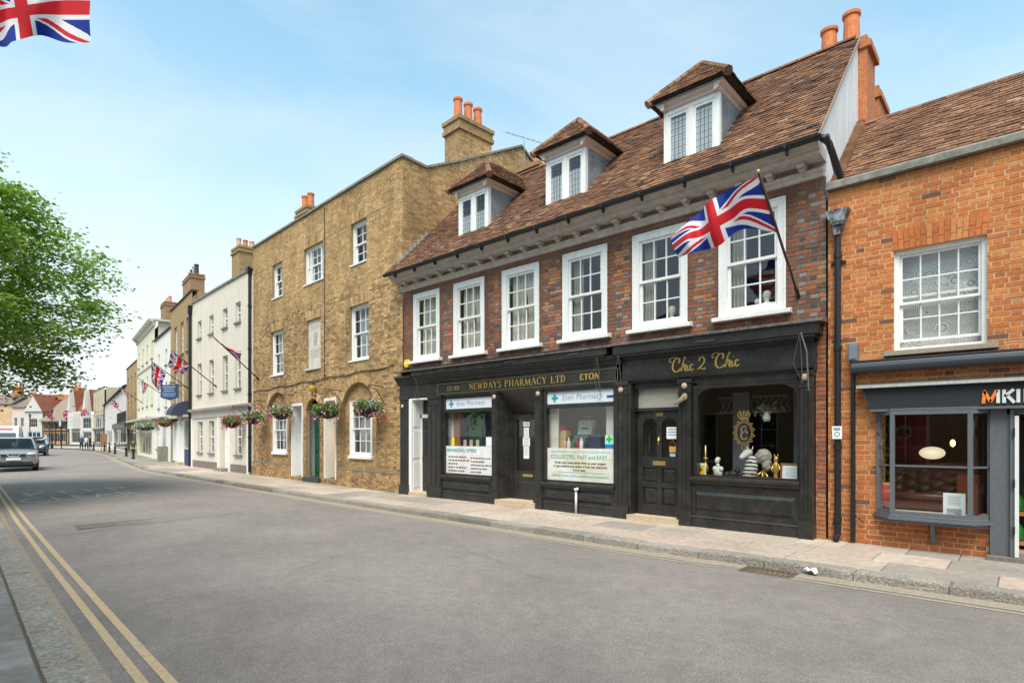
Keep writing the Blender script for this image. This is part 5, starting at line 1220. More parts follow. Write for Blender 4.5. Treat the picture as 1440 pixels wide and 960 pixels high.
d=b.build('door',M_dgreen,yb,label='dark green panelled front door under a brick arch'); b=MB(); b.ell((-5.12,.27,1.3),(.04,.04,.04),8,6); b.box(-5.6,-5.4,.285,.3,1.02,1.08); b.build('handle',M_brass,d)
b=MB(); n=12; b.prism([(-5.5+.5*math.cos(math.pi*i/n),2.42+.5*math.sin(math.pi*i/n)) for i in range(n+1)],.32,.34,'y'); b.build('fanlight',G_dark,d)
b=MB(); b.box(-6.1,-4.9,-.12,.4,0,.16); b.build('doorstep',mat('black_step',(.05,.05,.052),.6),yb)
for a,c in ((-YW,-7.28),(-3.74,0)):
    b=MB(); b.box(a,c,-.045,.02,.53,.57); b.build('plinth_cap',M_cop,yb)
    brick_wall(yb,a,c,0,.53,BR_YL,MO_YL,(),y=-.03,course=.0735,j=.011,name='plinth',inner=False,proud=.005,tonef=lambda x,z,t,h:t*.6+.05)

b=MB(); pts=[(-YW+.05,-.03,3.42)]+[(-YW+.1+i*.55,-.03,3.44+.16*i/19+.03*math.sin(i*1.7)) for i in range(20)]; b.tube(pts,.014,5); b.tube([(-4.6,-.02,3.5),(-4.6,-.02,9.3)],.012,5); b.build('wall_cable',M_blackm,yb)
b=MB(); b.tube([(-YW-.2,-.08,0.1),(-YW-.2,-.08,8.4)],.06,10); b.prism([(-YW-.36,8.65),(-YW-.04,8.65),(-YW-.1,8.38),(-YW-.3,8.38)],-.2,.0,'y')
for z in (1.5,3.3,5.2,7): b.tube([(-YW-.2,-.08,z),(-YW-.2,-.08,z+.09)],.078,10)
b.build('downpipe',M_blackm,yb)
def nets(F,x0,x1,z0,z1,y,label,m=None,folds=9):
    b=MB(); c=F.world((x0+x1)/2,y,z0)
    def fn(u,v): return ((x0-x1)/2+(x1-x0)*u,.02*math.sin(u*folds*6.283),(z1-z0)*v)
    b.grid(fn,folds*6,2); o=b.build('curtain',m or M_net,None,smooth=True); o.location=c; o.rotation_euler=(0,0,F.ang); tag(o,label,'curtain','curtains of the yellow brick house')
for i,(a,c,e,g,n) in enumerate(wins[3:]): nets(YF,a+.1,c-.1,e+.05,g-.3,.32,('pale net curtain in the left first-floor window of the yellow brick house','pale net curtain in the right first-floor window of the yellow brick house')[i])
for i,(a,c) in enumerate(ar): nets(YF,(a+c)/2-.55,(a+c)/2+.55,1.05,2.6,.42,('pale curtain in the left arched ground-floor window','pale curtain in the right arched ground-floor window')[i])
# ------------------------------------------------------------------ the rest of the far side, one house after another
def left_end(F,w_): p=F.world(-w_,0,0); return (p.x,p.y)
def plain_window(parent,xc,w_,z0,z1,y=.1,cols=2,rows=4,fr=.05,sillm=None,g=None,m=None,sill=True):
    wo=casement(parent,xc-w_/2,xc+w_/2,z0,z1,y,cols,rows,m=m,g=g or G_old,fr=fr,bar=.025,sub=False)
    if sill: b=MB(); b.box(xc-w_/2-.06,xc+w_/2+.06,-.08,y,z0-.08,z0); b.build('sill',sillm or M_cop,wo)
    b=MB(); b.box(xc-w_/2+.04,xc+w_/2-.04,y+.005,y+.05,(z0+z1)/2-.03,(z0+z1)/2+.03); b.build('meeting_rail',m or M_white,wo)
    return wo
# cream rendered house
CF=Fac(left_end(YF,YW),-4); CW=abs(CF.at(270.3)[0]); CH=8.58
cb=thing('rendered_house','three-storey cream rendered house with small sash windows and pale ground floor','building',(CF.O[0],CF.O[1],0),CF.ang)
xs3=[CF.at(p)[0] for p in (280.6,297.2,316.6,334.8)]
op=[(x-.33,x+.33,6.62,7.5) for x in xs3]+[(x-.36,x+.36,3.72,5.32) for x in xs3]
gx=[CF.at(p)[0] for p in (281.5,297.5,335.5)]; dx_=CF.at(316)[0]
op+=[(x-.42,x+.42,.78,2.35) for x in gx]+[(dx_-.55,dx_+.55,.0,2.4)]
simple_wall(cb,-CW,0,0,CH,M_cream,op)
shell(cb,-CW,0,CH,7,M_cream,'flat',floors=(2.75,5.7))
for x in xs3: plain_window(cb,x,.66,6.62,7.5); plain_window(cb,x,.72,3.72,5.32)
for x in gx: plain_window(cb,x,.84,.78,2.35)
b=MB(); b.box(-CW-.02,.02,-.07,.3,CH,CH+.09); b.build('coping',M_cop,cb)
b=MB(); moulded(b,-CW,0,0,[(.03,2.5),(.05,2.52),(.05,2.8),(.12,2.84),(.22,2.9),(.24,2.98)]); b.build('shop_cornice',M_whitec,cb)
for x in (-CW+.12,dx_-.78,dx_+.78,-.5): b=MB(); b.box(x-.1,x+.1,-.07,.0,0,2.5); b.build('pilaster',M_white,cb)
b=MB(); b.box(dx_-.55,dx_+.55,.18,.23,.12,2.0); panel(b,dx_-.45,dx_-.05,.3,1.0,.179); panel(b,dx_+.05,dx_+.45,.3,1.0,.179); panel(b,dx_-.45,dx_-.05,1.1,1.9,.179); panel(b,dx_+.05,dx_+.45,1.1,1.9,.179); b.build('door',M_white,cb); b=MB(); b.box(dx_-.6,dx_+.6,-.3,.3,0,.12); b.build('doorstep',M_cop,cb); b=MB(); b.quad((dx_-.5,.2,2.05),(dx_+.5,.2,2.05),(dx_+.5,.2,2.38),(dx_-.5,.2,2.38)); b.build('fanlight',G_dark,cb)
for q_ in ((-CW,dx_-.9),(dx_+.9,0)): b=MB(); b.box(*q_,-.03,.02,0,.35); b.build('plinth',mat('brown_plinth',(.2,.16,.14),.9,var=.2),cb)
x_,z_=CF.at(345,352,2.2); stack(cb,x_,2.2,CH-.5,z_,1.2,1.0,M_stk,3,.55,.13,mats=[mat('buff_pot',(.55,.38,.24),.8),M_terra],along='y')
# narrow brown-brick house with the blue stall riser
DF=Fac(left_end(CF,CW),-8.5); DWd=abs(DF.at(240)[0]); DH=9.3
BR_BN=mat('brown_brick_far',(.3,.2,.1),.9,var=.35,scale=8,col2=(.4,.28,.14),bump=.3,bscale=30,stretch=(1,1,3))
db=thing('brick_house','narrow brown-brick house with tall sash windows and a navy stall riser','building',(DF.O[0],DF.O[1],0),DF.ang)
wx=[DF.at(p)[0] for p in (247,256,264.5)]
op=[(x-.48,x+.48,6.3,8.1) for x in wx]+[(x-.48,x+.48,3.3,5.5) for x in wx]+[(-DWd+.4,-.3,.05,2.6)]
simple_wall(db,-DWd,0,0,DH,BR_BN,op); shell(db,-DWd,0,DH,7,BR_BN,'parapet',mat('slate_roof',(.1,.1,.11),.7,var=.2),1.0,floors=(2.8,5.8))
for x in wx: plain_window(db,x,.96,6.3,8.1,cols=2); plain_window(db,x,.96,3.3,5.5,cols=2)
b=MB(); b.box(-DWd,.0,-.06,.3,DH,DH+.08); b.build('coping',mat('dark_coping',(.06,.05,.045),.9),db)
b=MB(); b.tube([(-.1,-.1,0),(-.1,-.1,8.1)],.07,8); b.prism([(-.3,8.5),(.1,8.5),(.02,8.1),(-.22,8.1)],-.2,.0,'y'); b.build('downpipe',M_blackm,db)
b=MB(); b.box(-1.9,-.32,-.06,.06,0,.85); b.build('stall_riser',mat('navy_paint',(.03,.045,.13),.5),db)
casement(db,-1.85,-.35,.88,2.55,-.02,2,1,m=mat('pale_yellow_paint',(.65,.6,.4),.5),fr=.07,sub=False,name='shop_window')
b=MB(); b.box(-3.4,-1.95,.1,.15,.05,2.5); b.build('door',M_white,db); 
for q_ in ((-3.6,-3.4,-.08,.1,0,2.6),(-1.95,-1.85,-.08,.1,0,2.6),(-DWd+.3,-3.6,.05,.15,.1,2.5)): b=MB(); b.box(*q_); b.build('pilaster',M_white,db)
b=MB(); n=8; b.prism([(-.9*math.cos(math.pi/2*i/n),2.75+.75*math.sin(math.pi/2*i/n)) for i in range(n+1)]+[(0,2.75)],-2.2,-.45,'x'); b.build('awning',mat('dark_blue_canvas',(.05,.055,.09),.8),db)
b=MB(); b.box(-DWd+.2,-.1,-.35,.0,2.62,2.74); b.build('shop_cornice',M_whitec,db); b=MB(); b.box(-3.6,-2.0,-.3,.1,0,.14); b.build('doorstep',M_step,db)
x_,z_=DF.at(272,392,2.4); stack(db,x_,2.4,DH-.5,z_,3.0,.9,mat('brown_stack_brick',(.27,.15,.085)),4,.7,.16,mats=[mat('grey_pot',(.35,.35,.36),.7),mat('black_pot',(.05,.05,.06),.7)])
# white painted house, lower
EF=Fac(left_end(DF,DWd),-8.5); EW=abs(EF.at(217.5)[0]); EH=8.3
eb=thing('rendered_house','low white painted house squeezed between the brown-brick and tall cream fronts','building',(EF.O[0],EF.O[1],0),EF.ang)
M_wr=mat('off_white_render',(.7,.67,.6),.85,var=.05,scale=2,streak=.15)
wx=[-EW*.25,-EW*.7]; op=[(x-.35,x+.35,6.2,7.2) for x in wx]+[(x-.35,x+.35,3.5,5.1) for x in wx]+[(-EW*.8-.4,-EW*.8+.4,.7,2.3),(-EW*.35-.5,-EW*.35+.5,.0,2.3)]
simple_wall(eb,-EW,0,0,EH,M_wr,op); shell(eb,-EW,0,EH,7,M_wr,'parapet',mat('slate_roof',(.1,.1,.11)),.9,floors=(2.75,5.6))
for x in wx: plain_window(eb,x,.7,6.2,7.2); plain_window(eb,x,.7,3.5,5.1)
plain_window(eb,-EW*.8,.8,.7,2.3); b=MB(); b.box(-EW*.35-.5,-EW*.35+.5,.1,.15,.1,2.3); b.build('door',mat('pale_blue_door',(.5,.55,.6),.5),eb)
b=MB(); moulded(b,-EW,0,0,[(.05,2.5),(.1,2.55),(.12,2.75),(.25,2.82)]); b.build('shop_cornice',mat('grey_cornice',(.3,.28,.26),.7,var=.2),eb)
b=MB(); b.box(-EW,.1,-.1,.3,EH,EH+.1); b.build('coping',mat('dark_coping',(.06,.05,.045)),eb)
x_,z_=EF.at(237,428,2.4); stack(eb,x_,2.4,EH-.3,z_,2.2,.9,mat('brown_stack_brick',(.27,.15,.085)),3,.6,.14,mats=[mat('pink_pot',(.6,.25,.2),.8)])
b=MB(); b.box(-1.7,-1.0,-.5,.0,0,.95); b.build('stone_pier',M_cop,eb)
# tall cream house with cornice and balcony canopy
FF=Fac(left_end(EF,EW),-9); FW=abs(FF.at(192.8)[0]); FH=9.9
fb=thing('rendered_house','tall pale cream house with a heavy cornice and white ground-floor canopy','building',(FF.O[0],FF.O[1],0),FF.ang)
M_fc=mat('pale_yellow_render',(.66,.62,.48),.85,var=.05,scale=2,streak=.12)
wx=[-FW*k for k in (.12,.37,.62,.87)]
op=[(x-.38,x+.38,7.3,8.6) for x in wx]+[(x-.38,x+.38,3.9,6.2) for x in wx]+[(-FW*.9,-FW*.12,.1,2.5)]
simple_wall(fb,-FW,0,0,FH,M_fc,op); shell(fb,-FW,0,FH,8,M_fc,'flat',floors=(2.8,6.6))
for x in wx: plain_window(fb,x,.76,7.3,8.6); plain_window(fb,x,.76,3.9,6.2,rows=6)
b=MB(); moulded(b,-FW-.1,.1,0,[(.05,9.45),(.1,9.5),(.12,9.7),(.3,9.8),(.38,9.95)]); moulded(b,-FW,0,0,[(.0,6.75),(.08,6.8),(.08,6.9)]); b.box(-.05,.3,-.1,4,9.8,9.95); b.build('cornice',mat('darker_cream_cornice',(.52,.5,.42),.8),fb)  # cornice in a darker cream than the walls
b=MB(); b.box(-FW,-.1,-.8,0,2.75,2.9); b.build('canopy',M_whitec,fb)
casement(fb,-FW*.9,-FW*.12,.1,2.5,.1,5,1,m=mat('pale_yellow_paint',(.65,.6,.4)),fr=.1,bar=.12,sub=False,name='shop_window'); b=MB(); b.box(-.7,-.3,-.1,.1,0,2.75); b.build('pilaster',M_wr,fb)
# brown house with iron balcony
GF=Fac(left_end(FF,FW),-9); GW=abs(GF.at(178)[0]); GH=8.15
gb=thing('brick_house','brown-brick house with a black iron balcony over a dark shopfront','building',(GF.O[0],GF.O[1],0),GF.ang)
wx=[-GW*k for k in (.15,.5,.82)]; op=[(x-.45,x+.45,5.4,7.2) for x in wx]+[(x-.45,x+.45,2.95,4.9) for x in wx]+[(-GW+.4,-.4,.1,2.4)]
simple_wall(gb,-GW,0,0,GH,BR_BN,op); shell(gb,-GW,0,GH,7,BR_BN,'parapet',None,.8,floors=(2.6,5.0))
for x in wx: plain_window(gb,x,.9,5.4,7.2); plain_window(gb,x,.9,2.95,4.9)
b=MB(); b.box(-GW,0,-.05,.3,GH,GH+.1); b.build('coping',mat('dark_coping',(.06,.05,.045)),gb)
b=MB(); b.box(-GW,-.1,-.8,0,2.75,2.85); b.box(-GW,-.1,-.8,-.77,3.75,3.8); b.box(-GW,-.1,-.8,-.77,2.9,2.94)
x=-GW
while x<-.1: b.box(x,x+.03,-.8,-.77,2.85,3.78); x+=.13
b.build('balcony',M_blackm,gb)
casement(gb,-GW+.4,-.4,.1,2.4,.1,3,1,m=M_black,fr=.15,bar=.1,sub=False,name='shop_window',g=G_dark)
stack(gb,-GW+.9,3.0,GH-.3,GH+2.2,1.8,1.8,M_stk,3,.9,.2,mats=[mat('buff_pot',(.55,.38,.24)),mat('black_pot',(.05,.05,.06)),M_terra])
# long low white house
HF=Fac(left_end(GF,GW),-10); HW=abs(HF.at(147)[0]); HH=6.6
hb=thing('rendered_house','long low white-walled house with brown tiled eaves and a dark shopfront','building',(HF.O[0],HF.O[1],0),HF.ang)
M_ww=mat('bright_white_render',(.6,.565,.52),.85,var=.1,scale=2,streak=.2,weather=.12)
wx=[-HW*k for k in (.25,.6,.9)]; op=[(x-.5,x+.5,4.2,5.6) for x in wx]+[(-HW*.45,-.5,.1,2.5),(-HW*.9,-HW*.55,.1,2.4)]
simple_wall(hb,-HW,0,0,HH,M_ww,op); shell(hb,-HW,0,HH,8,M_ww,'pitch',None,2.0,floors=(2.7,))
for x in wx: plain_window(hb,x,1.0,4.2,5.6,m=M_white)
casement(hb,-HW*.45,-.5,.1,2.5,.1,5,1,m=M_black,fr=.15,bar=.1,sub=False,name='shop_window',g=G_dark); casement(hb,-HW*.9,-HW*.55,.1,2.4,.1,3,1,m=M_white,fr=.15,bar=.15,sub=False,name='shop_window')
b=MB(); b.box(-HW*.48,-.3,-.15,0,2.5,3.1); b.build('fascia',M_black,hb)
b=MB(); b.tube([(-HW*.98,-.1,0),(-HW*.98,-.1,6.5)],.08,6); b.build('downpipe',M_blackm,hb)
# tall buff house with three small windows
IF=Fac(left_end(HF,HW),-6); IW=abs(IF.at(131.5)[0]); IH=9.7
ib=thing('rendered_house','tall buff house end-on above the low white one, three white windows high up','building',(IF.O[0],IF.O[1],0),IF.ang)
M_bf=mat('buff_render',(.48,.38,.25),.88,var=.12,scale=2,col2=(.52,.45,.33),streak=.1)
wx=[-IW*k for k in (.2,.52,.82)]; op=[(x-.5,x+.5,5.9,8.2) for x in wx]+[(-IW*.9,-IW*.1,3,5.3),(-IW*.9,-IW*.1,.1,2.6)]
simple_wall(ib,-IW,0,0,IH,M_bf,op); shell(ib,-IW,0,IH,9,mat('buff_side',(.46,.4,.3),.88,var=.1,scale=2),'flat',floors=(2.8,5.6))
for x in wx: plain_window(ib,x,1.0,5.9,8.2)
casement(ib,-IW*.9,-IW*.1,3,5.3,.08,4,1,fr=.12,bar=.15,sub=False); casement(ib,-IW*.9,-IW*.1,.1,2.6,.08,2,1,m=M_black,fr=.2,bar=.15,sub=False,name='shop_window')
b=MB(); b.box(-IW,0,-.2,0,2.7,3.0); b.build('fascia',M_black,ib); b=MB(); b.box(-IW,0,-.1,.3,IH,IH+.12); b.build('coping',M_cop,ib)
# pair of tall gables with white bay
JF=Fac(left_end(IF,IW),16); JW=abs(JF.at(97.5)[0]); JH=6.2
jb=thing('gabled_house','white bay-windowed house with two steep white-edged tile-hung gables','building',(JF.O[0],JF.O[1],0),JF.ang)
op=[(-JW*.45,-JW*.1,3.0,5.0),(-JW*.92,-JW*.55,.3,2.5),(-JW*.45,-JW*.08,.3,2.5)]
simple_wall(jb,-JW,0,0,JH,M_ww,op); shell(jb,-JW,0,JH,8,M_ww,'none',floors=(2.7,))
M_tr=mat('red_tile_far',(.26,.09,.055),.9,var=.25,scale=3)
b=MB(); b.prism([(0,JH),(0.6,JH+.1),(3.6,JH+4.4),(7.8,JH)],-JW,0,'x'); b.build('roof',M_tr,jb)
for xc in (-JW*.93,-JW*.28):
    b=MB(); wd=.95; b.prism([(xc-wd,JH-.2),(xc+wd,JH-.2),(xc+.06,JH+4.0),(xc-.06,JH+4.0)],-.3,.4,'y'); g_=b.build('gable',M_ww,jb)
    b=MB(); b.prism([(xc-wd-.05,JH-.3),(xc+wd+.05,JH-.3),(xc,JH+4.15)],.42,3.4,'y'); b.build('gable_roof',M_tr,jb)
    b=MB(); b.prism([(xc+.25,JH-.1),(xc+wd-.1,JH-.1),(xc+.1,JH+3.2)],-.33,-.28,'y'); b.build('tile_hanging',mat('pinkish_tile_hanging',(.5,.3,.22),.9),g_)
b=MB(); xb=-JW*.72; b.prism([(xb-1.6,0),(xb-1.0,-.9),(xb+1.0,-.9),(xb+1.6,0)],3.0,6.0,'z'); bay_=b.build('bay_window',M_ww,jb)
for xx in (-.62,0,.62): casement(bay_,xb+xx-.28,xb+xx+.28,3.7,5.3,-.95,1,2,fr=.05,sub=False)
casement(jb,-JW*.45,-JW*.1,3.0,5.0,.08,3,2,fr=.08,sub=False); casement(jb,-JW*.92,-JW*.55,.3,2.5,.08,3,1,m=mat('pale_cream_paint',(.7,.66,.55),.6),fr=.15,sub=False,name='shop_window'); casement(jb,-JW*.45,-JW*.08,.3,2.5,.08,3,1,m=mat('pale_cream_paint',(.7,.66,.55)),fr=.15,sub=False,name='shop_window')
# old timbered house with a long brown roof
KF=Fac(left_end(JF,JW),30); KW=abs(KF.at(60)[0]); KH=4.6
kb=thing('timbered_house','low old timbered house with a long sagging grey-brown roof','building',(KF.O[0],KF.O[1],0),KF.ang)
M_tb=mat('old_brown_brick',(.36,.2,.1),.9,var=.25,scale=1.5,col2=(.44,.27,.15))
wx=[-KW*k for k in (.2,.42,.62,.85)]; op=[(x-.6,x+.6,3.0,4.1) for x in wx]+[(x-.7,x+.7,.5,2.2) for x in wx]
simple_wall(kb,-KW,0,0,KH,M_tb,op); shell(kb,-KW,0,KH,9,M_tb,'none')
for x in wx: casement(kb,x-.6,x+.6,3.0,4.1,.06,3,1,m=mat('dark_timber',(.06,.04,.03),.8),fr=.06,sub=False); casement(kb,x-.7,x+.7,.5,2.2,.06,3,1,m=mat('pale_cream_paint',(.7,.66,.55)),fr=.06,sub=False)
b=MB(); b.prism([(-.5,KH-.2),(-.5,KH),(4.4,KH+4.4),(9.2,KH)],-KW-.3,.2,'x'); b.build('roof',mat('old_roof_tiles',(.27,.215,.165),.9,var=.2,scale=2,col2=(.21,.15,.11),stretch=(1,1,4)),kb)
b=MB()
for x in [-KW*k for k in (0.01,.1,.31,.52,.74,.99)]: b.box(x-.12,x+.12,-.05,.02,0,KH)
b.box(-KW,0,-.06,.01,2.45,2.75); b.build('timber_frame',mat('dark_timber',(.06,.04,.03)),kb)
# orange house with the big stack beyond it
LF=Fac(left_end(KF,KW),38); LW=abs(LF.at(36)[0]); LH=6.4
lb=thing('brick_house','orange brick house with a massive stepped chimney and white gable beyond the timbered roof','building',(LF.O[0],LF.O[1],0),LF.ang)
M_ob=mat('orange_brick_far',(.46,.17,.07),.9,var=.25,scale=1.5,col2=(.52,.26,.12))
op=[(-LW*.8,-LW*.3,3.3,5.0),(-LW*.9,-LW*.1,.2,2.5)]
simple_wall(lb,-LW,0,0,LH,M_ww,op); shell(lb,-LW,0,LH,9,M_ob,'none')
casement(lb,-LW*.8,-LW*.3,3.3,5.0,.06,4,2,fr=.08,sub=False); casement(lb,-LW*.9,-LW*.1,.2,2.5,.06,3,1,m=mat('pale_blue_paint',(.45,.6,.72),.6),fr=.18,bar=.15,sub=False,name='shop_window')
b=MB(); b.prism([(-LW-.2,LH),(.2,LH),(-LW*.5,LH+3.4)],-.2,9,'y'); b.build('roof',M_tr,lb); b=MB(); b.prism([(-LW-.1,LH-.02),(.1,LH-.02),(-LW*.5,LH+2.9)],-.3,-.22,'y'); b.build('gable',M_ww,lb)
b=MB(); b.box(-2.6,3.6,5,7.5,4,10.0); b.box(-2.2,5.0,5.2,7.2,4,8.4); b.box(-2.8,3.8,4.8,7.7,9.0,9.4); b.box(.9,2.6,5.3,7.2,10.2,11.4); ch=b.build('chimney',M_ob,lb)
pot(ch,(1.3,6.2,11.4),.8,.2,n=8); pot(ch,(2.1,6.2,11.4),.8,.2,n=8)
# pale house and a cream house closing the view at the left edge
NF=Fac(left_end(LF,LW),46); NW=abs(NF.at(17)[0])
nb_=thing('rendered_house','pale house with pink-edged dormer far down the street beside the orange chimney','building',(NF.O[0],NF.O[1],0),NF.ang)
op=[(-NW*.4,-NW*.12,3.4,5.2),(-NW*.88,-NW*.6,3.4,5.2),(-NW*.9,-NW*.1,.2,2.6)]
simple_wall(nb_,-NW,0,0,7.2,mat('pale_pink_render',(.62,.5,.44),.9,var=.15,scale=1),op); shell(nb_,-NW,0,7.2,8,M_wr,'pitch',mat('grey_brown_roof',(.2,.15,.13),.9,var=.2),2.0,floors=(2.8,))
for a,c,e,g in op[:2]: casement(nb_,a,c,e,g,.06,2,2,fr=.1,sub=False)
casement(nb_,*op[2],.06,4,1,m=mat('pale_cream_paint',(.7,.66,.55)),fr=.2,sub=False,name='shop_window'); stack(nb_,-NW*.3,3,8,9.6,1.2,1.2,mat('far_stack_grey',(.4,.34,.28),.9),2,.6,.2)
OF_=Fac(left_end(NF,NW),50); OW=16
ob_=thing('rendered_house','cream and orange-brick house at the far left end of the street, roof under the tree','building',(OF_.O[0],OF_.O[1],0),OF_.ang)
op=[(-4.2,-3,5.0,6.6),(-8,-6.8,5.0,6.6),(-4.2,-3,2.9,4.3),(-8,-6.8,2.9,4.3),(-6,-1,.2,2.4)]
simple_wall(ob_,-OW,0,0,7.8,mat('peach_brick',(.55,.36,.22),.9,var=.15,scale=1,col2=(.6,.45,.27)),op); shell(ob_,-OW,0,7.8,9,M_wr,'pitch',mat('grey_brown_roof',(.2,.15,.13)),2.2,floors=(2.6,4.7))
for a,c,e,g in op[:4]: casement(ob_,a,c,e,g,.06,2,2,fr=.12,sub=False)
casement(ob_,*op[4],.06,4,1,m=M_white,fr=.2,sub=False,name='shop_window'); stack(ob_,-1.5,4,9,11.2,1.2,1.2,M_ob,2,.7,.2)
# houses of the near side: only their reflection shows in the glass, and they hold the flag at the top left
nr=thing('brick_terrace','plain brown-brick terrace across the road, showing only as a reflection in the shop glass','building',(-3,-1.9,0),math.pi); 
op=[]
for i in range(9):
    x=-9.5+i*2.2
    op+=[(x,x+1.0,4.0,5.6)]
    op+=[(x-.1,x+1.1,.6,2.5)]
simple_wall(nr,-11.2,10,0,5.9,BR_BN,op); shell(nr,-11.2,10,5.9,6,BR_BN,'pitch',None,1.3,floors=(2.8,))
for a,c,e,g in op: casement(nr,a,c,e,g,.06,2,3,fr=.07,sub=False)
# ------------------------------------------------------------------ flags
# big flag on the brick building
xb=-2.71
base=atY(1122,415,9.77); tip=Vector((base.x,7.98,0)); D=ray(1067); d=base.x/D[0]; tip=Vector((base.x,d*D[1],CAMZ+(HOR-243)/FPX*d))
Yh=lambda t:tip.lerp(base,t)
def F(px,py,Y): return atY(px,py,Y)
rows=[[Yh(.02),Yh(.16),Yh(.31),Yh(.455)],
 [F(1042,259,8.0),F(1046,276,8.12),F(1052,298,8.3),F(1062,322,8.5)],
 [F(1019,271,8.15),F(1024,290,8.2),F(1031,312,8.3),F(1037,325,8.4)],
 [F(996,284,8.05),F(1001,304,8.0),F(1006,326,8.05),F(1012,345,8.15)],
 [F(984,299,8.3),F(985,318,8.2),F(984,337,8.15),F(990,352,8.2)],
 [F(966,312,8.15),F(966,326,8.05),F(966,340,8.0),F(972,356,8.05)],
 [F(943,335,8.3),F(945,342,8.25),F(949,352,8.2),F(954,362,8.2)]]
flag('large union flag flying from a raked pole beside the boutique fascia',base,tip,rows,200,110,.02)
# flag at the top-left corner, flown from the near side
hx=atD(-58,-30,6.5); nb=Vector((hx.x,-1.88,4.6)); nt_=Vector((hx.x,hx.y+.1,hx.z+.12))
def G(px,py,d): return atD(px,py,d)
dirp=(nt_-nb).normalized()
rows=[[nt_-dirp*.05,nt_-dirp*.3,nt_-dirp*.56,nt_-dirp*.8],
 [G(-22,-28,6.45),G(-20,6,6.4),G(-16,36,6.45),G(-10,62,6.5)],
 [G(8,-22,6.55),G(12,6,6.6),G(17,32,6.6),G(20,58,6.55)],
 [G(44,-30,6.4),G(48,0,6.35),G(52,26,6.4),G(56,50,6.5)],
 [G(84,-40,6.55),G(87,-6,6.6),G(90,28,6.6),G(92,60,6.55)],
 [G(124,-42,6.5),G(127,-6,6.5),G(126,28,6.5),G(128,60,6.5)]]
flag('large backlit union flag hanging into the top left corner of the view',nb,nt_,rows,220,120,.025)
# street flags further off
def street_flag(label,Fc,pb,pt,cloth,ly=0,nu=30,nv=16):
    x,z=Fc.at(pb[0],pb[1],ly); y,d=Fc.out(pt[0],x); b_=Fc.world(x,ly,z); t_=Fc.world(x,y,CAMZ+(HOR-pt[1])/FPX*d)
    rows=[]
    for c in cloth:
        r=[]
        for (px,py,f,s) in c:    # f: how far along the pole (from the tip) the column hangs in depth, s: sideways swing in metres
            q=t_.lerp(b_,f); D=ray(px); dd=(q.x*VX[0]+q.y*VX[1])+s; r.append(atD(px,py,dd))
        rows.append(r)
    flag(label,b_,t_,rows,nu,nv,.022)
street_flag('furled union flag on a raked pole at the cream house corner',YF,(364.7,534),(297.4,471),[[(299,473,.02,0),(309,482,.16,0),(322,494,.33,0),(338,507,.56,0)],[(304,479,.05,.1),(314,487,.2,.12),(327,495,.36,.1),(338,503,.55,.05)],[(310,482,.1,0),(320,489,.25,-.05),(330,494,.4,-.05),(339,499,.55,-.05)],[(316,485,.2,.1),(324,490,.32,.12),(332,493,.42,.1),(339,495,.55,0)]])
street_flag('union flag spread on a long pole in front of the cream house',CF,(304.5,543.7),(240.8,492.3),[[(241,493,.01,0),(249,499,.12,0),(258,505,.26,0),(266,512,.38,0)],[(239,500,.01,.1),(248,507,.12,.15),(256,513,.26,.15),(262,522,.38,.1)],[(238,507,.02,-.1),(246,513,.14,-.1),(253,519,.26,-.1),(258,525,.36,-.1)],[(235,515,.02,.1),(241,518,.14,.15),(247,521,.26,.1),(254,526,.34,0)]])
street_flag('drooping union flag above the blue hanging sign',DF,(266.3,547),(213,508),[[(213,508,.01,0),(219,513,.12,0),(226,519,.25,0),(233,525,.38,0)],[(213,518,.01,.1),(218,522,.12,.15),(224,526,.25,.1),(232,530,.38,.1)],[(213,527,.02,-.1),(217,531,.12,-.15),(222,535,.25,-.1),(229,537,.36,-.1)],[(213,536,.03,.1),(217,542,.12,.1),(221,547,.25,.1),(225,550,.34,0)]])
street_flag('small limp union flag on the white house front below the tall cream one',EF,(233,558),(193.3,531),[[(198,535,.1,0),(201,537,.2,0),(205,539.5,.3,0),(209,542,.38,0)],[(199,540,.1,.1),(202,542,.2,.1),(205,543,.3,.1),(207,545,.38,.1)],[(199.5,547,.12,0),(201,548,.2,-.1),(203,549,.28,-.1),(205,549,.34,0)],[(200,553,.14,0),(201,553,.2,.1),(202,554,.26,.1),(203,553,.3,0)]],nu=20,nv=10)
street_flag('small union flag in front of the low white house, by the iron balcony',GF,(200,566),(166.5,543),[[(167,543,.01,0),(171,546,.13,0),(175,549,.25,0),(179,552,.38,0)],[(170,547,.03,.1),(173,549,.15,.1),(177,552,.27,.1),(180,555,.38,.1)],[(172,551,.08,0),(175,553,.2,-.1),(178,556,.3,-.1),(180,559,.38,0)],[(175,553,.14,0),(177,556,.25,.1),(179,559,.32,.1),(181,562,.38,0)]],nu=20,nv=10)
street_flag('small red-looking union flag further along the low white house wall',HF,(176,582),(152,565),[[(158,561,.1,0),(161,563,.2,0),(164,566,.3,0),(167,569,.4,0)],[(158,566,.1,.1),(161,568,.2,.1),(164,570,.3,.1),(166,572,.4,.1)],[(158,570,.1,0),(160,572,.2,-.1),(162,573,.3,-.1),(164,574,.4,0)]],nu=18,nv=8)
street_flag('distant union flag against the white bay window',JF,(124,592),(112,573),[[(121,573,.1,0),(122,577,.2,0),(123,581,.3,0)],[(117,576,.1,.2),(118,580,.2,.2),(119,584,.3,.2)],[(113,580,.1,0),(114,584,.2,0),(115,586,.3,0)]],nu=16,nv=8)
street_flag('distant bright union flag over the corner of the timbered roof',KF,(99,592),(90,576),[[(99,578,.1,0),(98.5,583,.2,0),(98,590,.3,0)],[(94,577,.1,.2),(94,583,.2,.2),(94,590,.3,.2)],[(89,579,.1,0),(89,584,.2,0),(90,589,.3,0)]],nu=16,nv=8)
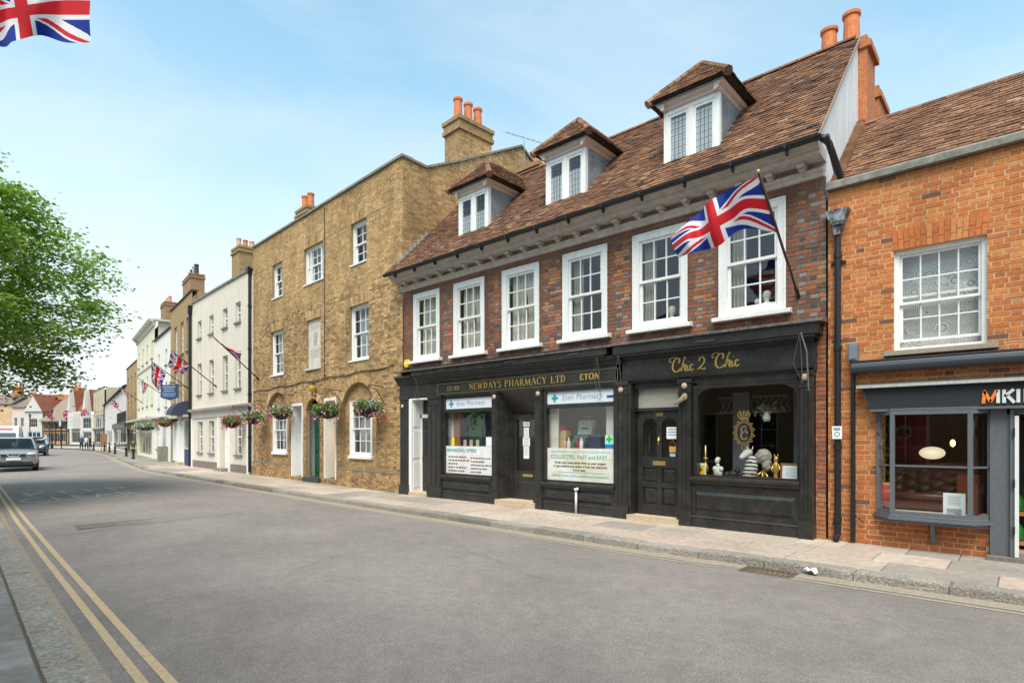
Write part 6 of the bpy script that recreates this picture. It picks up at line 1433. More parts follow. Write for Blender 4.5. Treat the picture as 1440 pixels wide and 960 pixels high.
street_flag('faint distant union flag by the street lamp on the timbered house',KF,(73,592),(66,580),[[(74,580,.1,0),(73.5,584,.2,0),(73,588,.3,0)],[(70,580,.1,.2),(70,584,.2,.2),(70,588,.3,.2)],[(66,581,.1,0),(66.5,585,.2,0),(67,588,.3,0)]],nu=12,nv=6)
# ------------------------------------------------------------------ hanging baskets
LEAFS=[mat('leaf_green',(.06,.16,.025),.7,trans=.3),mat('leaf_lime',(.2,.33,.05),.7,trans=.3)]; FLW=[mat('pink_petal',(.62,.06,.16),.7,trans=.2),mat('white_petal',(.75,.72,.76),.7,trans=.2),mat('magenta_petal',(.4,.02,.17),.7,trans=.2),mat('lilac_petal',(.45,.38,.6),.7,trans=.2)]
def basket(label,c,wall_pt,r=.33,flowers=(0,2,1),dens=1.0,seed=1,droop=.25):
    rr=random.Random(seed); c=Vector(c); wall_pt=Vector(wall_pt)
    t=thing('hanging_basket',label,'hanging basket',c,0,'flower baskets along the street'); frame(c)
    b=MB(); b.lathe([(r*.25,-.26),(r*.6,-.2),(r*.82,-.08),(r*.88,0)],c,14); b.build('basket_bowl',mat('dark_basket',(.03,.028,.028),.8),t,smooth=True)
    b=MB(); hz=c+Vector((0,0,.62)); b.tube([wall_pt+Vector((0,0,.1)),hz+Vector((0,0,.05)),hz],.014,6); b.tube([wall_pt-Vector((0,0,.3)),(wall_pt+hz)/2+Vector((0,0,-.02)),hz],.01,6)
    for k in range(3): a=k*2.094; b.tube([hz,c+Vector((r*.8*math.cos(a),r*.8*math.sin(a),0))],.005,4)
    b.build('bracket',M_blackm,t)
    def clump(name,mats,n,s0,s1,z0,z1,rad,wt):
        b=MB()
        for i in range(int(n*dens)):
            a=rr.random()*6.283; q=rad*math.sqrt(rr.random()); p=c+Vector((q*math.cos(a),q*math.sin(a),rr.uniform(z0,z1)-droop*max(0,q-r*.8)/.2*rr.random()))
            s=rr.uniform(s0,s1); u=Vector((rr.gauss(0,1),rr.gauss(0,1),rr.gauss(0,1))).normalized(); v=u.cross(Vector((rr.gauss(0,1),rr.gauss(0,1),rr.gauss(0,1)))).normalized()
            b.mi=rr.choices(range(len(mats)),wt)[0]; b.quad(p-u*s,p-v*s*.6,p+u*s,p+v*s*.6)
        b.build(name,mats,t,kind='stuff')
    clump('foliage',LEAFS,420,.03,.06,-.05,.24,r*1.25,(3,2)); clump('flowers',[FLW[i] for i in flowers],260,.025,.055,-.22,.3,r*1.38,[3,2,1.4][:len(flowers)])
    frame((0,0,0)); return t
def bk(label,Fc,px,py,ly,**k):
    x,z=Fc.at(px,py,ly); basket(label,Fc.world(x,ly,z),Fc.world(x,-.02,z+.55),**k)
bk('hanging basket of pink and white flowers over the right arched window',YF,518,574,-.5,seed=1,flowers=(0,1,3))
bk('hanging basket of magenta and pink flowers beside the dark green door',YF,461,577,-.5,seed=2,flowers=(2,0,1),r=.38)
bk('hanging basket of pink flowers over the left arched window',YF,395,580,-.45,seed=3,flowers=(0,3,1))
bk('hanging basket of red and green at the downpipe between yellow and cream houses',YF,357,587,-.5,seed=4,flowers=(0,1))
bk('hanging basket of red flowers above the cream house doorway',CF,327,593,-.5,seed=5,flowers=(2,0))
bk('leafy hanging basket with a red tip on the white house',EF,232,594,-.5,seed=6,flowers=(0,),dens=.9,r=.42)
bk('broad leafy hanging basket under the pale canopy of the tall cream house',FF,205,600,-1.0,seed=7,flowers=(1,),r=.6,dens=1.3)
# ------------------------------------------------------------------ fixings on walls
def onwall(Fc,px,py,ly=0): x,z=Fc.at(px,py,ly); return Fc.world(x,ly,z)
c=atY(571,511,9.72); frame(c); t=thing('alarm_box','yellow hexagonal alarm box at the left end of the brick building','alarm',c); b=MB(); b.prism([(c.x+.13*math.cos(R(60*i)),c.z+.13*math.sin(R(60*i))) for i in range(6)],c.y,c.y+.09,'y'); b.build('case',mat('yellow_plastic',(.78,.5,.02),.4),t,bevel=.015); b=MB(); b.box(c.x-.06,c.x+.06,c.y-.006,c.y,c.z-.02,c.z+.03); b.build('badge',M_paper,t); b=MB(); b.box(c.x-.05,c.x+.05,c.y+.02,c.y+.09,c.z-.19,c.z-.11); b.build('lamp',M_blackm,t,bevel=.01); frame((0,0,0))
c=onwall(YF,439,545,-.16); frame(c); t=thing('wall_lamp','small wall lantern with yellow globe over the green door arch','lamp',c); b=MB(); b.ell(c,(.11,.11,.14),12,8); b.build('globe',mat('amber_globe',(.75,.5,.1),.3,trans=.4),t,smooth=True); b=MB(); b.tube([c+Vector((0,.2,-.28)),c+Vector((0,.02,-.28)),c+Vector((0,0,-.13))],.018,6); b.lathe([(.1,.1),(.06,.16),(.0,.2)],c,10); b.build('bracket',M_blackm,t); frame((0,0,0))
# blue hanging sign
x,z=DF.at(262,552); y=-1.4; y,d=DF.out(238.5,x); c=atD(238.5,551,d); frame(c)
t=thing('hanging_sign','navy scalloped hanging sign with pale lettering below the drooping flag','sign',c); b=MB(); W_,H_=.5,.46
R_=Vector((RX[0],RX[1],0)); N_=Vector((-VX[0],-VX[1],0))
def sp(u,v,o=0): return c+R_*u*W_+Vector((0,0,v*H_))+N_*o
poly=[(-1,.75),(-.85,.9),(-.5,.82),(0,.86),(.5,.82),(.85,.9),(1,.75),(.92,.3),(.98,-.6),(.6,-.8),(.2,-.88),(0,-1),(-.2,-.88),(-.6,-.8),(-.98,-.6),(-.92,.3)]
n=len(poly); b._add([sp(u,v,.03) for u,v in poly]+[sp(u,v,-.03) for u,v in poly],[tuple(range(n)),tuple(range(2*n-1,n-1,-1))]+[(i,(i+1)%n,n+(i+1)%n,n+i) for i in range(n)]); b.build('board',mat('navy_sign',(.03,.065,.16),.5),t)
b=MB()
for k,(v,l) in enumerate(((.55,.7),(.3,.55),(.05,.6),(-.25,.75),(-.5,.65))):
    for i in range(7): u=-l+2*l*i/7; b.quad(sp(u,v,.034),sp(u+2*l/7*.7,v,.034),sp(u+2*l/7*.7,v+.1,.034),sp(u,v+.1,.034))
b.build('print',mat('pale_sign_print',(.45,.5,.62),.6),t); b=MB(); wp=DF.world(x,0,z); b.tube([wp+Vector((0,0,.3)),c+Vector((0,0,.55)),c+Vector((0,0,.4))],.025,6); b.tube([wp-Vector((0,0,.3)),c+Vector((0,0,.5))],.014,5); b.build('bracket',M_blackm,t); frame((0,0,0))
# television aerial behind the ridge
p=atY(738,236,13.2); frame(p); t=thing('tv_aerial','thin television aerial on a mast behind the ridge between the two left dormers','aerial',p); top=atY(737,197,13.2); b=MB(); b.tube([p-Vector((0,0,.3)),top],.012,5); b.build('mast',M_lead,t); b=MB(); A,B=atY(711,186,13.0),atY(768,203,13.4); b.tube([A,B],.009,4)
for i in range(9): q=A.lerp(B,i/8); b.tube([q-Vector((.1,.1,0)),q+Vector((.1,.1,0))],.004,4)
b.build('boom',M_lead,t); frame((0,0,0))
# ------------------------------------------------------------------ behind the upstairs windows
cl=('leftmost','second','third')
for i in range(3):
    a,b_=WX[i]
    curtain(f'cream curtain drawn to the left in the {cl[i]} upstairs window of the brick building',a+.14,a+.58,3.75,5.36,9.97,M_curt,5,.03,group='upstairs curtains of the brick building')
    curtain(f'loose cream curtain swept across the right of the {cl[i]} upstairs window',b_-.14,b_-.66,3.75,5.36,9.99,M_curt,4,.035,taper=.35 if i else .1,group='upstairs curtains of the brick building')
for i,n in ((3,'fourth'),(4,'fifth'),(5,'sixth')):
    a,b_=WX[i]; curtain(f'narrow sage curtain at the left of the {n} upstairs window',a+.14,a+.4,3.75,5.36,9.97,M_curtg,4,.03,group='upstairs curtains of the brick building')
def lathe_thing(name,label,cat,c,prof,m,n=14,extra=None):
    c=Vector(c); frame(c); b=MB(); b.lathe(prof,c,n); 
    if extra: extra(b,c)
    o=b.build(name,m,None,smooth=True); o.location=c; frame((0,0,0)); return tag(o,label,cat)
M_plaster=mat('plaster',(.66,.64,.58),.7,var=.1,scale=20)
sz=WZ0+.1
bust=[(.08,0),(.09,.02),(.06,.04),(.05,.07),(.1,.1),(.13,.15),(.11,.2),(.05,.23),(.045,.27),(.07,.31),(.085,.36),(.08,.42),(.05,.46),(.0,.475)]
lathe_thing('bust','small pale plaster bust in the fifth upstairs window','bust',(-5.0,10.02,sz-.12),[(r*.9,z*.9) for r,z in bust],mat('greenish_plaster',(.5,.52,.38),.7))
lathe_thing('bust','small white figurine at the left of the sixth upstairs window','figurine',(-3.42,10.0,sz-.08),[(r*.55,z*.55) for r,z in bust],M_plaster)
lathe_thing('bust','larger white figurine in the middle of the sixth upstairs window','figurine',(-3.27,10.02,sz-.08),[(r*.85,z*.8) for r,z in bust],M_plaster)
c=Vector((-6.62,10.35,3.7)); frame(c); t=thing('table_lamp','table lamp with pale shade in the fourth upstairs window','lamp',c); b=MB(); b.lathe([(.1,0),(.08,.02),(.03,.06),(.06,.14),(.05,.22),(.015,.28),(.015,.4)],c,12); b.build('lamp_base',M_plaster,t,smooth=True); b=MB(); b.lathe([(.15,.36),(.11,.62)],c,14); b.build('lamp_shade',mat('lamp_cloth',(.5,.45,.36),.9,trans=.3),t,smooth=True); b=MB(); b.box(c.x-.25,c.x+.25,c.y-.2,c.y+.2,c.z-.05,c.z); 
for sx in (-1,1):
    for sy in (-1,1): b.box(c.x+sx*.22-.02,c.x+sx*.22+.02,c.y+sy*.17-.02,c.y+sy*.17+.02,3.25,c.z-.05)
b.build('stand',M_wood,t); frame((0,0,0))
def blooms(label,c,m,n,s,rad,name='flowers',seed=4):
    rr=random.Random(seed); c=Vector(c); frame(c); t=thing(name,label,'flowers',c); b=MB(); b.lathe([(.05,0),(.07,.06),(.05,.14),(.06,.16)],c,10); b.build('vase',M_plaster,t,smooth=True); b=MB()
    for i in range(n): p=c+Vector((rr.gauss(0,rad),rr.gauss(0,rad*.6),.22+rr.gauss(0,rad*.6))); b.ell(p,(s,s,s*.8),6,4,.4)
    b.build('blossom',m,t,kind='stuff'); frame((0,0,0))
blooms('white flowers in a vase at the right of the second upstairs window',(-9.97,10.02,3.68),M_plaster,26,.032,.09)
# ------------------------------------------------------------------ boutique window display
zs=.88; ws=9.9
lathe_thing('candlestick','tall gilt candlestick with candle at the left of the boutique display','candlestick',(-4.31,9.95,zs),[(r*.75,z*.7) for r,z in ((.07,0),(.075,.02),(.03,.05),(.025,.1),(.06,.14),(.07,.24),(.05,.3),(.02,.34),(.02,.42),(.07,.46),(.05,.48),(.02,.48),(.02,.78),(.0,.8))],M_gold)
def bustw(label,c,s=1.0):
    c=Vector(c); frame(c); t=thing('bust',label,'bust',c); b=MB(); b.ell(c+Vector((0,0,.13*s)),(.12*s,.085*s,.15*s),14,10); b.ell(c+Vector((-.07*s,-.02,.2*s)),(.06*s,.06*s,.07*s),10,8); b.ell(c+Vector((.09*s,-.02,.2*s)),(.06*s,.06*s,.07*s),10,8); b.tube([c+Vector((0,0,.22*s)),c+Vector((-.01*s,-.01,.34*s))],[.055*s,.04*s],10); b.ell(c+Vector((-.015*s,-.02*s,.4*s)),(.055*s,.07*s,.085*s),12,10); b.ell(c+Vector((-.015*s,-.085*s,.39*s)),(.012*s,.018*s,.02*s),6,5); b.ell(c+Vector((-.01*s,.02*s,.44*s)),(.062*s,.07*s,.06*s),10,8); b.build('torso',M_plaster,t,smooth=True); b=MB(); b.box(c.x-.1*s,c.x+.1*s,c.y-.07*s,c.y+.07*s,c.z-.0,c.z+.03*s); b.build('base',M_plaster,t); frame((0,0,0))
bustw('white classical bust on the boutique window shelf',(-4.08,9.95,zs),.7)
# striped animal head
c=Vector((-3.53,9.98,zs)); frame(c); t=thing('zebra_bust','black and white striped zebra bust in the middle of the boutique display','ornament',c); t.scale=(.78,.78,.76)
def zm(u,v): return 1 if math.sin(v*34+math.sin(u*6.28)*1.6)>.25 else 0
def zb_(u,v):
    a=u*6.283; r=.15*(1-.42*v)+.02*math.sin(v*3.1); return (c.x+r*math.cos(a)+.05*math.sin(v*2.2)-.02,c.y+r*.8*math.sin(a)-.05*v,c.z+.06+v*.46)
b=MB(); b.grid(zb_,28,30,zm); b.build('neck',[mat('zebra_white',(.68,.66,.62),.6),mat('zebra_black',(.02,.02,.02),.5)],t,smooth=True)
b=MB(); hc=Vector((c.x-.02,c.y-.1,c.z+.55)); b.tube([hc+Vector((.03,.06,.02)),hc+Vector((-.02,-.02,.02)),hc+Vector((-.07,-.1,-.05)),hc+Vector((-.1,-.15,-.1))],[.085,.085,.06,.045],12)
for s in (-1,1): b.tube([hc+Vector((.04*s+.03,.06,.08)),hc+Vector((.06*s+.03,.06,.17))],[.022,.006],8)
b.build('head',MATS['zebra_white'],t,smooth=True); b=MB(); b.box(c.x-.15,c.x+.15,c.y-.12,c.y+.12,c.z,c.z+.06); b.build('plinth_block',M_wood,t); frame((0,0,0))
c=Vector((-3.34,10.05,zs)); frame(c); t=thing('ornament','fluffy grey and gilt ornament behind the zebra bust','ornament',c); t.scale=(.8,.8,.8); b=MB(); b.ell(c+Vector((0,0,.46)),(.16,.12,.16),14,10,.25); b.ell(c+Vector((.07,0,.3)),(.1,.09,.14),12,8,.3); b.build('plume',mat('grey_fur',(.36,.32,.28),.95),t); b=MB(); b.tube([c+Vector((0,0,0)),c+Vector((.02,0,.34))],[.04,.02],8)
for s in (-1,0,1): b.tube([c+Vector((0,0,.16)),c+Vector((s*.09,-.05,.08)),c+Vector((s*.13,-.08,.0))],[.022,.02,.026],8)
b.build('stem',M_brass,t,smooth=True); frame((0,0,0))
c=Vector((-3.1,9.95,zs)); frame(c); t=thing('cat_figure','slim gilt standing cat figure near the right of the boutique display','figurine',c); t.scale=(.8,.8,.8); b=MB(); b.lathe([(.06,0),(.05,.02),(.035,.04),(.05,.12),(.055,.2),(.06,.28),(.045,.34),(.03,.37),(.045,.41),(.045,.45),(.02,.48),(.0,.485)],c,12)
for s in (-1,1): b.tube([c+Vector((s*.028,0,.46)),c+Vector((s*.036,0,.53))],[.016,.003],6); b.tube([c+Vector((s*.05,0,.32)),c+Vector((s*.08,-.03,.22)),c+Vector((s*.05,-.06,.16))],.014,6)
b.build('body',M_gold,t,smooth=True); frame((0,0,0))
def framed(label,c,w_,h_,tilt,m,name='picture_frame'):
    c=Vector(c); t=thing(name,label,'frame',c); t.rotation_euler=(R(-tilt),0,0); b=MB(); k=.03; b.box(-w_/2,-w_/2+k,-.012,.012,0,h_); b.box(w_/2-k,w_/2,-.012,.012,0,h_); b.box(-w_/2+k,w_/2-k,-.012,.012,h_-k,h_); b.box(-w_/2+k,w_/2-k,-.012,.012,0,k); b.build('moulding',m,t); b=MB(); b.quad((-w_/2+k,-.002,k),(w_/2-k,-.002,k),(w_/2-k,-.002,h_-k),(-w_/2+k,-.002,h_-k)); b.build('certificate',M_paper,t)
    b=MB()
    for i in range(5): z=h_-k-.06-i*.03; b.quad((-w_/2+.07,-.004,z),(w_/2-.07-.02*(i%2),-.004,z),(w_/2-.07-.02*(i%2),-.004,z+.006),(-w_/2+.07,-.004,z+.006))
    b.build('print',MATS['grey_blue_print'],t)
framed('wooden-framed certificate at the right end of the boutique window shelf',(-2.87,9.9,zs),.3,.28,8,M_wood)
c=Vector((-4.36,9.82,zs)); frame(c); t=thing('warning_card','yellow warning card with a black triangle in the boutique window corner','sign',c); b=MB(); b.box(c.x-.11,c.x+.11,c.y,c.y+.004,c.z,c.z+.24); b.build('card',M_paper,t); b=MB(); b.box(c.x-.09,c.x+.09,c.y-.003,c.y,c.z+.01,c.z+.2); b.build('yellow_field',mat('warning_yellow',(.75,.5,.02),.5),t); b=MB(); b.prism([(c.x-.05,c.z+.1),(c.x+.05,c.z+.1),(c.x,c.z+.19)],c.y-.005,c.y-.003,'y'); b.build('triangle',M_ink,t); frame((0,0,0))
blk=mat('dark_ornament',(.03,.03,.035),.4)
c=Vector((-3.83,9.97,zs)); frame(c); b=MB(); b.ell(c+Vector((0,0,.06)),(.1,.06,.06),10,8,.2); b.ell(c+Vector((.08,0,.12)),(.05,.045,.06),8,6,.2); b.ell(c+Vector((-.1,0,.05)),(.05,.05,.05),8,6,.2); o=b.build('animal_figure',blk,None,smooth=True); o.location=c; frame((0,0,0)); tag(o,'small dark crouching animal figure beside the white bust','figurine')
blooms('dried hanging flower spray inside the boutique window',(-3.3,10.1,1.85),mat('dried_leaf',(.16,.14,.08),.9),60,.03,.08,name='dried_flowers',seed=9)
# ------------------------------------------------------------------ pharmacy window goods
zp=1.34
def box_thing(name,label,cat,c,w_,d_,h_,m,tilt=0,bevel=.01):
    b=MB(); b.box(-w_/2,w_/2,-d_/2,d_/2,0,h_); o=b.build(name,m,None,bevel=bevel); o.location=c; o.rotation_euler=(0,R(tilt),R(random.uniform(-6,6))); return tag(o,label,cat)
def bag(label,c,w_,d_,h_,m,mh):
    c=Vector(c); t=thing('carrier_bag',label,'bag',c); b=MB(); P=[(-w_/2,0),(w_/2,0),(w_*.54,h_),(-w_*.54,h_)]; b.prism(P,-d_/2,d_/2,'y'); b.build('bag_body',m,t,bevel=.008); b=MB(); b.tube([(-w_*.2,-d_/2,h_),(-w_*.15,-d_/2,h_+.1),(w_*.15,-d_/2,h_+.1),(w_*.2,-d_/2,h_)],.006,5); b.build('handle',mh,t); return t
bag('tan straw bag at the left of the right pharmacy window',(-7.7,10.08,zp),.42,.18,.38,mat('straw',(.5,.36,.16),.9,var=.2,scale=20),M_wood)
t=bag('pale canvas bag leaning back in the middle of the right pharmacy window',(-7.1,10.2,zp+.28),.36,.12,.32,mat('canvas',(.55,.52,.45),.9),M_ply); t.rotation_euler=(R(-14),0,0)
b=MB(); b.quad((-.08,-.066,.12),(.08,-.066,.12),(.08,-.066,.15),(-.08,-.066,.15)); b.build('print',M_ink,t)
box_thing('display_box','dark navy display box at the right of the right pharmacy window','box',(-6.72,10.05,zp),.34,.2,.3,mat('navy_card',(.035,.04,.075),.6))
box_thing('display_stand','grey display stand carrying the canvas bag','stand',(-7.12,10.2,zp),.44,.2,.275,mat('grey_card',(.2,.23,.27),.6))
cols=[('pink',(.55,.3,.28)),('cream',(.6,.56,.46)),('green',(.06,.14,.06)),('dark red',(.25,.03,.04)),('white',(.68,.66,.62)),('black',(.03,.03,.03))]
for i,(n,cc) in enumerate(cols):
    lathe_thing('bottle',f'{n} bottle in the row at the front of the right pharmacy window','bottle',(-7.45+i*.11,9.92,zp),[(.04,0),(.045,.02),(.045,.12),(.03,.16),(.018,.18),(.022,.2),(.02,.22),(0,.225)],mat('bottle_'+n.replace(' ','_'),cc,.35),10)
lathe_thing('hat','red felt hat resting on the straw bag','hat',(-7.66,10.08,zp+.38),[(.13,0),(.135,.01),(.08,.03),(.075,.09),(.05,.12),(0,.125)],mat('red_felt',(.4,.03,.05),.9))
lathe_thing('bust','brown mannequin torso at the right of the right pharmacy window','mannequin',(-6.8,10.3,zp+.02),[(.05,0),(.1,.05),(.11,.15),(.08,.22),(.1,.32),(.09,.38),(.03,.42),(.03,.46),(.05,.5),(.05,.56),(0,.6)],mat('brown_cloth',(.14,.07,.05),.8))
for i,s in enumerate(('left','middle','right')):
    c=Vector((-10.75+i*.23,10.05,zp)); o=box_thing('price_card',f'{s} of three folded price cards on the left pharmacy window shelf','card',c,.12,.02,.17,mat('pinkish_card',(.5,.4,.36),.7))
# ------------------------------------------------------------------ furniture shop window (orange brick building)
M_leath=mat('brown_leather',(.13,.04,.02),.35,spec=.5,var=.2,scale=12)
c=Vector((-1.1,10.35,.52)); t=thing('sofa','buttoned brown leather sofa in the canted shop window','sofa',c); 
b=MB(); b.box(-.55,.55,-.12,.3,.0,.2); b.build('seat',M_leath,t,bevel=.03); b=MB()
def sb(u,v): 
    x=-.5+u*1.0; z=.2+v*.42; return (x,.18-.03*abs(math.sin(u*18.85))*abs(math.sin(v*9.42+(int(u*6)%2)*1.57))+.06*v,z)
b.grid(sb,48,24); b.tube([(-.52,.22,.64),(.52,.22,.64)],.05,10); b.build('backrest',M_leath,t,smooth=True)
for s in (-1,1): b=MB(); b.tube([(s*.55,-.14,.3),(s*.55,.28,.34)],.08,12); b.box(s*.55-.06,s*.55+.06,-.12,.28,0,.3); b.build('armrest',M_leath,t,smooth=False)
b=MB(); b.tube([(-.5,-.13,.2),(.5,-.13,.2)],.05,10); b.build('seat_roll',M_leath,t,smooth=True)
c=Vector((-1.02,10.1,1.36)); frame(c); t=thing('pendant_lamp','oval cream pendant lamp hanging in the canted shop window','lamp',c); b=MB(); b.ell(c,(.155,.155,.09),20,12); b.build('lamp_shade',emit('glowing_cream_shade',(.8,.66,.47),.42),t,smooth=True); b=MB(); b.tube([c+Vector((0,0,.08)),c+Vector((0,0,.85))],.004,4); b.build('flex',M_ink,t); frame((0,0,0))  # faint glow added to the shade so it reads bright cream
c=Vector((-.8,10.3,1.5)); frame(c); t=thing('pendant_lamp','small glowing amber bulb at the right of the canted shop window','lamp',c); b=MB(); b.ell(c,(.03,.03,.05),10,8); b.build('bulb',emit('amber_bulb',(1,.42,.08),6),t,smooth=True); b=MB(); b.tube([c+Vector((0,0,.04)),c+Vector((0,0,.7))],.006,5); b.build('flex',M_ink,t); frame((0,0,0))
c=Vector((-.73,9.72,.5)); frame(c); t=thing('show_card','white printed show card propped in the canted shop window','sign',c); b=MB(); b.box(c.x-.13,c.x+.11,c.y,c.y+.006,c.z,c.z+.33); b.build('card',M_paper,t); b=MB(); b.box(c.x-.09,c.x+.07,c.y-.003,c.y,c.z+.03,c.z+.12); b.build('photo',mat('grey_photo',(.25,.24,.24),.6,col2=(.6,.6,.6),scale=30),t)
b=MB()
for i in range(6): b.quad((c.x-.08,c.y-.002,c.z+.28-i*.022),(c.x+.06,c.y-.002,c.z+.28-i*.022),(c.x+.06,c.y-.002,c.z+.286-i*.022),(c.x-.08,c.y-.002,c.z+.286-i*.022))
b.build('print',MATS['grey_blue_print'],t); frame((0,0,0))
b=MB(); b.box(-1.6,-1.1,10.6,10.63,.5,1.95); o=b.build('folding_screen',mat('maroon_panel',(.11,.012,.014),.6)); tag(o,'deep maroon backdrop panel with a wreath in the canted shop window','screen')
frame((-1.42,10.52,1.66)); b=MB(); c=Vector((-1.42,10.52,1.66)); rr=random.Random(8)
for i in range(60): a=i/60*6.283; p=c+Vector((.1*math.cos(a),0,.1*math.sin(a))); u=Vector((rr.gauss(0,1),rr.gauss(0,1),rr.gauss(0,1))).normalized()*.035; b.tube([p,p+u],[.008,.002],4)
o=b.build('wreath',mat('sage_leaf',(.12,.2,.13),.8)); o.location=c; frame((0,0,0)); tag(o,'round green wreath hung on the maroon backdrop','wreath')
c=Vector((-1.55,9.86,.5)); frame(c); t=thing('house_plant','tall leafy plant in a red striped pot at the left of the canted window','plant',c); b=MB(); b.lathe([(.06,0),(.075,.2),(.07,.42)],c,12); b.build('pot',mat('red_pot',(.5,.03,.02),.5,col2=(.6,.5,.4),scale=6,stretch=(.2,.2,3)),t,smooth=True); b=MB(); rr=random.Random(2)
for i in range(130): p=c+Vector((rr.gauss(0,.06),rr.gauss(0,.05),rr.uniform(.42,1.4))); a=rr.random()*6.28; u=Vector((math.cos(a)*.09,math.sin(a)*.06,rr.uniform(-.04,.08))); v=Vector((-math.sin(a),math.cos(a),.2))*.016; b.quad(p-v*.3,p+u*.5-v,p+u,p+u*.5+v)
b.build('foliage',LEAFS[0],t,kind='stuff'); frame((0,0,0))
box_thing('side_table','dark reddish cabinet beside the leather sofa','cabinet',(-.62,10.3,.5),.24,.24,.55,mat('red_wood',(.2,.05,.025),.4))
t=thing('shelf_unit','dark shelving with two orange boards just inside the open shop door','shelf',(.1,10.5,.06)); frame((.1,10.5,.06))
b=MB(); b.box(-.3,-.27,10.36,10.64,.06,1.8); b.box(.47,.5,10.36,10.64,.06,1.8); b.box(-.27,.47,10.62,10.64,.06,1.8); b.build('upright',M_dark,t)
for z in (.12,.52): b=MB(); b.box(-.27,.47,10.35,10.62,z,z+.05); b.build('shelf_board',mat('orange_wood',(.5,.2,.06),.5),t)
frame((0,0,0))
for i,n in enumerate(('upper','lower')):
    lathe_thing('glass_bottle',f'big green bottle on the {n} shelf inside the open shop door','bottle',(-.12,10.46,.57 if i==0 else .17),[(.08,0),(.09,.04),(.085,.16),(.05,.22),(.025,.25),(.03,.3),(0,.3)],mat('green_bottle',(.02,.16,.03),.2,spec=.6))
# ------------------------------------------------------------------ the plane tree at the left
def tree(label,base,cen,rad,nclump,seed,leaf=(.06,.1),per=80):
    rr=random.Random(seed); base=Vector(base); cen=Vector(cen); t=thing('street_tree',label,'tree',base); frame(base)
    b=MB(); fork=base+Vector((.2,.3,2.6)); b.tube([base-Vector((0,0,.1)),base+Vector((.02,.02,.4)),base+Vector((.1,.1,1.5)),fork,fork+Vector((.2,.3,1.2))],[.42,.3,.26,.24,.18],12)
    tips=[]; limbs=[]
    for k in range(14):
        a=k*2.4+rr.uniform(-.3,.3); el=rr.uniform(-.35,.95); q=Vector((math.cos(a)*math.cos(el)*rad[0],math.sin(a)*math.cos(el)*rad[1],math.sin(el)*(rad[2] if el>0 else rad[3])))*.72
        e=cen+q; m=fork.lerp(e,.5)+Vector((0,0,rr.uniform(.2,.8))); b.tube([fork+Vector((0,0,rr.uniform(0,1))),m,e],[.13,.08,.03],7); limbs.append((m,e))
        for j in range(6):
            s=m.lerp(e,rr.uniform(.2,1)); d=Vector((rr.gauss(0,1),rr.gauss(0,1),rr.gauss(0,.5))).normalized()*rr.uniform(.7,1.6); b.tube([s,s+d*.5+Vector((0,0,.1)),s+d],[.035,.022,.008],5)
    b.build('trunk',mat('bark',(.12,.095,.07),.9,var=.3,scale=8,bump=.5,bscale=20),t,smooth=True)
    lv=MB(); n=0
    for i in range(nclump):
        u=Vector((rr.gauss(0,1),rr.gauss(0,1),rr.gauss(0,1))).normalized(); s=rr.uniform(.45,1.0)**.6*(1+.1*math.sin(u.x*5+u.z*7)+.07*math.sin(u.y*9))
        c=cen+Vector((u.x*rad[0],u.y*rad[1],u.z*(rad[2] if u.z>0 else rad[3])))*s
        if c.z<2.5: continue
        out=Vector((u.x,u.y,-.12)).normalized(); side=out.cross(Vector((0,0,1))).normalized()
        L=rr.uniform(.45,.95); W_=rr.uniform(.25,.5); base_t=rr.uniform(.15,.85)
        tw=[c-out*L,c+out*L*.5,c+out*L]
        for j in range(per):
            p=c+out*rr.gauss(0,L*.45)+side*rr.gauss(0,W_*.5)+Vector((0,0,rr.gauss(0,.11)-.12*abs(rr.gauss(0,.5))))
            sz=rr.uniform(*leaf); a=rr.random()*6.283
            d=(Vector((math.cos(a),math.sin(a),rr.uniform(-.7,.25)))).normalized(); sd=d.cross(Vector((rr.gauss(0,.5),rr.gauss(0,.5),1))).normalized()
            lv.tone=min(.99,max(.01,base_t+rr.gauss(0,.18)))
            lv._add([p,p+d*sz*.55-sd*sz*.42,p+d*sz*1.15,p+d*sz*.55+sd*sz*.42],[(0,1,2,3)])
    lv.build('crown',mat('plane_leaf',(.1,.2,.03),.55,tone=[(0,(.09,.19,.02)),(.35,(.19,.34,.035)),(.7,(.32,.46,.07)),(1,(.52,.6,.24))],trans=.5,spec=.35),t,kind='stuff')
    frame((0,0,0)); return t
tree('big leafy street tree reaching over the parked cars at the left edge',(-21.6,-2.6,-.03),(-20.8,-.9,5.5),(5.0,5.0,4.0,3.3),1250,4,per=105,leaf=(.07,.125))
# ------------------------------------------------------------------ bollards, lamps, boards
def bollard(label,px,py,h=1.0):
    p=gnd(px,py,0.0); t=thing('bollard',label,'bollard',p,0,'black bollards along the far pavement'); frame(p); b=MB(); b.lathe([(.11,0),(.11,.1),(.085,.14),(.075,h*.72),(.095,h*.74),(.095,h*.8),(.07,h*.83),(.085,h*.93),(.06,h*.98),(0,h)],p,12); b.build('post',M_blackm,t,smooth=True); b=MB(); b.lathe([(.0965,h*.75),(.0965,h*.79)],p,12); b.build('band',M_white,t); frame((0,0,0))
for l,x,y in (('nearest black bollard, in front of the tall cream house',187.5,645),('second nearest black bollard, by the iron balcony house',177.5,641.5),('black bollard before the dark shopfront of the low white house',161.7,638),('black bollard left of the dark shopfront, beside the white pier',154,636),('black bollard next to the brown menu board',146.8,634.5),('farthest black bollard, next to the two walkers',131.7,632.8)): bollard(l,x,y)
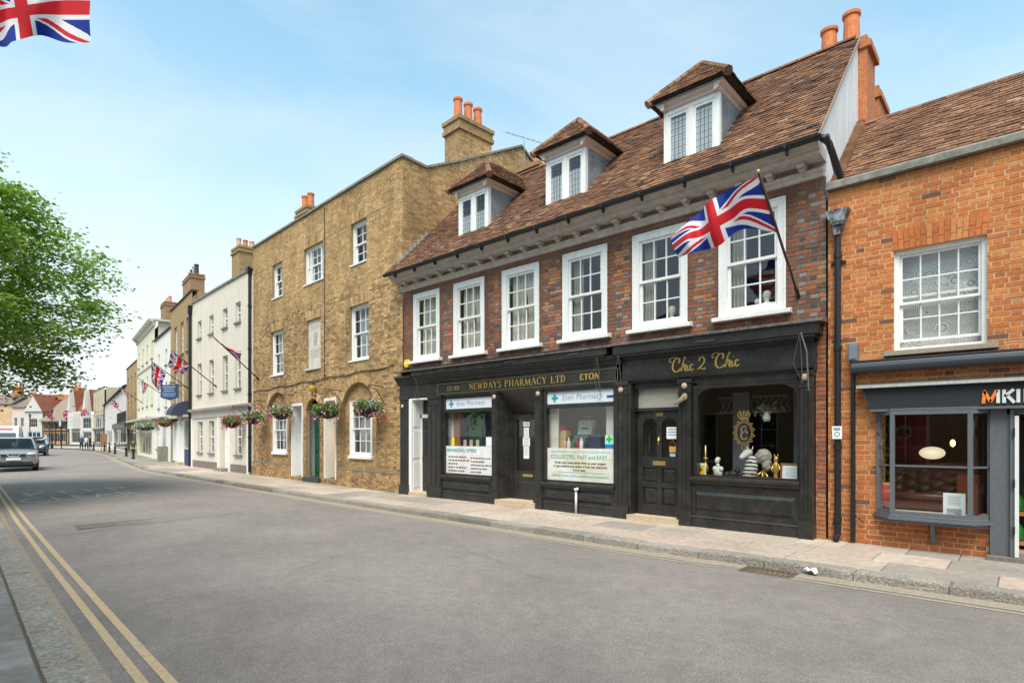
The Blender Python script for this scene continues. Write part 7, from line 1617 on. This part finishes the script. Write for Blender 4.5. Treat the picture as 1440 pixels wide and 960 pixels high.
def lamp_post(label,px,py,h):
    p=gnd(px,py,0.0); t=thing('street_lamp',label,'street lamp',p); frame(p); b=MB(); b.lathe([(.16,0),(.16,.5),(.1,.6),(.07,1.2),(.05,h-.8),(.05,h-.75)],p,10); b.build('post',M_blackm,t,smooth=True); b=MB(); b.lathe([(.08,h-.75),(.2,h-.25),(.2,h-.22)],p,6); b.build('lantern',G_dark,t); b=MB(); b.lathe([(.24,h-.22),(.1,h-.06),(.03,h),(0,h+.12)],p,8); b.box(p.x-.35,p.x+.35,p.y-.02,p.y+.02,h-1.0,h-.96); b.build('cap',M_blackm,t); frame((0,0,0))
lamp_post('black street lamp in front of the timbered house',73,629.5,5.4); lamp_post('black street lamp beyond the parked cars near the orange chimney',42,627,5.2)
p=gnd(146,634.5,0); frame(p); t=thing('menu_board','upright brown menu board on the far pavement','board',p); b=MB(); w_=RX[0]*.28,RX[1]*.28
for s in (-1,1): b.box(p.x+s*w_[0]-.03,p.x+s*w_[0]+.03,p.y+s*w_[1]-.03,p.y+s*w_[1]+.03,0,1.9)
b.build('post',M_wood,t); b=MB(); b._add([(p.x-w_[0],p.y-w_[1],.5),(p.x+w_[0],p.y+w_[1],.5),(p.x+w_[0],p.y+w_[1],1.85),(p.x-w_[0],p.y-w_[1],1.85)],[(0,1,2,3)]); b.build('panel',M_wood,t); frame((0,0,0))
p=gnd(86.5,631,0); frame(p); t=thing('street_sign','pale blue street sign on a dark pole before the timbered house','sign',p); b=MB(); b.tube([p,p+Vector((0,0,3.6))],.06,8); b.build('post',M_blackm,t); b=MB(); q=p+Vector((-.25,-.1,3.2)); b.box(q.x-.45,q.x+.45,q.y-.04,q.y+.04,q.z-.35,q.z+.35); b.build('panel',mat('pale_blue_sign',(.4,.56,.7),.5),t); frame((0,0,0))
x,z=IF.at(136,583); y,d=IF.out(130,x); c=atD(130,580.5,d); frame(c); t=thing('hanging_sign','square white hanging sign in a black frame on the buff house','sign',c); b=MB(); s=.32
R_=Vector((RX[0],RX[1],0))
for u0,u1,v0,v1 in ((-1,1,.85,1),(-1,1,-1,-.85),(-1,-.85,-.85,.85),(.85,1,-.85,.85)): b.quad(*[c+R_*u*s+Vector((0,0,v*s*1.1)) for u,v in ((u0,v0),(u1,v0),(u1,v1),(u0,v1))])
b.build('sign_frame',M_blackm,t); b=MB(); b.quad(*[c+R_*u*s*.85+Vector((0,0,v*s*.93))+Vector((VX[0],VX[1],0))*.01 for u,v in ((-1,-1),(1,-1),(1,1),(-1,1))]); b.build('panel',M_paper,t); b=MB(); b.tube([IF.world(x,0,z+.5),c+Vector((0,0,.5)),c+Vector((0,0,.33))],.03,5); b.build('bracket',M_blackm,t); frame((0,0,0))
# ------------------------------------------------------------------ cars
def car(label,loc,rz,paint,detail=True,name='parked_car'):
    t=thing(name,label,'car',loc,rz)
    # cross sections along x (front = +x): x, half width, bottom z, top z (bonnet/belt line)
    ST=[(2.16,.62,.42,.70),(2.10,.78,.30,.80),(1.95,.86,.24,.90),(1.6,.90,.22,1.0),(1.1,.905,.22,1.06),(.6,.91,.22,1.09),(-.4,.91,.22,1.12),(-1.4,.90,.22,1.14),(-1.9,.86,.26,1.14),(-2.15,.78,.36,1.0),(-2.2,.6,.45,.8)]
    b=MB(); n=16; vs=[]; fs=[]
    for x,hw,zb,zt in ST:
        h=zt-zb
        P=[(-.62,0),(-.93,.05),(-1,.25),(-1,.5),(-.985,.72),(-.93,.9),(-.8,.975),(-.4,1.0),(.4,1.0),(.8,.975),(.93,.9),(.985,.72),(1,.5),(1,.25),(.93,.05),(.62,0)]
        vs+=[(x-(.06*abs(p)**3 if x>1.9 else 0),p*hw,zb+q*h) for p,q in P]
    for i in range(len(ST)-1):
        for k in range(n): fs.append((i*n+k,(i+1)*n+k,(i+1)*n+(k+1)%n,i*n+(k+1)%n))
    fs+=[tuple(range(n)),tuple(range((len(ST)-1)*n,len(ST)*n))[::-1]]
    b._add(vs,fs); b.build('body',paint,t,smooth=True,sub=1)
    GH_=[(1.12,.74,1.03),(.42,.62,1.56),(-.4,.62,1.6),(-1.3,.6,1.57),(-2.02,.68,1.1)]
    b=MB(); vs=[]
    for x,hw,z in GH_: vs+=[(x,-hw,z),(x,hw,z)]
    # glass shell: windscreen, side windows, rear screen
    def q4(*p): b.quad(*p)
    belt=1.06
    A=[(1.12,.76),(.42,.63),(-.4,.64),(-1.3,.62),(-2.02,.7)]
    q4((1.12,-.74,1.03),(1.12,.74,1.03),(.42,.62,1.56),(.42,-.62,1.56)); b.build('windscreen',G_car,t)
    for s in (-1,1):
        b=MB(); b._add([(1.0,s*.84,1.07),(.42,s*.64,1.54),(-.3,s*.645,1.57),(-.3,s*.86,1.1)],[(0,1,2,3)]); b._add([(-.38,s*.86,1.1),(-.38,s*.645,1.57),(-1.2,s*.62,1.55),(-1.7,s*.82,1.13)],[(0,1,2,3)]); b.build('side_window',G_car,t)
        b=MB(); b.tube([(1.14,s*.8,1.04),(.8,s*.73,1.31),(.42,s*.635,1.57),(-.4,s*.65,1.6),(-1.3,s*.625,1.57),(-1.75,s*.72,1.35),(-2.02,s*.76,1.1)],.035,6); b.tube([(-.34,s*.65,1.58),(-.34,s*.86,1.08)],.035,6); b.build('pillar',paint,t)
    b=MB(); b._add([(.46,-.66,1.55),(.46,.66,1.55),(-.4,.67,1.615),(-.4,-.67,1.615),(-1.35,.64,1.58),(-1.35,-.64,1.58),(.1,-.45,1.61),(.1,.45,1.61)],[(0,1,7,6),(6,7,2,3),(3,2,4,5),(1,2,7),(0,6,3)]); b.build('roof',paint,t,smooth=True)
    b=MB(); b.quad((-2.02,-.7,1.1),(-2.02,.7,1.1),(-1.33,.62,1.57),(-1.33,-.62,1.57)); b.build('rear_window',G_car,t)
    b=MB(); b.box(-1.3,.7,-.6,.6,.6,.75)
    for s in (-1,1): b.box(-.2,.0,s*.35-.22,s*.35+.22,.7,1.35)
    b.build('seat',M_ink,t)
    for x in (1.33,-1.33):
        for s in (-1,1):
            w=MB(); n2=18
            def ring(r0,r1,y0,y1): 
                for k in range(n2):
                    a0,a1=2*math.pi*k/n2,2*math.pi*(k+1)/n2
                    w.quad((x+r0*math.cos(a0),y0,.33+r0*math.sin(a0)),(x+r0*math.cos(a1),y0,.33+r0*math.sin(a1)),(x+r1*math.cos(a1),y1,.33+r1*math.sin(a1)),(x+r1*math.cos(a0),y1,.33+r1*math.sin(a0)))
            ring(.33,.33,s*.68,s*.88); ring(.33,.22,s*.88,s*.9); ring(.33,.0,s*.68,s*.68); wo=w.build('wheel',M_tyre,t,smooth=False)
            w=MB(); ring(.22,.0,s*.89,s*.88); 
            for k in range(5): a=k*1.2566; w.tube([(x,s*.9,.33),(x+.2*math.cos(a),s*.905,.33+.2*math.sin(a))],.025,5)
            w.build('rim',M_rim,wo)
            w=MB()
            for k in range(10):
                a0,a1=math.pi*k/10,math.pi*(k+1)/10; w.quad(*[(x+r*math.cos(a),s*yy_,.34+r*math.sin(a)) for a,r,yy_ in ((a0,.37,.915),(a1,.37,.915),(a1,.46,.918),(a0,.46,.918))])
            w.build('wheel_arch',M_ink,t)
    b=MB(); b.box(2.06,2.165,-.45,.45,.7,.83); b.build('grille',M_ink,t)
    b=MB()
    for s in (-1,1): b.tube([(2.11,s*.3,.87),(2.19,s*.14,.71)],.022,5)
    b.tube([(2.19,-.14,.71),(2.19,.14,.71)],.022,5); b.box(2.12,2.17,-.09,.09,.77,.81); b.build('grille_trim',M_chrome,t)
    for s in (-1,1):
        b=MB(); b.ell((2.05,s*.64,.83),(.13,.19,.07),12,8); b.build('headlight',mat('headlamp',(.55,.58,.6),.15,spec=.8),t,smooth=True)
        b=MB(); b.ell((2.06,s*.66,.42),(.06,.09,.045),8,6); b.build('fog_light',mat('headlamp',(.55,.58,.6)),t,smooth=True)
        b=MB(); b.ell((.72,s*1.0,1.1),(.1,.12,.085),10,8); b.tube([(.74,s*.86,1.05),(.74,s*.98,1.08)],.03,6); b.build('wing_mirror',paint,t,smooth=True)
        b=MB(); b.box(.35,.5,s*.925-.01,s*.925+.01,.93,.96); b.build('door_handle',paint,t)
    b=MB(); b.box(2.165,2.19,-.26,.26,.55,.66); b.build('number_plate',M_paper,t); b=MB(); b.box(2.05,2.15,-.7,.7,.3,.48); b.build('lower_grille',M_ink,t,bevel=.03); b=MB(); b.box(1.9,2.1,-.82,.82,.2,.28); b.build('sump_guard',M_ink,t,bevel=.02)
    return t
G_car=glassmat('car_glass',(.2,.23,.22),1.42); M_tyre=mat('tyre_rubber',(.02,.02,.02),.85); M_rim=mat('alloy_rim',(.4,.4,.42),.3,metal=.8); M_chrome=mat('chrome',(.75,.76,.78),.12,metal=1.0)
P_sil=mat('silver_car_paint',(.36,.35,.33),.32,metal=.55,coat=.6); P_dk=mat('dark_car_paint',(.03,.035,.045),.3,metal=.3,coat=.6)
p=gnd(21,664,-.1); d=p.length; dirv=Vector((p.x,p.y,0)).normalized(); cc=p+dirv*2.1
car('silver crossover car parked facing the camera at the left edge',(cc.x,cc.y,road_z(cc.x,cc.y)),R(-8),P_sil)
p=atD(47,613,49); car('dark car behind the silver one, driver side by the standing man',(p.x,p.y,road_z(p.x,p.y)),R(-10),P_dk)
def van(label,loc,rz):
    t=thing('parked_van',label,'van',loc,rz); b=MB(); b.prism([(2.6,.35),(2.65,.95),(2.1,1.15),(1.55,1.95),(1.3,2.35),(1.0,2.5),(-2.6,2.5),(-2.7,.4)],-.98,.98,'y'); b.build('body',mat('white_van_paint',(.75,.75,.76),.35,coat=.4),t,bevel=.06)
    b=MB(); b._add([(2.13,-.85,1.2),(2.13,.85,1.2),(1.6,.8,1.95),(1.6,-.8,1.95)],[(0,1,2,3)]); b.v=[(x+.02,y,z+.01) for x,y,z in b.v]; b.build('windscreen',G_dark,t); b=MB(); b.box(2.6,2.7,-.8,.8,.45,.75); b.build('bumper',M_ink,t,bevel=.03)
    for s in (-1,1): b=MB(); b.box(2.62,2.68,s*.75-.14,s*.75+.14,.8,.95); b.build('headlight',mat('headlamp',(.55,.58,.6)),t)
    b=MB(); b.box(1.25,1.38,-.6,.6,2.1,2.32); b.v=[(x+.06,y,z) for x,y,z in b.v]; b.build('roof_lettering',mat('pink_red_print',(.6,.2,.25),.6),t)
    for x in (1.6,-1.7):
        for s in (-1,1): b=MB(); b.tube([(x,s*.78,.34),(x,s*.99,.34)],.34,16); b.build('wheel',M_tyre,t)
p=atD(6,613,46); van('white van with red roof lettering behind the silver car at the left edge',(p.x,p.y,road_z(p.x,p.y)),R(-10))
# ------------------------------------------------------------------ people
M_skin=mat('skin',(.5,.3,.22),.6); M_hair=mat('dark_hair',(.05,.03,.02),.7)
def person(label,loc,rz,h,cloth,legs,arms,lean=0,hair=None,bag=None,sleeve=True,shoe=(.02,.02,.02)):
    """cloth, legs: materials; arms: (elbow, wrist) offsets for each side; body grown from a skeleton as one surface"""
    s=h/1.75; J={}; E=[]; Rd={}; MT={}
    def node(n,p,r,par=None,m=0):
        J[n]=Vector(p); Rd[n]=r
        if par is not None: E.append((par,n,m))
    lz=lambda z:-lean*max(0,z-.9)
    node('pel',(0,0,.93),.135); node('sp',(0,lz(1.15),1.15),.13,'pel',1); node('ch',(0,lz(1.36),1.36),.15,'sp',1); node('nk',(0,lz(1.5),1.5),.058,'ch',0); node('hd',(0,lz(1.6)-.02,1.6),.085,'nk',0); node('ht',(0,lz(1.7)-.01,1.69),.088,'hd',3); node('ns',(0,lz(1.62)-.115,1.605),.014,'hd',0)
    for k,sx in enumerate((-1,1)):
        node(f'sh{k}',(sx*.19,lz(1.42),1.42),.065,'ch',1); el,wr=arms[k]; sh=J[f'sh{k}']
        node(f'el{k}',sh+Vector(el),.046,f'sh{k}',1); node(f'wr{k}',sh+Vector(el)+Vector(wr),.032,f'el{k}',1 if sleeve else 0)
        d=Vector(wr).normalized(); sd=d.cross(Vector((0,1,.1))).normalized() if abs(d.y)<.9 else Vector((1,0,0)); W_=J[f'wr{k}']
        node(f'ha{k}',W_+d*.08,.034,f'wr{k}',0)
        for f in range(4): node(f'f{k}{f}',W_+d*(.155+.012*(1-abs(f-1.5)))+sd*(f-1.5)*.021,.009,f'ha{k}',0)
        node(f't{k}',W_+d*.09+sd*.055,.01,f'ha{k}',0)
        st=.04*(1 if k else -1)
        node(f'hp{k}',(sx*.1,0,.88),.105,'pel',2); node(f'kn{k}',(sx*.105,-.02+st,.5),.068,f'hp{k}',2); node(f'an{k}',(sx*.11,.02+st*1.5,.09),.046,f'kn{k}',2); node(f'to{k}',(sx*.12,-.13+st*1.5,.045),.04,f'an{k}',4)
    names=list(J); me=bpy.data.meshes.new('body'); me.from_pydata([tuple(J[n]*s) for n in names],[(names.index(a),names.index(b)) for a,b,_ in E],[])
    o=bpy.data.objects.new('body_tmp',me); C.objects.link(o)
    md=o.modifiers.new('skin','SKIN'); md.use_smooth_shade=True
    if not me.skin_vertices: me.attributes
    lay=me.skin_vertices[0].data
    for i,n in enumerate(names): lay[i].radius=(Rd[n]*s*(1.15 if n in('pel','sp','ch') else 1),Rd[n]*s*(.8 if n in('pel','sp','ch') else 1)); lay[i].use_root=(n=='pel')
    sb_=o.modifiers.new('sub','SUBSURF'); sb_.levels=1
    bpy.context.view_layer.update(); ev=o.evaluated_get(bpy.context.evaluated_depsgraph_get()); nm=bpy.data.meshes.new_from_object(ev); bpy.data.objects.remove(o)
    nm.materials.clear()
    for m in (M_skin,cloth,legs,hair or M_hair,mat('shoe_leather',(.03,.025,.02),.6)): nm.materials.append(m)
    for p in nm.polygons:
        c=p.center/s; best=9;bm=1
        for a,b,m in E:
            A,B=J[a],J[b]; u=B-A; tt=max(0,min(1,(c-A).dot(u)/u.length_squared)); d=(c-A-u*tt).length-.5*(Rd[a]+(Rd[b]-Rd[a])*tt)
            if d<best: best=d;bm=m
        if bm in(0,3):
            hz=c.z; hy=c.y-lz(1.6)
            if hz>1.52: bm=3 if (hz>1.67 or (hy>.015 and hz>1.55)) else 0
        if 2==bm and c.z>.98: bm=1
        if 1==bm and c.z<.9 and abs(c.x)<.15: bm=2
        p.material_index=bm; p.use_smooth=True
    t=bpy.data.objects.new('person',nm); C.objects.link(t); t.location=loc; t.rotation_euler=(0,0,rz); tag(t,label,'person'); return t
CL=lambda n,c:mat('cloth_'+n,c,.9,var=.1,scale=14)
p=gnd(67,641.5,-.07); p.z=road_z(p.x,p.y) if p.x>-79 else -.1
person('man in pale blue shirt and jeans reaching out to the dark car',p,YAW-R(75),1.85,CL('pale_blue',(.5,.57,.66)),CL('jeans',(.04,.09,.15)),[((-.08,-.26,-.12),(.05,-.27,.02)),((.05,-.24,-.14),(-.02,-.27,.0))],lean=.12,sleeve=False)
p=gnd(114.5,632.5,0); person('walker in dark blue jacket on the far pavement, left of the pair',p,YAW+R(175),1.75,CL('navy',(.06,.075,.14)),CL('dark',(.03,.03,.035)),[((-.06,.02,-.28),(.02,-.08,-.24)),((.06,.02,-.28),(-.02,-.08,-.24))])
p=gnd(121.5,632,0); person('walker with pale top and dark trousers on the far pavement, middle of three',p,YAW+R(190),1.62,CL('pale',(.55,.53,.5)),CL('dark',(.03,.03,.035)),[((-.06,.02,-.28),(.02,-.08,-.24)),((.06,.02,-.28),(-.02,-.08,-.24))],hair=mat('fair_hair',(.35,.26,.15),.7))
p=gnd(126.5,632,0); person('walker in black jacket on the far pavement, nearest the farthest bollard',p,YAW+R(150),1.72,CL('black',(.025,.025,.03)),CL('dark',(.03,.03,.035)),[((-.06,.02,-.28),(.02,-.1,-.22)),((.06,.02,-.28),(-.02,-.1,-.22))])
